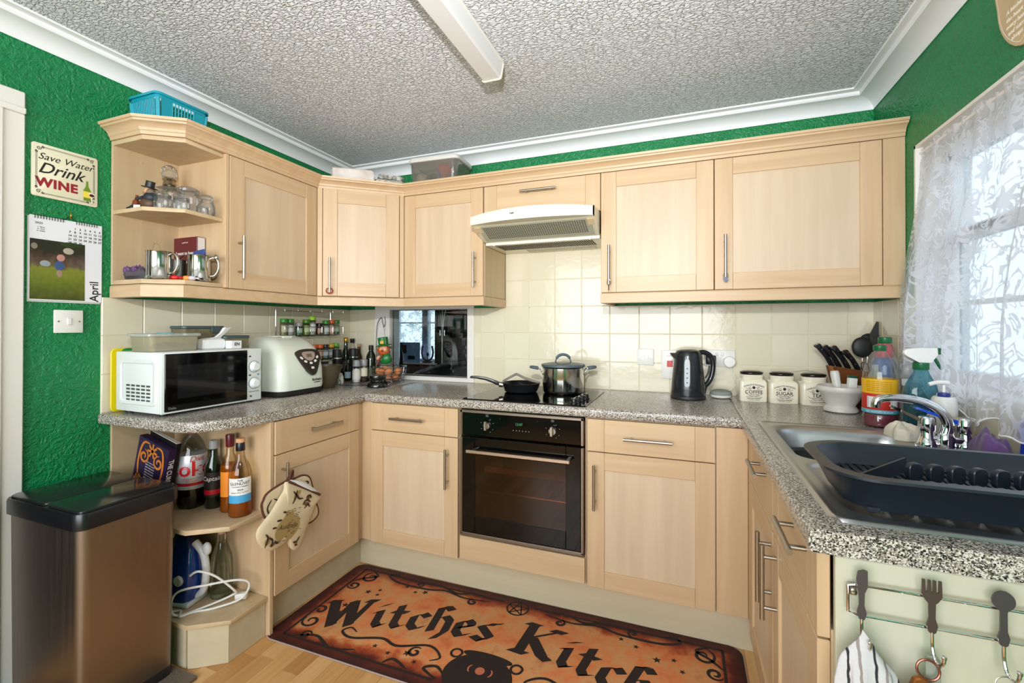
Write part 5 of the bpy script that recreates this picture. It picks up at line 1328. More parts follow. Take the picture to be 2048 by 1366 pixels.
t = bottle('whisky_bottle', 'clear whisky bottle with cork stopper and white and blue label', 'bottle', (.505, -1.222, .5055), [(.038, .0005), (.042, .006), (.042, .165), (.034, .195), (.018, .225), (.0145, .25), (.015, .258)], m_wg, [(.0165, .256), (.017, .258), (.016, .288), (.0155, .289)], mat('navy_seal', (22, 22, 34), .3), (.075, m_wh), (.088, .155, -62, 62), mat('white_label2', (232, 232, 230), .5), group=G_s, rz=R(-40))
MB().lathe([(.0165, .2893), (.017, .29), (.017, .303), (.0155, .305), (0, .305)], 20).build('cork_stopper', mat('cork2', (214, 160, 120), .7), t)
MB().loft([[(.0428*math.cos(R(a)), .0428*math.sin(R(a)), z) for a in range(-62, 63, 4)] for z in (.058, .0885)], closed=False, cap0=False, cap1=False).build('blue_label', mat('blue_label', (70, 160, 210), .5), t)
wrap_text(t, 'THE', .011, M_ink, .0428, .146, 0); wrap_text(t, 'GLENLIVET', .0155, M_ink, .0428, .134, 0, sx=.95)
wrap_text(t, "FOUNDER'S RESERVE", .0065, M_ink, .0428, .122, 0); wrap_text(t, '1824', .011, M_ink, .0428, .110, 0); wrap_text(t, 'SINGLE MALT SCOTCH', .006, M_ink, .0428, .099, 0)

ir = thing('steam_iron', 'blue and white steam iron standing on its heel', 'iron', (.330, -1.300, .1625), R(12))
m_bl2 = mat('iron_blue', (14, 60, 140), .15, coat=.4); m_iw = mat('iron_white', (220, 222, 226), .35)
MB().loft([[(x, y, z) for x, y in rrect(-.060+o_, .030+f_, -.052*s_, .052*s_, .028*s_, 5)] for z, s_, f_, o_ in ((.020, .9, .0, .0), (.05, 1.0, .012, 0), (.11, 1.0, .018, 0), (.17, .85, .012, 0), (.22, .55, -.004, 0), (.255, .25, -.03, .0), (.268, .1, -.05, 0))]).build('tank', m_bl2, ir, ang=60)
MB().loft([[(x, y, z) for x, y in rrect(-.078, -.061, -.056*s_, .056*s_, .008*s_, 4)] for z, s_ in ((.012, .9), (.06, 1.0), (.14, 1.0), (.2, .75), (.25, .4), (.285, .08))]).build('soleplate', M_inox, ir, ang=60)
MB().tube(spline([(.030, 0, .030), (.058, 0, .05), (.070, 0, .10), (.070, 0, .15), (.056, 0, .20), (.020, 0, .238)], 8), [.014]*41, 12).build('handle', m_iw, ir, ang=60)
MB().box(-.062, .036, -.05, .05, .0, .022, .008, 2).build('heel', m_iw, ir)
MB().lathe([(.020, 0), (.020, .006), (.016, .009), (0, .009)], 24, T(.0, -.0525, .11) @ RX(90)).build('temperature_dial', m_iw, ir)
MB().sphere((.074, 0, .215), (.018, .014, .026), 14, 10).build('steam_button', m_iw, ir)
ic = tag(MB().tube(spline([(.395, -1.345, .300), (.43, -1.335, .318), (.475, -1.30, .29), (.515, -1.25, .215), (.49, -1.24, .19), (.44, -1.30, .172), (.385, -1.385, .168), (.36, -1.392, .205), (.375, -1.375, .250), (.45, -1.32, .262), (.53, -1.25, .262), (.555, -1.22, .235), (.535, -1.24, .185), (.47, -1.30, .167), (.42, -1.345, .167), (.40, -1.385, .168), (.365, -1.36, .167), (.33, -1.385, .167)], 10), .0042, 8).build('iron_cord', mat('white_cord', (222, 220, 214), .5)), 'looped white mains cord lying before the iron', 'cord')
pg_ = thing('mains_plug', 'white mains plug lying by the clip-top bottle', 'plug', (.505, -1.215, .1625), R(30))
MB().box(-.022, .022, -.012, .012, .002, .026, .005, 2).build('plug_body', M_plas, pg_); 
for x in (-.011, .011): MB().box(x-.003, x+.003, .012, .028, .012, .016).build('plug_pin', mat('brass_pin', (160, 120, 60), .3, .9), pg_)
t = bottle('clip_top_bottle', 'empty clip-top glass bottle behind the iron cord', 'bottle', (.400, -1.222, .1625), [(.038, .0005), (.041, .006), (.041, .13), (.036, .165), (.018, .215), (.0145, .24), (.016, .25)], glass('pale_green_glass', (248, 251, 246), .7), [(.0125, .2502), (.013, .252), (.0125, .268), (0, .270)], mat('pink_stopper', (206, 160, 150), .5), (.02, glass('cloudy', (200, 206, 180), .2, .1, .3, (190, 190, 150))))
MB().tube([(-.018, 0, .215), (-.022, 0, .245), (-.014, 0, .266), (.014, 0, .266), (.022, 0, .245), (.018, 0, .215)], .0012, 6).build('wire_clip', M_chrome, t)

# oven glove and pot holder hung on the left base unit's handle
m_cloth = mat('cream_cotton', (216, 198, 166), .9, bmp=(60, .25, .004)); m_pipe = mat('brown_piping', (92, 52, 38), .9); m_map = mat('tan_print', (168, 142, 92), .9); m_prt = mat('dark_brown_print', (62, 44, 32), .9)
gl_pts = [(-1.141, .631), (-.979, .522), (-.995, .489), (-1.041, .417), (-1.067, .368), (-1.082, .338), (-1.113, .341), (-1.135, .366), (-1.146, .398), (-1.167, .39), (-1.223, .389), (-1.262, .418), (-1.286, .459), (-1.284, .491), (-1.258, .514), (-1.224, .538), (-1.193, .57), (-1.162, .603)]
ho_pts = [(-1.138, .629), (-1.221, .612), (-1.245, .587), (-1.25, .563), (-1.231, .513), (-1.159, .441), (-1.026, .411), (-.973, .421), (-.964, .447), (-.98, .492), (-.999, .565), (-1.017, .609), (-1.053, .627), (-1.099, .626)]
def pillow(pts, x0, th, puff):
    P = spline([(a, b_, 0) for a, b_ in pts], 4, closed=True); n = len(P); c = sum((p for p in P), Vector())/n
    rings = []
    for s, xx in ((.985, -th), (1.0, -th*.3), (1.0, th*.3), (.97, th*.9), (.85, th+puff*.6), (.55, th+puff), (.15, th+puff)):
        rings.append([(x0+xx, c.x+(p.x-c.x)*s, c.y+(p.y-c.y)*s) for p in P])
    return MB().loft(rings), P
# pot holder
ph = thing('pot_holder', 'cream printed pot holder with brown piping behind the oven glove', 'pot holder', (.6545, -1.11, .60))
def loc_pts(P): return [(p[0]+1.11, p[1]-.60) for p in P]
b, P = pillow(loc_pts(ho_pts), .0, .004, .002); b.build('quilted_pad', m_cloth, ph, ang=60)
MB().tube([(.001, p.x, p.y) for p in P], .0045, 6, closed=True).build('piping', m_pipe, ph)
MB().tube(spline([(.0, -.025, .028), (.004, -.008, .055), (.0, .002, .062), (-.004, .006, .045), (.0, -.006, .024)], 5), .0035, 6).build('hanging_loop', m_pipe, ph)
def yzM(x): return Matrix(((0, 0, 1, x), (1, 0, 0, 0), (0, 1, 0, 0), (0, 0, 0, 1)))
b = MB()
for st in ([(-.10, -.02), (-.12, -.05), (-.10, -.09)], [(-.09, -.02), (-.07, -.04), (-.10, -.08)], [(.09, -.14), (.12, -.12), (.10, -.16)], [(-.04, .01), (-.02, .02), (.02, .012)], [(.07, .0), (.085, -.01), (.075, -.02)]): pen([[tuple(p)[:2] for p in spline([(x, y, 0) for x, y in st], 5)]], .007, None, M=yzM(.0066), mb=b, taper=True)
b.build('animal_print', m_prt, ph, smooth=False, weld=False)
gv = thing('oven_glove', 'cream oven glove printed with a map of Australia', 'oven glove', (.6735, -1.11, .60))
b, P = pillow(loc_pts(gl_pts), .0, .006, .009); b.build('glove_body', m_cloth, gv, ang=60)
MB().tube([(.004, p[0], p[1]) for p in loc_pts([(-1.145, .632), (-1.06, .578), (-.977, .522)])], .006, 8).build('cuff_piping', m_pipe, gv)
MB().tube(spline([(.0, -.028, .034), (.002, .012, .012), (.003, .050, -.012), (.002, .09, -.042), (.0, .126, -.070)], 6), [.002+.009*math.sin(math.pi*k/24)**.7 for k in range(25)], 10).build('cuff_lining', mat('lining', (222, 222, 226), .9), gv)
gf = .0162
mp = [(-.075, -.155), (-.062, -.12), (-.03, -.10), (-.015, -.075), (.0, -.09), (.012, -.08), (.02, -.11), (.042, -.122), (.045, -.16), (.02, -.185), (-.01, -.195), (-.03, -.175), (-.055, -.185)]
mp = [(x-.035, y+.0) for x, y in mp]
MB().prism([tuple(p)[:2] for p in spline([(x, y, 0) for x, y in mp], 3, closed=True)], -.004, .0, M=yzM(gf)).build('map_print', m_map, gv, smooth=False)
text(gv, 'Australia', .026, m_prt, yzM(gf+.0003) @ T(-.048, -.140, 0) @ RZ(-12), shear=.35, ext=.0002)
b = MB()
for st in ([(-.02, -.01), (-.005, -.03), (.01, -.05), (.03, -.055)], [(.0, -.01), (-.01, -.04), (-.025, -.06)], [(.03, -.075), (.05, -.07), (.07, -.085)], [(.035, -.10), (.055, -.09), (.065, -.105)], [(-.15, -.13), (-.14, -.15), (-.155, -.18)], [(-.135, -.15), (-.12, -.165), (-.125, -.19)], [(-.11, -.17), (-.10, -.185), (-.09, -.175)], [(-.02, -.215), (-.005, -.22), (.012, -.205)], [(-.015, -.23), (.0, -.235)], [(.05, -.06), (.065, -.055), (.075, -.07)], [(-.07, -.075), (-.05, -.085)], [(-.10, -.10), (-.075, -.105)], [(-.12, -.12), (-.10, -.125)]):
    pen([[tuple(p)[:2] for p in spline([(x, y, 0) for x, y in st], 5)]], .008, None, M=yzM(gf-.001), mb=b, taper=True)
b.build('animal_print', m_prt, gv, smooth=False, weld=False)
for (x, y, r0, r1, a) in ((.0, -.030, .022, .010, 30), (.045, -.085, .020, .008, -15), (.060, -.062, .012, .010, 0), (-.140, -.160, .016, .012, 50), (-.118, -.182, .012, .007, 10), (-.010, -.222, .014, .006, -30)):
    MB().prism([(r0*math.cos(R(q)), r1*math.sin(R(q))) for q in range(0, 360, 24)], -.004, .0, M=yzM(gf-.0016) @ T(x, y, 0) @ RZ(a)).build('animal_shape', m_map if abs(a) > 20 else mat('russet_print', (120, 80, 52), .9), gv, smooth=False)
b = MB(); rq = random.Random(2)
for k in range(26):
    x, y = rq.uniform(-.10, .01), rq.uniform(-.19, -.08); pen([[(x, y), (x+.012, y-.003)]], .0018, None, M=yzM(gf+.0004), mb=b)
o = b.build('map_marks', m_prt, gv, smooth=False, weld=False); o['kind'] = 'stuff'
MB().tube(spline([(.0, -.028, .030), (-.006, -.014, .056), (-.010, .0, .066), (-.012, .004, .05), (-.004, -.010, .026)], 5), .0035, 6).build('hanging_loop', m_pipe, gv)

# ------------------------------------------------------------------ sockets and switches
def plate(parent, x0, x1, z0, z1, M=None, t=.009):
    return MB().box(x0, x1, -t, 0, z0, z1, .003, 2, M=M).build('face_plate', M_plas, parent)
def at_back(name, label, cat, x, z): return thing(name, label, cat, (x, -.0075, z))
s1 = at_back('fused_switch', 'white fused switch plate left of the cooker switch', 'switch', 1.976, 1.099)
plate(s1, -.043, .043, -.043, .043)
MB().box(-.018, -.004, -.0115, -.009, -.017, .017, .001).build('fuse_holder', M_plas, s1); MB().box(.004, .015, -.0130, -.009, -.012, .012, .0015).build('rocker', M_plas, s1)
for x in (-.033, .033): MB().lathe([(.003, 0), (.003, .0012), (0, .0013)], 12, T(x, -.009, 0) @ RX(90)).build('screw', M_steel, s1)
s2 = at_back('cooker_switch', 'tall white cooker switch plate with a red rocker behind the kettle', 'switch', 2.099, 1.062)
plate(s2, -.043, .043, -.075, .076); MB().box(-.014, .014, -.0135, -.009, -.012, .020, .002).build('rocker', mat('red_rocker', (200, 30, 30), .35), s2)
text(s2, 'COOKER', .009, mat('red_print', (190, 30, 30), .5), T(0, -.0094, .045) @ RX(90))
s3 = at_back('double_socket', 'white double socket right of the kettle', 'socket', 2.337, 1.101)
plate(s3, -.072, .072, -.042, .042)
for x in (-.012, .012): MB().box(x-.0055, x+.0055, -.0130, -.009, .012, .030, .0015).build('rocker', M_plas, s3)
for x in (-.062, .062): MB().lathe([(.003, 0), (.003, .0012), (0, .0013)], 12, T(x, -.009, 0) @ RX(90)).build('screw', M_steel, s3)
t = thing('black_plug', 'black mains plug of the kettle in the double socket', 'plug', (2.296, -.0172, 1.090)); MB().box(-.024, .024, -.022, 0, -.020, .026, .006, 2).build('plug_body', M_black, t)
MB().tube(spline([(0, -.018, -.018), (.004, -.03, -.05), (-.006, -.03, -.09), (-.02, -.03, -.13), (-.03, -.04, -.172)], 6), .0035, 8).build('cable', M_black, t)
t = thing('round_charger', 'round white plug-in charger in the double socket', 'charger', (2.381, -.0172, 1.085)); MB().lathe([(.027, 0), (.028, .003), (.028, .022), (.024, .027), (0, .028)], 32, RX(90)).build('charger_body', M_plas, t)
MB().tube(spline([(.004, -.014, -.026), (.016, -.018, -.06), (.030, -.022, -.098), (.028, -.03, -.112), (-.005, -.045, -.14), (-.03, -.06, -.158)], 6), .002, 6).build('cable', M_plas, t)
t = tag(MB().tube(spline([(2.63, -.012, 1.030), (2.665, -.012, 1.046), (2.72, -.012, 1.052), (2.77, -.012, 1.040), (2.79, -.012, 1.02)], 8), .0014, 6).build('loose_wire', mat('grey_wire', (190, 188, 180), .5)), 'thin pale loose wire arching behind the tea canister', 'wire')
# light switch on the left wall
ls = thing('light_switch', 'white single light switch on the green wall under the calendar', 'switch', (.0, -1.539, 1.277), R(90))
MB().box(-.043, .043, -.010, -.0005, -.043, .043, .003, 2).build('face_plate', M_plas, ls); MB().box(-.007, .007, -.0145, -.010, -.013, .013, .002).build('rocker', M_plas, ls)
for x in (-.031, .031): MB().lathe([(.003, 0), (.003, .0012), (0, .0013)], 12, T(x, -.010, 0) @ RX(90)).build('screw', M_steel, ls)

# ------------------------------------------------------------------ back worktop right of the hob
ke = thing('kettle', 'black plastic jug kettle with a grey water gauge', 'kettle', (2.187, -.178, WT), R(21))
m_k = mat('kettle_black', (24, 27, 32), .25, coat=.2)
MB().lathe([(.078, .0005), (.080, .004), (.080, .014), (.078, .018)], 36).build('power_base', M_blackm, ke)
MB().lathe([(.0775, .0185), (.079, .026), (.076, .07), (.068, .15), (.062, .205), (.060, .218), (.057, .224)], 36).build('jug_body', m_k, ke)
MB().lathe([(.056, .2242), (.052, .232), (.035, .239), (0, .241)], 32).build('lid', m_k, ke)
MB().loft([[(-.052, -.020, .170), (-.052, .020, .170), (-.052, .022, .220), (-.052, -.022, .220)], [(-.068, -.010, .195), (-.068, .010, .195), (-.070, .014, .222), (-.070, -.014, .222)], [(-.084, -.005, .214), (-.084, .005, .214), (-.086, .007, .222), (-.086, -.007, .222)]]).build('spout', m_k, ke)
hs = spline([(.050, 0, .222), (.080, 0, .224), (.110, 0, .205), (.122, 0, .165), (.116, 0, .115), (.100, 0, .080), (.074, 0, .055)], 7)
MB().tube(hs, [.012]*len(hs), 12).build('handle', m_k, ke, ang=60)
MB().tube(spline([(.084, 0, .10), (.098, 0, .125), (.104, 0, .16)], 6), .004, 8).build('switch_lever', M_blackm, ke)
g1 = [tuple(p)[:2] for p in spline([(-.011, .075, 0), (0, .066, 0), (.011, .075, 0), (.0125, .13, 0), (.011, .185, 0), (0, .194, 0), (-.011, .185, 0), (-.0125, .13, 0)], 4, closed=True)]
def jr(z):
    P_k = [(.0185, .0775), (.026, .079), (.07, .076), (.15, .068), (.205, .062), (.24, .058)]
    for (a, ra), (b_, rb) in zip(P_k, P_k[1:]):
        if z <= b_: return ra+(rb-ra)*(z-a)/(b_-a)
def jp(u, z, e): r_ = jr(z)+e; a = R(-114)+u/r_; return (r_*math.cos(a), r_*math.sin(a), z)
b = MB(); b.loft([[jp(x, z, e) for x, z in g1] for e in (-.001, .0022)]); b.build('water_gauge', mat('gauge_grey', (150, 160, 166), .3), ke)
for k in range(4): MB().sphere(jp(0, .085+.022*k, .0022), .0028, 8, 5).build('gauge_mark', M_ink, ke)
# smart speaker
t = thing('smart_speaker', 'small round grey fabric smart speaker beside the kettle', 'speaker', (2.337, -.098, WT))
MB().lathe([(.030, .0005), (.046, .006), (.050, .014), (.050, .017)], 32).build('base', M_plas, t); MB().lathe([(.050, .0175), (.051, .022), (.046, .034), (.030, .040), (0, .041)], 32).build('fabric_top', mat('grey_fabric', (140, 146, 140), .95, bmp=(900, .3)), t)
# canisters
m_cer = mat('cream_ceramic', (236, 230, 208), .2, coat=.3)
for x, y, word, lab in ((2.468, -.118, 'COFFEE', 'cream coffee canister with black lid'), (2.590, -.130, 'SUGAR', 'cream sugar canister with black lid'), (2.714, -.140, 'TEA', 'cream tea canister with black lid')):
    t = thing('canister', lab, 'canister', (x, y, WT), R(5), 'lettered ceramic canisters')
    rg = [[(px*s, py*s, z) for px, py in rrect(-.058, .058, -.05, .05, .012, 4)] for s, z in ((.98, .0005), (1.0, .004), (1.0, .078), (.985, .088), (.93, .096), (.84, .100))]
    rg += [[(px*s, py*s*1.06, z) for px, py in rrect(-.058, .058, -.05, .05, .040, 4)] for s, z in ((.83, .102), (.83, .114), (.87, .118), (.87, .124), (.80, .1245))]
    MB().loft(rg).build('canister_body', m_cer, t, ang=45)
    MB().lathe([(.030, .120), (.046, .1248), (.0505, .130), (.049, .135), (.036, .140), (0, .142)], 32, sy=.92).build('lid', mat('black_lacquer', (26, 22, 20), .15) if word == 'COFFEE' else bpy.data.materials['black_lacquer'], t, ang=60)
    F_ = lambda z: T(0, -.0505, z) @ RX(90)
    text(t, word, .0215 if word != 'TEA' else .023, M_ink, F_(.045), bold=.012)
    text(t, 'CANISTER', .0085, M_ink, F_(.033))
    o = text(t, "CHARLOTTE WATSON'S", .0098, M_ink, Matrix.Identity(4), bold=.01, ext=.0002)
    for v in o.data.vertices:
        x_, y_, e_ = v.co; v.co = (x_*.80, -.0505-e_, .079 + y_ - 5.5*(x_*.80)**2)
    text(t, 'HOME MADE PRESERVES', .0055, M_ink, F_(.016), bold=.02); text(t, 'COUNTRY GOODS', .0055, M_ink, F_(.009))
    b = MB()
    b.lathe([(0, 0), (.0065, 0), (.0065, .0004), (0, .0004)], 16, T(0, -.0503, .066) @ RX(90))
    for s in (-1, 1):
        pen([spiral(s*.017, .065, .006, .002, 0, 1.2*s), [(s*.012, .058), (s*.024, .059), (s*.034, .064)], [(s*.004, .023), (s*.02, .024), (s*.034, .0225)]], .0013, None, M=T(0, -.0504, 0) @ RX(90), mb=b)
        pen([[(s*.036, .040), (s*.026, .033), (s*.010, .0265), (0, .0255)]], .0016, None, M=T(0, -.0504, 0) @ RX(90), mb=b)
    b.build('printed_emblem', M_ink, t, smooth=False, weld=False)
# mortar and pestle
m_mar = mat('white_marble', (222, 220, 210), .35, var=(9, (208, 206, 198)))
t = thing('mortar', 'white marble mortar in front of the tea canister', 'mortar', (2.770, -.318, WT))
MB().lathe([(.050, .0005), (.059, .005), (.060, .014), (.052, .024), (.050, .030), (.062, .050), (.074, .080), (.082, .086), (.085, .096), (.083, .106), (.076, .108), (.070, .100), (.062, .07), (.04, .045), (0, .038)], 40).build('mortar_bowl', m_mar, t, ang=50)
t = thing('pestle', 'white marble pestle standing in the mortar', 'pestle', (2.766, -.318, WT+.0385))
MB().lathe([(0, 0), (.010, .001), (.016, .008), (.017, .02), (.0145, .05), (.0165, .118), (.014, .130), (0, .1325)], 24, RY(-8)).build('pestle_body', m_mar, t, ang=60)
t = thing('sweetener_dispenser', 'small white dispenser with a dark green top in the mortar', 'dispenser', (2.802, -.330, WT+.078), R(10)); 
MB().box(-.0155, .0155, -.010, .010, 0, .064, .003, 2, M=RY(4)).build('dispenser_body', M_plas, t); MB().box(-.0155, .0155, -.010, .010, .0645, .074, .003, 2, M=RY(4)).build('green_top', mat('dark_green_plastic', (16, 76, 52), .35), t)
# knife block
m_blk = wood('acacia', (134, 78, 38), (98, 52, 24), (4, 30, 30), .35)
kb = thing('knife_block', 'brown wooden knife block behind the mortar', 'knife block', (2.860, -.158, WT), R(14))
MB().prism([(.050, .0005), (.072, .055), (.035, .158), (-.092, .178), (-.040, .0005)], -.045, .045, .003, M=RX(90)).build('block', m_blk, kb)
MB().prism([(-.0405, .004), (-.0925, .176), (-.0945, .176), (-.0425, .004)], -.016, .016, M=RX(90)).build('pale_strip', wood('acacia_light', (176, 112, 58), (150, 90, 44), (30, 30, 3)), kb)
m_kh = mat('knife_handle_black', (20, 20, 22), .25)
for i, (x, y, L, lab) in enumerate(((-.070, .030, .115, 'knife with long black handle, leftmost in the block'), (-.045, .022, .113, 'black handled knife, second from the left in the block'), (-.018, .005, .115, 'black handled knife, third from the left in the block'), (.012, -.012, .100, 'shorter black handled knife, rightmost in the block'))):
    kn = thing('kitchen_knife', lab, 'knife', (0, 0, 0), 0, 'knives in the wooden block')
    kn.parent = None; kn.location = kb.matrix_basis @ Vector((x, y, .176-.155*(x+.092)*.9)); kn.rotation_euler = (0, R(-26), R(14))
    rg = []
    for z, a, b_, dx in ((.0, .0065, .010, 0), (.010, .007, .010, 0), (.05, .0065, .0095, -.002), (L-.02, .0075, .0115, -.010), (L-.004, .0078, .0135, -.015), (L, .006, .012, -.016)):
        rg.append([(px+dx, py, z) for px, py in rrect(-b_, b_, -a, a, .004, 3)])
    MB().loft(rg).build('handle', m_kh, kn, ang=60)
    MB().lathe([(.0095, -.012), (.010, 0)], 16, sy=.7).build('bolster', M_inox, kn); MB().box(-.010, .0085, -.0012, .0012, -.07, -.011).build('blade', M_inox, kn)
    MB().loft([[(px+dx, py, z) for px, py in rrect(-.0105, .0105, -.0078, .0078, .004, 3)] for z, dx in ((L+.0003, -.0160), (L+.0045, -.0175))]).build('end_cap', M_inox, kn)
    for z in (.03, .06, .088): MB().lathe([(.0022, -.0082), (.0022, .0082)], 8, T(-.003 if z < .06 else -.008, 0, z) @ RX(90)).build('rivet', M_inox, kn)
sh_ = thing('kitchen_scissors', 'steel kitchen scissors hooked in the knife block', 'scissors', (2.895, -.170, 1.060), R(14))
MB().tube(spline([(0, 0, 0), (-.012, 0, .03), (-.004, 0, .05), (.014, 0, .036), (.020, 0, .006), (.012, 0, -.03)], 6), .0028, 8).build('finger_loop', M_inox, sh_)
# utensil pot with ladles
up = thing('utensil_pot', 'cream utensil pot behind the squash bottles', 'pot', (2.932, -.060, WT))
MB().lathe([(.040, .0005), (.043, .005), (.045, .15), (.047, .155), (.042, .155), (.040, .012), (0, .010)], 28).build('pot_body', m_cer, up)
def ladle(lab, x, y, top, tilt, rz, size, kind):
    t = thing('ladle' if kind == 'ladle' else 'kitchen_turner', lab, 'utensil', (2.932+x, -.060+y, WT+.014), rz, 'black utensils in the pot')
    Mt = RY(tilt)
    MB().tube([Mt @ Vector((0, 0, 0)), Mt @ Vector((0, 0, top*.45)), Mt @ Vector((0, 0, top-.02))], [.0035, .003, .0045], 8).build('shaft', M_steel, t)
    if kind == 'ladle':
        MB().sphere((0, 0, top+size*.7), (size, size*.35, size*1.15), 20, 12, M=Mt).build('spoon_bowl', M_blackm, t)
    else:
        MB().prism([(-.02, -.03), (.02, -.03), (.036, .02), (.03, .075), (-.012, .095), (-.034, .03)], -.002, .002, .001, M=Mt @ T(0, 0, top+.02) @ RX(90)).build('blade', M_blackm, t)
ladle('black plastic serving spoon, leftmost in the utensil pot', -.012, -.016, .215, -1, 0, .040, 'ladle')
ladle('black plastic ladle in the middle of the utensil pot', .004, .018, .235, 3, 0, .038, 'ladle')
ladle('black plastic turner with angled blade in the utensil pot', .020, -.008, .245, 5, 0, .03, 'turner')
# squash bottles
m_sq = glass('squash_plastic', (244, 247, 248), .5, .03, .03)
m_red = mat('red_squash', (126, 14, 44), .15, coat=.4); m_gcap = mat('green_cap', (14, 96, 54), .35)
sprof = [(.042, .0005), (.050, .006), (.051, .035), (.048, .045), (.0505, .055), (.0505, .165), (.049, .19), (.040, .225), (.026, .250), (.0165, .262), (.0165, .270)]
scap = [(.0185, .264), (.0195, .266), (.0195, .282), (.017, .284), (0, .284)]
t = bottle('squash_bottle', 'squash bottle with yellow and red label beside the tap', 'bottle', (2.812, -.590, WT), sprof, m_sq, scap, m_gcap, (.045, m_red), (.118, .168), mat('yellow_label', (238, 182, 24), .5))
MB().lathe([(.0508, .062), (.0512, .063), (.0512, .117), (.0508, .118)], 32).build('red_label', mat('red_label', (196, 44, 34), .5), t)
MB().lathe([(.0513, .050), (.0516, .051), (.0516, .062), (.0513, .063)], 32).build('blue_label_band', mat('teal_band', (90, 170, 190), .5), t)
wrap_text(t, 'NO ADDED SUGAR', .009, mat('label_white3', (236, 236, 236), .5), .0514, .056, -110)
m_bar = mat('barcode_white', (232, 232, 232), .6)
for a0 in (-150, -75): MB().loft([[(.0520*math.cos(R(a)), .0520*math.sin(R(a)), z) for a in range(a0, a0+31, 5)] for z in (.070, .108)], closed=False, cap0=False, cap1=False).build('barcode_panel', m_bar, t)
b = MB()
for a0 in (-150, -75):
    for k in range(9): b.loft([[(.0524*math.cos(R(a)), .0524*math.sin(R(a)), z) for a in (a0+3, a0+27)] for z in (.073+.0037*k, .0750+.0037*k)], closed=False, cap0=False, cap1=False)
o = b.build('barcode_bars', M_ink, t, smooth=False); o['kind'] = 'stuff'
for k in range(6): wrap_text(t, 'squash drink with sweetener mix', .0055, mat('label_brown', (110, 80, 20), .6) if k == 0 else bpy.data.materials['label_brown'], .0507, .160-.0065*k, -112, name='small_print')
bottle('squash_bottle', 'taller clear bottle with a green cap behind the labelled squash', 'bottle', (2.872, -.455, WT), [(.040, .0005), (.046, .006), (.046, .19), (.042, .22), (.024, .265), (.0175, .28), (.0175, .292)], m_sq, [(.020, .286), (.021, .288), (.021, .308), (.018, .310), (0, .310)], m_gcap, (.10, mat('dark_cordial', (86, 24, 40), .2)))
bottle('detergent_bottle', 'blue detergent bottle with a round red cap behind the squash', 'bottle', (2.915, -.315, WT), [(.040, .0005), (.046, .006), (.046, .16), (.040, .20), (.026, .225)], mat('blue_plastic', (34, 96, 176), .25), [(.026, .2255), (.030, .232), (.032, .255), (.026, .277), (.012, .285), (0, .286)], mat('coral_red_cap', (240, 60, 70), .4), sy=.75)
bottle('cream_bottle', 'slim cream cleaner bottle left of the squash', 'bottle', (2.868, -.372, WT), [(.022, .0005), (.025, .005), (.025, .14), (.019, .165), (.010, .18)], mat('pale_cream_plastic', (222, 218, 192), .4), [(.0105, .1803), (.011, .182), (.010, .20), (0, .201)], M_plas)
# spray bottles
def spray(name, label, loc, rz, body_m, liq, head_m, neck_m, s=1.0, tall=.205, lab=None):
    t = thing(name, label, 'spray bottle', loc, rz, 'spray bottles by the sink')
    ex, ey = .048*s, .030*s
    pf = [(.92, .0005), (1.0, .006), (1.0, tall*.62), (.86, tall*.78), (.52, tall*.92), (.40, tall)]
    MB().loft([[(ex*q*math.cos(2*math.pi*k/28), ey*q*math.sin(2*math.pi*k/28), z) for k in range(28)] for q, z in pf]).build('bottle_body', body_m, t, ang=60)
    if liq: MB().loft([[(ex*q*.97*math.cos(2*math.pi*k/28), ey*q*.97*math.sin(2*math.pi*k/28), z) for k in range(28)] for q, z in ((.92, .002), (1.0, .008), (1.0, liq[0]))]).build('liquid', liq[1], t)
    MB().lathe([(.020*s, tall+.0003), (.021*s, tall+.002), (.021*s, tall+.022), (.016*s, tall+.024)], 24).build('neck_collar', neck_m, t)
    zt = tall+.024
    hd = MB().loft([[(x, y*wd, z) for y, z in ((-1, zt+z0_), (1, zt+z0_), (.8, zt+z1_), (-.8, zt+z1_))] for x, wd, z0_, z1_ in ((-.050*s, .004, .030, .036), (-.044*s, .010, .020, .042), (-.012*s, .013, .0, .046), (.022*s, .013, .0, .046), (.042*s, .010, .024, .046))]).build('spray_head', head_m, t, ang=50)
    MB().box(.0425*s, .056*s, -.010, .010, zt+.026, zt+.046, .002).build('nozzle', neck_m, hd)
    MB().tube(spline([(.026*s, 0, zt+.024), (.040*s, 0, zt+.010), (.052*s, 0, zt-.014), (.060*s, 0, zt-.024)], 5), [.006, .006, .006, .0055, .0055, .005, .005, .005, .0045, .0045, .004, .004, .004, .0035, .003, .003], 8).build('trigger', neck_m, hd)
    return t
m_tealp = glass('teal_plastic', (170, 214, 222), .4, .04, .16, (90, 160, 176))
t = spray('spray_bottle', 'teal cleaner spray bottle with white and green trigger head', (2.884, -.700, WT), R(10), m_tealp, (.10, mat('green_cleaner', (8, 60, 54), .2)), M_plas, m_gcap, 1.0, .210)
wl2 = MB().loft([[(.0482*math.cos(R(a))*1.01, .0302*math.sin(R(a))*1.03, .03+.11*f_*(.35+.65*min(1, max(0, (a+95)/40)))) for a in range(-95, -9, 5)] for f_ in (0, 1)], closed=False, cap0=False, cap1=False).build('paper_label', mat('white_label5', (228, 232, 234), .5), t)
text(t, '!', .020, M_ink, T(.026, -.0285, .112) @ RZ(22) @ RX(90), bold=.02)
b = MB(); pen([[(.0, .016), (.014, 0), (0, -.016), (-.014, 0), (.0, .016)]], .0025, None, M=T(.026, -.0278, .112) @ RZ(22) @ RX(90), mb=b); b.build('hazard_diamond', mat('hazard_red', (200, 40, 40), .5), t, smooth=False, weld=False)
for k in range(7): text(t, 'caution read label', .0045, M_ink, T(.022, -.0292, .088-.007*k) @ RZ(20) @ RX(90), name='small_print')
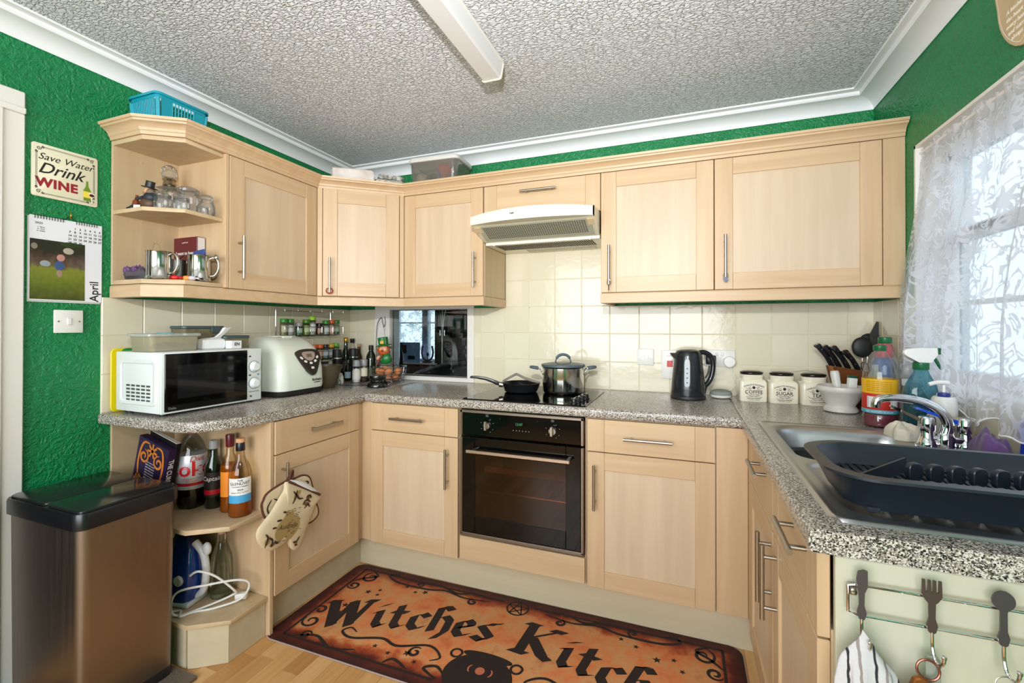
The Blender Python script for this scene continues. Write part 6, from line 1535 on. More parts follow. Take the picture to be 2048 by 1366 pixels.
spray('clear_bottle', 'clear cleaner bottle between the squash and the teal spray', (2.872, -.630, WT), R(80), glass('clear_cleaner_bottle', (226, 230, 230), .5, .04, .22, (200, 206, 206)), (.03, mat('grey_liquid', (110, 104, 104), .3)), glass('clear_head', (230, 232, 232), .4, .05, .3), mat('grey_neck', (196, 198, 200), .4), .62, .150)
pb = thing('soap_dispenser', 'white pump soap bottle with a blue collar under the net curtain', 'soap dispenser', (2.906, -.786, WT))
MB().lathe([(.028, .0005), (.031, .005), (.031, .115), (.028, .132), (.024, .137)], 28).build('bottle_body', mat('white_bottle', (226, 226, 222), .4), pb)
MB().lathe([(.014, .1372), (.015, .139), (.014, .148), (.006, .150)], 18).build('collar', mat('navy_collar', (40, 50, 130), .4), pb)
MB().tube([(0, 0, .148), (0, 0, .172)], .004, 8).tube(spline([(.012, 0, .178), (0, 0, .180), (-.02, 0, .178), (-.036, 0, .172)], 4), .006, 8).build('pump', M_plas, pb)
# cloths
def crumple(name, label, cat, loc, m, rx_, ry_, h_, seed, folds=5):
    t = thing(name, label, cat, loc); rs_ = random.Random(seed); ph = [rs_.uniform(0, 6.28) for _ in range(8)]
    def fn(u, v):
        a = 2*math.pi*u; r_ = v
        wob = 1+.14*math.sin(3*a+ph[0])+.09*math.sin(5*a+ph[1])
        hh = max(0, 1-r_**4)**.5
        px, py = r_*math.cos(a), r_*math.sin(a)
        f_ = noise.noise(Vector((px*1.2+seed, py*1.2, seed*.7)))*.9 + noise.noise(Vector((px*2.6, py*2.6+seed, 2.0)))*.35
        wob += .16*noise.noise(Vector((math.cos(a)*2+seed, math.sin(a)*2, 5.0)))
        return (rx_*r_*wob*math.cos(a), ry_*r_*wob*math.sin(a), .002 + h_*max(0, hh*(.72+.5*f_)) + .003*abs(f_))
    b = MB(); b.grid(fn, 90, 34); b.build('cloth', m, t, ang=180); return t
crumple('dish_cloth', 'crumpled cream dishcloth left of the tap', 'cloth', (2.800, -.815, WT+.0085), mat('cream_cloth', (232, 224, 206), .95, bmp=(120, .4)), .045, .060, .055, 4)
crumple('cleaning_cloth', 'crumpled purple microfibre cloth right of the tap', 'cloth', (2.915, -.985, WT+.001), mat('purple_cloth', (112, 76, 130), .95, bmp=(300, .3), var=(12, (84, 62, 118)), sheen=.3), .030, .070, .078, 9, 7)
bs = thing('blue_scourer', 'bright blue dish brush pad propped at the right edge', 'brush', (2.955, -1.085, WT+.001))
MB().prism([(-.03, .0), (.05, .0), (.035, .115), (-.002, .12)], -.010, .010, .004, M=RZ(90) @ RX(90)).build('pad', mat('bright_blue', (20, 70, 205), .4), bs)

# ------------------------------------------------------------------ rail of hooks on the end panel
EY = -1.6195
hr = thing('hook_rail', 'chrome wire rail with cutlery shaped hooks on the end panel', 'hook rail', (2.426, EY, .0))
MB().tube([(.0, -.016, .790), (0, -.016, .833), (.012, -.016, .836), (.30, -.016, .836), (.30, -.016, .789), (.012, -.016, .787)], .0022, 8, closed=True).build('wire_frame', M_chrome, hr)
for x in (.004, .29): MB().box(x-.002, x+.010, -.015, .0, .816, .832, .002).build('bracket', M_steel, hr); 
MB().lathe([(.004, 0), (.004, .002), (0, .003)], 12, T(.0085, -.015, .823) @ RX(90)).build('screw', M_chrome, hr)
m_hk = mat('grey_pewter', (96, 88, 90), .4, .6); m_hk2 = mat('brown_pewter', (98, 82, 76), .4, .6)
def hook(x, kind, m_):
    b = MB(); Y = -.0245
    hM = T(x, Y, 0) @ RX(90)
    if kind == 'knife': o2 = [(-.006, .835), (-.007, .850), (-.005, .862), (.004, .8655), (.008, .864), (.008, .838), (.004, .828), (.0035, .808), (.0065, .796), (.004, .786), (0, .783), (-.004, .786), (-.0065, .796), (-.0035, .808), (-.004, .828)]
    elif kind == 'fork':
        o2 = [(-.012, .866), (-.0125, .842), (-.008, .834), (-.0045, .830), (-.004, .808), (-.007, .796), (-.0045, .786), (0, .783), (.0045, .786), (.007, .796), (.004, .808), (.0045, .830), (.008, .834), (.0125, .842), (.012, .866), (.0085, .866), (.008, .848), (.0055, .848), (.005, .866), (.0015, .866), (.0012, .848), (-.0012, .848), (-.0015, .866), (-.005, .866), (-.0055, .848), (-.008, .848), (-.0085, .866)]
    else:
        o2 = [(.0135*math.sin(R(a)), .852-.0145*math.cos(R(a))) for a in range(25, 336, 20)]
        o2 = o2 + [(-.004, .836), (-.0042, .808), (-.007, .797), (-.0045, .787), (0, .784), (.0045, .787), (.007, .797), (.0042, .808), (.004, .836)]
    bm_ = MB(); bm_.prism(o2, -.0016, .0016, M=hM); h_ = bm_.build('cutlery_hook', m_, hr, smooth=False)
    MB().tube(spline([(x, Y, .786), (x, Y-.001, .765), (x, Y-.008, .750), (x, Y-.020, .7475), (x+.001, Y-.030, .757), (x+.001, Y-.033, .768)], 6), .0024, 8).build('hook_wire', M_chrome, h_)
    MB().lathe([(.0034, 0), (.0036, .003), (.002, .0042), (0, .0044)], 12, T(x+.001, Y-.033, .767) @ RX(10)).build('hook_tip', M_chrome, h_)
hook(.016, 'knife', m_hk); hook(.106, 'fork', m_hk2); hook(.190, 'spoon', m_hk)
# tea towel
tw = thing('tea_towel', 'white and grey striped tea towel hanging on the knife hook', 'towel', (2.443, -1.668, 0))
def tow(u, v):
    a = 2*math.pi*u; spread = .007+.026*sstep(0, .25, v)+.012*v
    fold = 1+.22*math.sin(6*a+1.0)*sstep(.05, .5, v)
    return (spread*1.0*fold*math.cos(a), spread*.42*fold*math.sin(a), .772-.20*v - .010*(1-v)*math.cos(a))
def m_towel():
    m, nt, p, o = newmat('striped_towelling'); p.inputs['Roughness'].default_value = .95
    tc = coords(nt); sx = N(nt, 'ShaderNodeSeparateXYZ'); nt.links.new(tc, sx.inputs[0])
    wv = N(nt, 'ShaderNodeTexNoise'); wv.inputs['Scale'].default_value = 30; nt.links.new(tc, wv.inputs['Vector'])
    md = N(nt, 'ShaderNodeMath', operation='MULTIPLY_ADD'); md.inputs[1].default_value = .012; nt.links.new(wv.outputs['Fac'], md.inputs[0]); nt.links.new(sx.outputs[0], md.inputs[2])
    f1 = N(nt, 'ShaderNodeMath', operation='MULTIPLY'); f1.inputs[1].default_value = 30; nt.links.new(md.outputs[0], f1.inputs[0])
    fr = N(nt, 'ShaderNodeMath', operation='FRACT'); nt.links.new(f1.outputs[0], fr.inputs[0])
    w0 = lin((206, 202, 204)); g0 = lin((150, 138, 134)); k0 = lin((44, 44, 50))
    c1 = ramp(nt, fr.outputs[0], [(0, w0), (.30, w0), (.32, k0), (.40, k0), (.42, w0), (.72, w0), (.74, g0), (.84, g0), (.86, w0)])
    nt.links.new(c1, p.inputs['Base Color'])
    n2 = N(nt, 'ShaderNodeTexNoise'); n2.inputs['Scale'].default_value = 700; nt.links.new(tc, n2.inputs['Vector']); bump(nt, p, n2.outputs['Fac'], .6, .002)
    return m
b = MB(); b.grid(tow, 72, 24); b.poly([tow(k/24, 0) for k in range(24)], [tuple(range(24))]); b.build('towel_cloth', m_towel(), tw, ang=180)
# keys
ky = thing('key_fob', 'bronze and black key fob with a leather strap on the fork hook', 'keys', (2.520, -1.662, 0))
MB().tube([(.014*math.cos(R(a)), .002*math.sin(R(a)), .737+.014*math.sin(R(a))) for a in range(0, 360, 20)], .0018, 8, closed=True).build('split_ring', mat('copper_ring', (150, 92, 76), .3, .9), ky)
MB().prism([(-.026, .700), (-.008, .690), (.002, .716), (-.006, .726), (-.018, .722)], -.005, .005, .002, M=RX(90)).build('bronze_clasp', mat('bronze', (150, 92, 44), .35, .6), ky)
MB().prism([(-.040, .655), (-.020, .650), (-.008, .690), (-.026, .699)], -.005, .005, .002, M=RX(90)).build('fob_body', M_blackm, ky)
MB().prism(rrect(.002, .020, .650, .752, .006, 4), -.003, .003, .001, M=T(0, .014, 0) @ RX(90)).build('grey_strap', mat('grey_green_strap', (150, 152, 138), .6), ky)
MB().prism([(-.002, .690), (.008, .692), (.008, .72), (0, .72)], -.002, .002, .0005, M=T(0, -.006, 0) @ RX(90)).build('key', M_inox, ky)
kr = thing('key_ring', 'plain steel split ring with chain on the spoon hook', 'key ring', (2.612, -1.660, 0))
MB().tube([(.0135*math.cos(R(a)), .002*math.sin(R(a)), .7365+.0125*math.sin(R(a))) for a in range(0, 360, 18)], .0009, 6, closed=True).build('split_ring', M_steel, kr)
for k in range(5): MB().tube([((.003 if k % 2 else .0012)*math.cos(R(a)), (.0012 if k % 2 else .003)*math.cos(R(a)), .7215-.006*k+.0042*math.sin(R(a))) for a in range(0, 360, 40)], .0008, 5, closed=True).build('chain_link', M_steel, kr)

# ------------------------------------------------------------------ wall decorations
sg = thing('wine_sign', 'cream Save Water Drink Wine wall sign', 'sign', (.0, -1.5495, 1.823), R(90))
MB().prism(rrect(-.097, .097, -.096, .096, .008, 4), .0005, .008, .0015, 2, M=RX(90)).build('sign_board', mat('sign_cream', (234, 228, 200), .35), sg)
SM = lambda x, z: T(x, -.0084, z) @ RX(90)
text(sg, 'Save Water', .034, M_ink, SM(0, .050), shear=.35)
text(sg, 'Drink', .056, M_ink, SM(-.016, .008), shear=.4, bold=.008)
text(sg, 'WINE', .044, mat('sign_red', (150, 30, 40), .5), SM(-.026, -.044), bold=.045, sp=1.10)
b = MB()
for x0, x1, z0, z1 in ((-.086, .086, -.085, .085), (-.083, .083, -.082, .082)):
    for st in ([(x0+.016, z0), (x1-.016, z0)], [(x0+.016, z1), (x1-.016, z1)], [(x0, z0+.016), (x0, z1-.016)], [(x1, z0+.016), (x1, z1-.016)]): pen([st], .0010, None, M=SM(0, 0), mb=b)
for sx_ in (-1, 1):
    for sz_ in (-1, 1):
        for st in (spiral(sx_*.078, sz_*.078, .007, .001, 30, 1.3*sx_*sz_), spiral(sx_*.066, sz_*.083, .004, .001, 90, 1.2), spiral(sx_*.084, sz_*.064, .004, .001, 90, 1.2)): pen([st], .0020, None, M=SM(0, 0), mb=b)
b.build('border_print', M_ink, sg, smooth=False, weld=False)
MB().prism([(.052, -.078), (.074, -.078), (.075, -.040), (.067, -.022), (.066, -.002), (.060, -.002), (.059, -.022), (.051, -.040)], 0, .0009, M=SM(0, 0)).build('printed_bottle', mat('print_green', (110, 140, 40), .5), sg, smooth=False)
MB().box(.0508, .0752, .0009, .0013, -.066, -.042, M=T(0, -.0107, 0)).build('printed_label', mat('print_yellow', (238, 214, 80), .5), sg, smooth=False)
b = MB().prism([(.068, -.046), (.086, -.046), (.085, -.058), (.079, -.064), (.079, -.080), (.085, -.084), (.070, -.084), (.076, -.080), (.076, -.064), (.069, -.058)][::-1], .0010, .0015, M=SM(0, 0)).build('printed_glass', mat('print_pale', (238, 236, 226), .5), sg, smooth=False)
MB().sphere((.077, -.0102, -.054), (.0082, .0006, .0058), 14, 6).build('printed_wine', mat('print_wine', (70, 24, 26), .5), sg)
# calendar
cl = thing('wall_calendar', 'spiral bound April calendar with a blurred garden photo', 'calendar', (.0, -1.543, 1.505), R(90))
cw, ch = .107, .152
MB().box(-cw, cw, -.006, -.003, -ch, ch, .0006).build('page', mat('calendar_paper', (232, 234, 240), .5), cl)
MB().box(-cw-.004, cw-.004, -.003, -.0008, -ch-.006, ch-.004).build('under_pages', mat('calendar_edge', (206, 206, 200), .6), cl)
for k in range(24):
    x = -cw+.014+k*.0079
    if abs(x-.006) > .016: MB().tube([(x, -.007, ch-.010), (x, -.0085, ch-.004), (x, -.007, ch+.003), (x, -.003, ch+.001)], .0011, 5).build('binding_ring', M_blackm, cl)
MB().tube(spline([(-.016, -.005, ch-.002), (-.006, -.005, ch+.004), (.006, -.005, ch+.016), (.018, -.005, ch+.004), (.028, -.005, ch-.002)], 5), .0012, 6).build('hanger_wire', M_blackm, cl)
CM = lambda x, z, e=.0064: T(x, -e, z) @ RX(90)
text(cl, 'April', .040, M_ink, CM(.083, -.110) @ RZ(90), bold=.01); text(cl, '2025', .011, M_ink, CM(-.082, .126))
for k, s in enumerate(('S - Spring', 'M - Moon', 'H - Holiday')): text(cl, s, .005, M_ink, CM(-.076, .112-.007*k), name='small_print')
days = [['', '1', '2', '3', '4', '5', '6']] + [[str(7+7*r_+c_) if 7+7*r_+c_ <= 30 else '' for c_ in range(7)] for r_ in range(4)]
for r_, row in enumerate(days):
    for c_, dd in enumerate(row):
        if dd: text(cl, dd, .0105, M_ink, CM(.006+c_*.0155, .124-r_*.0135), name='date', bold=.015)
def m_photo():
    m, nt, p, o = newmat('blurred_garden_print'); p.inputs['Roughness'].default_value = .25
    tc = N(nt, 'ShaderNodeTexCoord'); sx = N(nt, 'ShaderNodeSeparateXYZ'); nt.links.new(tc.outputs['Generated'], sx.inputs[0])
    nz = N(nt, 'ShaderNodeTexNoise'); nz.inputs['Scale'].default_value = 9; nz.inputs['Detail'].default_value = 3; nt.links.new(tc.outputs['Generated'], nz.inputs['Vector'])
    ad = N(nt, 'ShaderNodeMath', operation='MULTIPLY_ADD'); ad.inputs[1].default_value = .35; nt.links.new(nz.outputs['Fac'], ad.inputs[0]); nt.links.new(sx.outputs[2], ad.inputs[2])
    nt.links.new(ramp(nt, ad.outputs[0], [(.12, lin((60, 66, 22))), (.45, lin((98, 112, 30))), (.68, lin((124, 132, 44))), (.76, lin((96, 82, 62))), (.90, lin((70, 52, 44))), (1.0, lin((36, 40, 26)))]), p.inputs['Base Color'])
    return m
ph_ = MB().box(-cw+.001, .052, -.0068, -.0060, -ch+.004, .068).build('garden_photo', m_photo(), cl, smooth=False)
for nm, c_, r_, col in (('print_blob', (-.020, .008), (.012, .013), (190, 140, 128)), ('print_blob', (-.024, -.022), (.014, .018), (60, 86, 130)), ('print_blob', (-.024, -.050), (.008, .014), (160, 128, 112)), ('print_ball', (-.064, -.018), (.015, .011), (150, 158, 164)), ('print_pot', (.002, .036), (.016, .012), (176, 168, 150)), ('print_pot', (-.094, .042), (.009, .011), (130, 124, 110)), ('print_bush', (.010, .060), (.032, .010), (40, 56, 22))):
    MB().sphere((c_[0], -.0068, c_[1]), (r_[0], .0005, r_[1]), 18, 8).build(nm, mat('print_'+str(col[0])+str(col[1]), col, .4), ph_)
pn = thing('brass_hook', 'small brass picture hook above the calendar', 'hook', (.0, -1.536, 1.672), R(90)); MB().tube(spline([(0, -.0008, .016), (0, -.008, .012), (0, -.009, .002), (0, -.004, -.004), (0, -.011, -.006)], 5), .0022, 8).build('hook_wire', mat('brass', (190, 150, 60), .3, .9), pn)
# wooden plaque on the right wall
pq = thing('wooden_plaque', 'shield shaped wooden plaque with pale writing high on the right wall', 'plaque', (W, -.985, 2.085), R(-90))
pqo = [tuple(p)[:2] for p in spline([(-.078, .13, 0), (-.078, .03, 0), (-.062, -.03, 0), (-.03, -.078, 0), (.014, -.108, 0), (.040, -.085, 0), (.066, -.035, 0), (.080, .03, 0), (.080, .13, 0)], 5, closed=True)]
MB().prism(pqo, .0005, .012, .002, M=RX(90)).build('plaque_board', wood('plaque_wood', (214, 190, 150), (196, 168, 126), (20, 20, 3)), pq)
m_pw = mat('plaque_print', (244, 238, 224), .6)
for k, s in enumerate(('Mum', 'A kitchen is', 'the heart of', 'every home', 'and warm', 'always')): text(pq, s, .034 if k == 0 else .017, m_pw, T(.0, -.0124, (.05, .005, -.015, -.034, -.053, -.071)[k]) @ RX(90) @ RZ(0), shear=.2)
b = MB(); pen([[(x*.90, y*.90+.001) for x, y in pqo] + [(pqo[0][0]*.9, pqo[0][1]*.9)]], .002, None, M=T(0, -.0122, 0) @ RX(90), mb=b); b.build('border_line', m_pw, pq, smooth=False, weld=False)

# ------------------------------------------------------------------ on top of the wall cabinets
tb_ = thing('plastic_basket', 'turquoise slotted plastic basket on top of the end shelf unit', 'basket', (.118, -1.255, 2.0705))
m_tq = mat('turquoise_plastic', (20, 150, 170), .35)
bx0, bx1, by0, by1, bh = -.088, .090, -.105, .105, .128
def tpt(x, y, z): k = .90+.10*z/bh; return (x*k, y*k, z)
def panel(pts2, th):  # quad strip bar between two uv points on a side
    pass
b = MB(); rr0 = rrect(bx0, bx1, by0, by1, .022, 4)
b.loft([[tpt(x, y, z) for x, y in rr0] for z in (.0005, .004)]); b.build('basket_floor', m_tq, tb_)
b = MB()
b.loft([[(x*s, y*s, z) for x, y in rr0] for s, z in ((1.0, bh-.020), (1.0, bh-.004), (1.05, bh-.002), (1.055, bh-.008), (1.065, bh-.008), (1.062, bh+.002), (.985, bh+.002), (.985, bh-.020))]+[], cap0=False, cap1=False); b.build('basket_rim', m_tq, tb_)
b = MB()
b.loft([[tpt(x*s, y*s, z) for x, y in rr0] for s, z in ((1.0, .002), (1.0, .026), (.985, .026), (.985, .004))], cap0=False, cap1=False); b.build('basket_skirt', m_tq, tb_)
def bar(p, q, w_=.0028): return MB().tube([tpt(*p), tpt(*q)], w_, 4)
for k in range(14):
    x = bx0+.022+k*(bx1-bx0-.044)/13
    for y in (by0+.0015, by1-.0015): bar((x, y, .024), (x, y, bh-.018)).build('basket_slat', m_tq, tb_)
for x in (bx0+.0015, bx1-.0015):
    for k in range(8): bar((x, -.045+k*.0128, .024), (x, -.045+k*.0128, bh-.018), .0030).build('basket_slat', m_tq, tb_)
    for z in (.045, .062, .079, .095): bar((x, -.05, z), (x, .05, z), .0022).build('basket_rung', m_tq, tb_)
    for y0, y1 in ((by0+.016, -.046), (.046, by1-.016)): MB().loft([[tpt(x-.0015, y0, z), tpt(x+.0015, y0, z), tpt(x+.0015, y1, z), tpt(x-.0015, y1, z)] for z in (.024, bh-.018)]).build('solid_panel', m_tq, tb_)
for k in range(4): bar(((bx0+.006, by0+.006, .024), (bx1-.006, by0+.006, .024), (bx1-.006, by1-.006, .024), (bx0+.006, by1-.006, .024))[k], ((bx0+.006, by0+.006, bh-.018), (bx1-.006, by0+.006, bh-.018), (bx1-.006, by1-.006, bh-.018), (bx0+.006, by1-.006, bh-.018))[k], .009).build('corner_post', m_tq, tb_)

def packet(label, loc, rz, lx, ly, hz, m_, seed):
    t = thing('paper_packet', label, 'packet', loc, R(rz)); rs_ = random.Random(seed); rg = []
    for s, z in ((.93, .0005), (1.0, hz*.25), (1.01, hz*.6), (.96, hz*.95), (.80, hz)):
        rg.append([(x*s*(1+rs_.uniform(-.03, .03)), y*s*(1+rs_.uniform(-.05, .05)), z*(1+rs_.uniform(-.06, .06))) for x, y in rrect(-lx/2, lx/2, -ly/2, ly/2, .012, 3)])
    MB().loft(rg).build('wrapping', m_, t, ang=25); return t
m_pp = mat('white_carrier_paper', (228, 220, 212), .7, bmp=(30, .4, .006), var=(14, (206, 190, 178)))
m_np = mat('newspaper', (214, 210, 200), .8, var=(60, (120, 118, 108)))
packet('large white wrapped paper packet on the corner wall cabinet', (.365, -.400, 2.0705), 40, .235, .10, .098, m_pp, 3)
for k, lb_ in enumerate(('lowest folded newspaper in the stack on the corner cabinet', 'middle folded newspaper in the stack on the corner cabinet', 'topmost folded newspaper in the stack on the corner cabinet')):
    packet(lb_, (.510+.004*k, -.268+.006*k, 2.0705+.0300*k), 36+4*k, .17-.012*k, .10, .027, m_np, 20+k)
bx = thing('storage_box', 'clear plastic storage box with white lid above the hatch cabinet', 'storage box', (.835, -.205, 2.0705), R(3))
m_cb = glass('storage_plastic', (232, 232, 228), .4, .08, .18, (176, 170, 160))
MB().loft([[(x*s, y*s, z) for x, y in rrect(-.150, .150, -.105, .105, .03, 5)] for s, z in ((.92, .0005), (.94, .004), (1.0, .132), (.985, .132), (.925, .006), (.90, .005))]).build('box_body', m_cb, bx)
MB().loft([[(x*s, y*s, z) for x, y in rrect(-.150, .150, -.105, .105, .03, 5)] for s, z in ((1.01, .128), (1.05, .130), (1.06, .134), (1.06, .146), (1.03, .153), (.96, .154))]).build('lid', mat('white_box_lid', (216, 214, 208), .4), bx)
MB().sphere((.04, -.04, .085), (.055, .04, .040), 14, 10).build('red_bag', mat('red_bag', (206, 44, 40), .6), bx)
MB().sphere((-.02, -.03, .060), (.04, .03, .030), 12, 8).build('dark_items', mat('dark_items', (60, 56, 50), .6), bx)
MB().box(.010, .034, -.078, -.060, .040, .095, .003).build('blue_tin', mat('blue_tin', (60, 70, 130), .4), bx)
MB().sphere((-.10, -.04, .055), (.030, .04, .030), 12, 8).build('beige_cloth', mat('beige_cloth', (200, 184, 150), .9), bx)

# ------------------------------------------------------------------ ornaments in the open wall unit
Z1, Z0 = 1.7285, 1.4455
fg = thing('seated_figurine', 'seated figurine in a black top hat with a brown bottle', 'figurine', (.130, -1.360, Z1), R(15))
m_dc = mat('figurine_navy', (30, 38, 46), .5); m_fb = mat('figurine_brown', (84, 56, 40), .5); m_fs = mat('figurine_skin', (206, 160, 120), .5)
MB().sphere((.020, 0, .026), (.032, .022, .028), 18, 10).build('trousers', m_fb, fg); MB().sphere((.030, 0, .050), (.026, .022, .024), 18, 10).build('jacket', m_dc, fg)
MB().sphere((.022, 0, .078), (.016, .015, .017), 16, 10).build('head', m_fs, fg); MB().sphere((.032, .0, .070), (.016, .017, .018), 14, 8).build('grey_hair', mat('figurine_hair', (120, 100, 84), .7), fg)
MB().lathe([(.027, 0), (.028, .003), (.016, .005), (.0155, .026), (.017, .028), (0, .029)], 22, T(.025, 0, .088) @ RY(14)).build('top_hat', mat('figurine_black', (22, 26, 28), .4), fg)
MB().lathe([(.012, 0), (.013, .004), (.012, .026), (.005, .036), (.005, .052), (0, .053)], 16, T(-.034, -.002, .010) @ RY(8)).build('brown_bottle', mat('figurine_bottle', (124, 52, 20), .25), fg)
MB().tube([(.01, -.012, .050), (-.012, -.014, .044), (-.026, -.006, .046)], .006, 8).build('arm', m_dc, fg)
MB().sphere((-.052, -.004, .008), (.020, .012, .008), 12, 6).sphere((-.020, -.012, .012), (.030, .010, .011), 12, 6).build('legs', m_dc, fg)
MB().box(-.022, .002, -.024, -.022, .002, .016, M=RZ(12)).build('white_card', M_plas, fg)
m_cut = glass('cut_glass', (252, 253, 253), .8, .04, .05)
dc = thing('decanter', 'square cut glass decanter with a round stopper', 'decanter', (.085, -1.235, Z1), R(10))
MB().loft([[(x*s, y*s, z) for x, y in rrect(-.045, .045, -.040, .040, .008, 3)] for s, z in ((.96, .0005), (1.0, .004), (1.0, .115), (.9, .128), (.5, .136), (.42, .14))]).build('decanter_body', m_cut, dc)
b = MB()
for k in range(4):
    for j in range(5):
        b.prism([(0, -.010), (.008, 0), (0, .010), (-.008, 0)], 0, .002, M=T(-.033+k*.022, -.0405, .022+j*.021) @ RX(90)); b.prism([(0, -.010), (.008, 0), (0, .010), (-.008, 0)], 0, .002, M=T(.0455, -.030+k*.020, .022+j*.021) @ RZ(90) @ RX(90))
o = b.build('cut_facets', m_cut, dc, smooth=False); o['kind'] = 'stuff'
MB().lathe([(.022, .1405), (.024, .144), (.021, .158), (.026, .166), (.024, .168)], 24).build('silver_collar', mat('aged_silver', (170, 160, 140), .25, 1.0), dc)
MB().sphere((0, 0, .198), .031, 12, 8).build('stopper', m_cut, dc, smooth=False)
def gjar(lab, x, y, r_, h_, lidr=True, belly=0):
    t = thing('glass_jar', lab, 'jar', (x, y, Z1), 0, 'small glass jars on the open shelf')
    if belly: pf = [(r_*.8, .0005), (r_, .012), (r_*1.02, h_*.45), (r_*.8, h_*.68), (r_*.62, h_*.72), (r_*.62, h_*.8)]
    else: pf = [(r_*.94, .0005), (r_, .004), (r_, h_*.74), (r_*.92, h_*.80)]
    MB().lathe(pf, 24).build('jar_body', m_cut, t, ang=50)
    MB().lathe([(r_*(.66 if belly else .98), h_*.81), (r_*(.8 if belly else 1.03), h_*.83), (r_*(.8 if belly else 1.03), h_*.93), (r_*.6, h_), (0, h_)], 24).build('jar_lid', m_cut, t, ang=50)
gjar('low glass jar beside the figurine', .205, -1.335, .030, .064); gjar('low glass jar in front of the decanter', .252, -1.292, .028, .058); gjar('tall glass jar right of the decanter', .170, -1.212, .040, .130)
gjar('smallest glass jar at the back right', .238, -1.195, .022, .046); gjar('round bellied glass jar at the right end of the shelf', .276, -1.205, .031, .085, belly=1)
# lower shelf
gd_ = thing('amethyst_geode', 'purple amethyst crystal cluster on a grey rock', 'geode', (.092, -1.352, Z0), R(5))
rs_ = random.Random(11)
MB().sphere((0, 0, .024), (.072, .038, .026), 22, 10, deform=lambda d: 1+.12*math.sin(7*d.x+3*d.y)+.08*math.sin(11*d.y)).build('rock_base', mat('grey_rock', (78, 74, 78), .8, bmp=(60, .6)), gd_, smooth=False)
m_am = mat('amethyst', (104, 62, 120), .2, coat=.3)
for k in range(34):
    x, y = rs_.uniform(-.05, .05), rs_.uniform(-.026, .026); hh = rs_.uniform(.020, .038)*(1-.5*(abs(x)/.06)); r_ = rs_.uniform(.006, .010)
    MB().lathe([(r_, 0), (r_*.95, hh*.6), (0, hh)], 6, T(x*1.15, y, .034) @ RX(rs_.uniform(-25, 25)) @ RY(rs_.uniform(-25, 25))).build('crystal', m_am, gd_, smooth=False)
m_pew = mat('polished_pewter', (196, 194, 186), .13, 1.0)
def tankard(lab, x, y, rz, glass_bottom=False):
    t = thing('tankard', lab, 'tankard', (x, y, Z0), R(rz), 'pewter tankards on the open shelf')
    MB().lathe([(.046, .0005), (.048, .004), (.045, .010), (.043, .014), (.041, .108), (.043, .112), (.0405, .112), (.0395, .016), (0, .012)], 32).build('tankard_body', m_pew, t)
    MB().tube(spline([(.040, 0, .098), (.058, 0, .104), (.074, 0, .088), (.074, 0, .055), (.060, 0, .030), (.042, 0, .026)], 7), [.0046]*36, 10).build('handle', m_pew, t, ang=60)
    return t
tankard('pewter tankard with a wire loop, next to the geode', .212, -1.352, 22); t2 = tankard('pewter tankard with an ornate scroll handle in front of the red book', .258, -1.222, 30)
MB().sphere((.066, 0, .106), (.010, .008, .012), 12, 8).build('thumb_piece', m_pew, t2)
t = thing('wire_loop', 'thin bent wire sticking out of the left tankard', 'wire', (.205, -1.352, Z0+.112)); MB().tube(spline([(-.030, .0, -.03), (-.028, 0, .02), (-.014, 0, .034), (.012, 0, .022), (.028, 0, -.02)], 7), .0008, 5).build('wire', m_gold, t)
t = thing('tin_cup', 'small engraved grey tin cup between the tankards', 'cup', (.180, -1.265, Z0)); MB().lathe([(.030, .0005), (.032, .003), (.034, .088), (.035, .092), (.033, .092), (.030, .006), (0, .005)], 28).build('cup_body', steel('engraved_tin', (130, 128, 124), .45), t)
MB().tube([(.0, 0, .02), (.014, .004, .095), (.036, .008, .112)], .002, 6).build('stirrer', M_blackm, t)
t = thing('red_book', 'dark red book standing in the corner behind the tankards', 'book', (.045, -1.190, Z0))
bo = MB().box(0, .150, .0, .038, .0005, .205, .002).build('cover', mat('dark_red_cover', (96, 24, 30), .4), t); MB().box(.1505, .152, .004, .034, .004, .202).build('pages', mat('pages2', (216, 210, 206), .8), bo)
text(bo, 'I want to hear', .020, mat('book_white', (230, 224, 220), .5), T(.074, -.0004, .135) @ RX(90), bold=.015); text(bo, 'Your stories', .022, bpy.data.materials['book_white'], T(.074, -.0004, .098) @ RX(90), bold=.015); text(bo, 'a guided book', .007, bpy.data.materials['book_white'], T(.074, -.0004, .182) @ RX(90))
t = thing('folded_wrapper', 'blue and silver wrapper poking out of the right tankard', 'wrapper', (.258, -1.222, Z0+.113)); MB().loft([[(-.030, -.006, 0), (.030, -.004, 0), (.030, .006, .001), (-.030, .008, .001)], [(-.034, -.002, .020), (.030, 0, .026), (.032, .004, .026), (-.034, .002, .020)]]).build('foil', mat('blue_foil', (70, 90, 160), .3, .4), t)
for x, y, col, lab in ((.262, -1.322, (206, 24, 30), 'small red shiny sweet at the shelf front'), (.285, -1.292, (240, 150, 60), 'small orange sweet at the shelf front'), (.296, -1.262, (40, 34, 36), 'small dark trinket at the shelf front'), (.300, -1.280, (200, 190, 200), 'small pale trinket at the shelf front')):
    t = thing('sweet', lab, 'sweet', (x, y, Z0), R(40), 'sweets and trinkets on the open shelf')
    MB().sphere((0, 0, .010), (.016, .010, .0098), 14, 8).build('wrapped_middle', mat('sweet_'+str(col[0])+'_'+str(col[1]), col, .25), t)
    for s in (-1, 1): MB().loft([[(s*.014, -.003, .009), (s*.014, .003, .009), (s*.014, .003, .012), (s*.014, -.003, .012)], [(s*.026, -.008, .004), (s*.026, .008, .006), (s*.026, .008, .016), (s*.026, -.008, .014)]]).build('twist', bpy.data.materials['sweet_'+str(col[0])+'_'+str(col[1])], t)

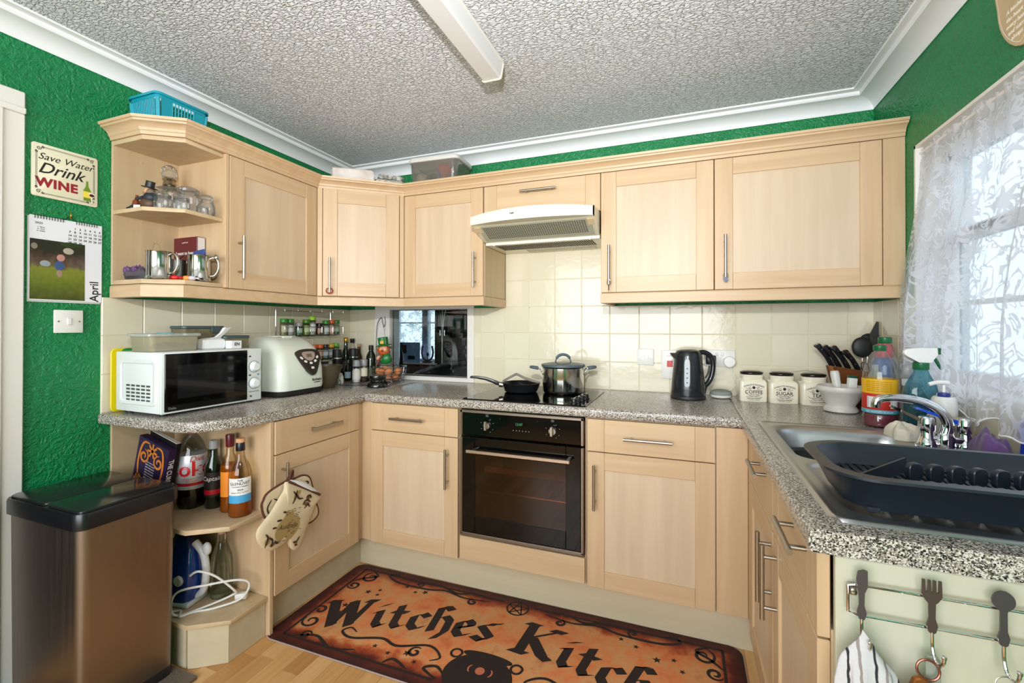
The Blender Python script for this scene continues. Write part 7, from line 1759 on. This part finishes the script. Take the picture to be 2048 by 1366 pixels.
# ------------------------------------------------------------------ things in the next room
so = thing('leather_sofa', 'dark leather sofa back seen through the hatch', 'sofa', (.62, .62, 0))
m_so = mat('dark_leather', (24, 21, 22), .5)
MB().loft([[(x, y, z) for y, z in ((-.16, .25), (-.18, .6), (-.14, .78+h_), (-.02, .84+h_), (.10, .78+h_), (.16, .5), (.16, .25))] for x, h_ in ((-.72, -.10), (-.62, -.02), (-.45, .07), (-.2, .14), (.1, .17), (.4, .12), (.6, .0))]).build('backrest', m_so, so, ang=60)
MB().box(-.66, .58, .17, .72, .16, .44, .05, 3).build('seat', m_so, so)
for x in (-.6, .5):
    for y in (-.1, .6): MB().lathe([(.025, 0), (.03, .25 if y < 0 else .16)], 12, T(x, y, 0)).build('leg', M_blackm, so)
pf = thing('photo_frame', 'blue grey photo frame standing on the far window sill', 'photo frame', (-.590, 1.620, .8805), R(12))
MB().box(-.112, .112, -.008, .008, .0, .212, .002).build('frame_board', mat('slate_blue', (140, 172, 210), .4), pf)
MB().box(-.085, -.035, -.010, -.008, .095, .185).build('photo', mat('dark_photo', (24, 32, 46), .3), pf); MB().box(-.02, .06, -.010, -.008, .03, .07).build('photo', bpy.data.materials['dark_photo'], pf)
hs_ = thing('horseshoe_ornament', 'horseshoe shaped ornament on the far window sill', 'ornament', (-.385, 1.640, .8805))
MB().tube(spline([(-.055, 0, .175), (-.068, 0, .11), (-.05, 0, .045), (0, 0, .022), (.05, 0, .045), (.068, 0, .11), (.055, 0, .175)], 7), .010, 10).build('horseshoe', mat('brown_bronze', (90, 60, 56), .4), hs_); MB().box(-.05, .05, -.02, .02, .0, .014, .004).build('base', bpy.data.materials['brown_bronze'], hs_)
MB().tube(spline([(0, 0, .02), (.004, 0, .06), (-.01, 0, .09), (.012, 0, .11)], 5), .004, 6).sphere((.004, 0, .085), (.016, .006, .02), 10, 6).build('figure', M_blackm, hs_)
fl_ = thing('floor_lamp', 'slim chrome floor lamp in the room beyond the hatch', 'lamp', (.16, 1.0, 0))
MB().lathe([(.10, 0), (.11, .01), (.02, .02)], 24).build('base', M_steel, fl_); MB().tube([(0, 0, .02), (0, 0, 1.28)], .010, 10).build('pole', M_steel, fl_)
for a in (-1, 0, 1): MB().tube(spline([(a*.008, 0, 1.24), (a*.02, 0, 1.36), (a*.07, 0, 1.5), (a*.12, 0, 1.62)], 6), .004, 6).build('stem', M_steel, fl_)
for a in (-1, 1): MB().lathe([(.006, 0), (.008, .002), (.008, .05), (.006, .052)], 12, T(a*.022, 0, 1.18)).build('clip', M_chrome, fl_)
dcu = thing('dark_curtain', 'dark drawn curtain beside the far window', 'curtain', (0, 0, 0))
b = MB(); b.grid(lambda u, v: (-.26+.36*u, 1.58+.022*math.sin(u*40), 2.1-1.9*v), 60, 6); b.build('drape', mat('navy_drape', (10, 10, 16), .95, spec=0.0), dcu, ang=180)
vb_ = thing('bead_blind', 'pale patterned net at the far window', 'curtain', (0, 0, 0)); b = MB(); nu2, nv2 = 60, 10
b.grid(lambda u, v: (-1.30+1.0*u, 1.735+.006*math.sin(u*60), 1.60-.72*v), nu2, nv2)
uvl = b.bm.loops.layers.uv.new('UVMap'); idx = {v: i for i, v in enumerate(b.bm.verts)}
for f in b.bm.faces:
    for l in f.loops: i = idx[l.vert]; l[uvl].uv = ((i % (nu2+1))/nu2, (i//(nu2+1))/nv2*.72)
b.build('net', M_lace, vb_, ang=180, weld=False)
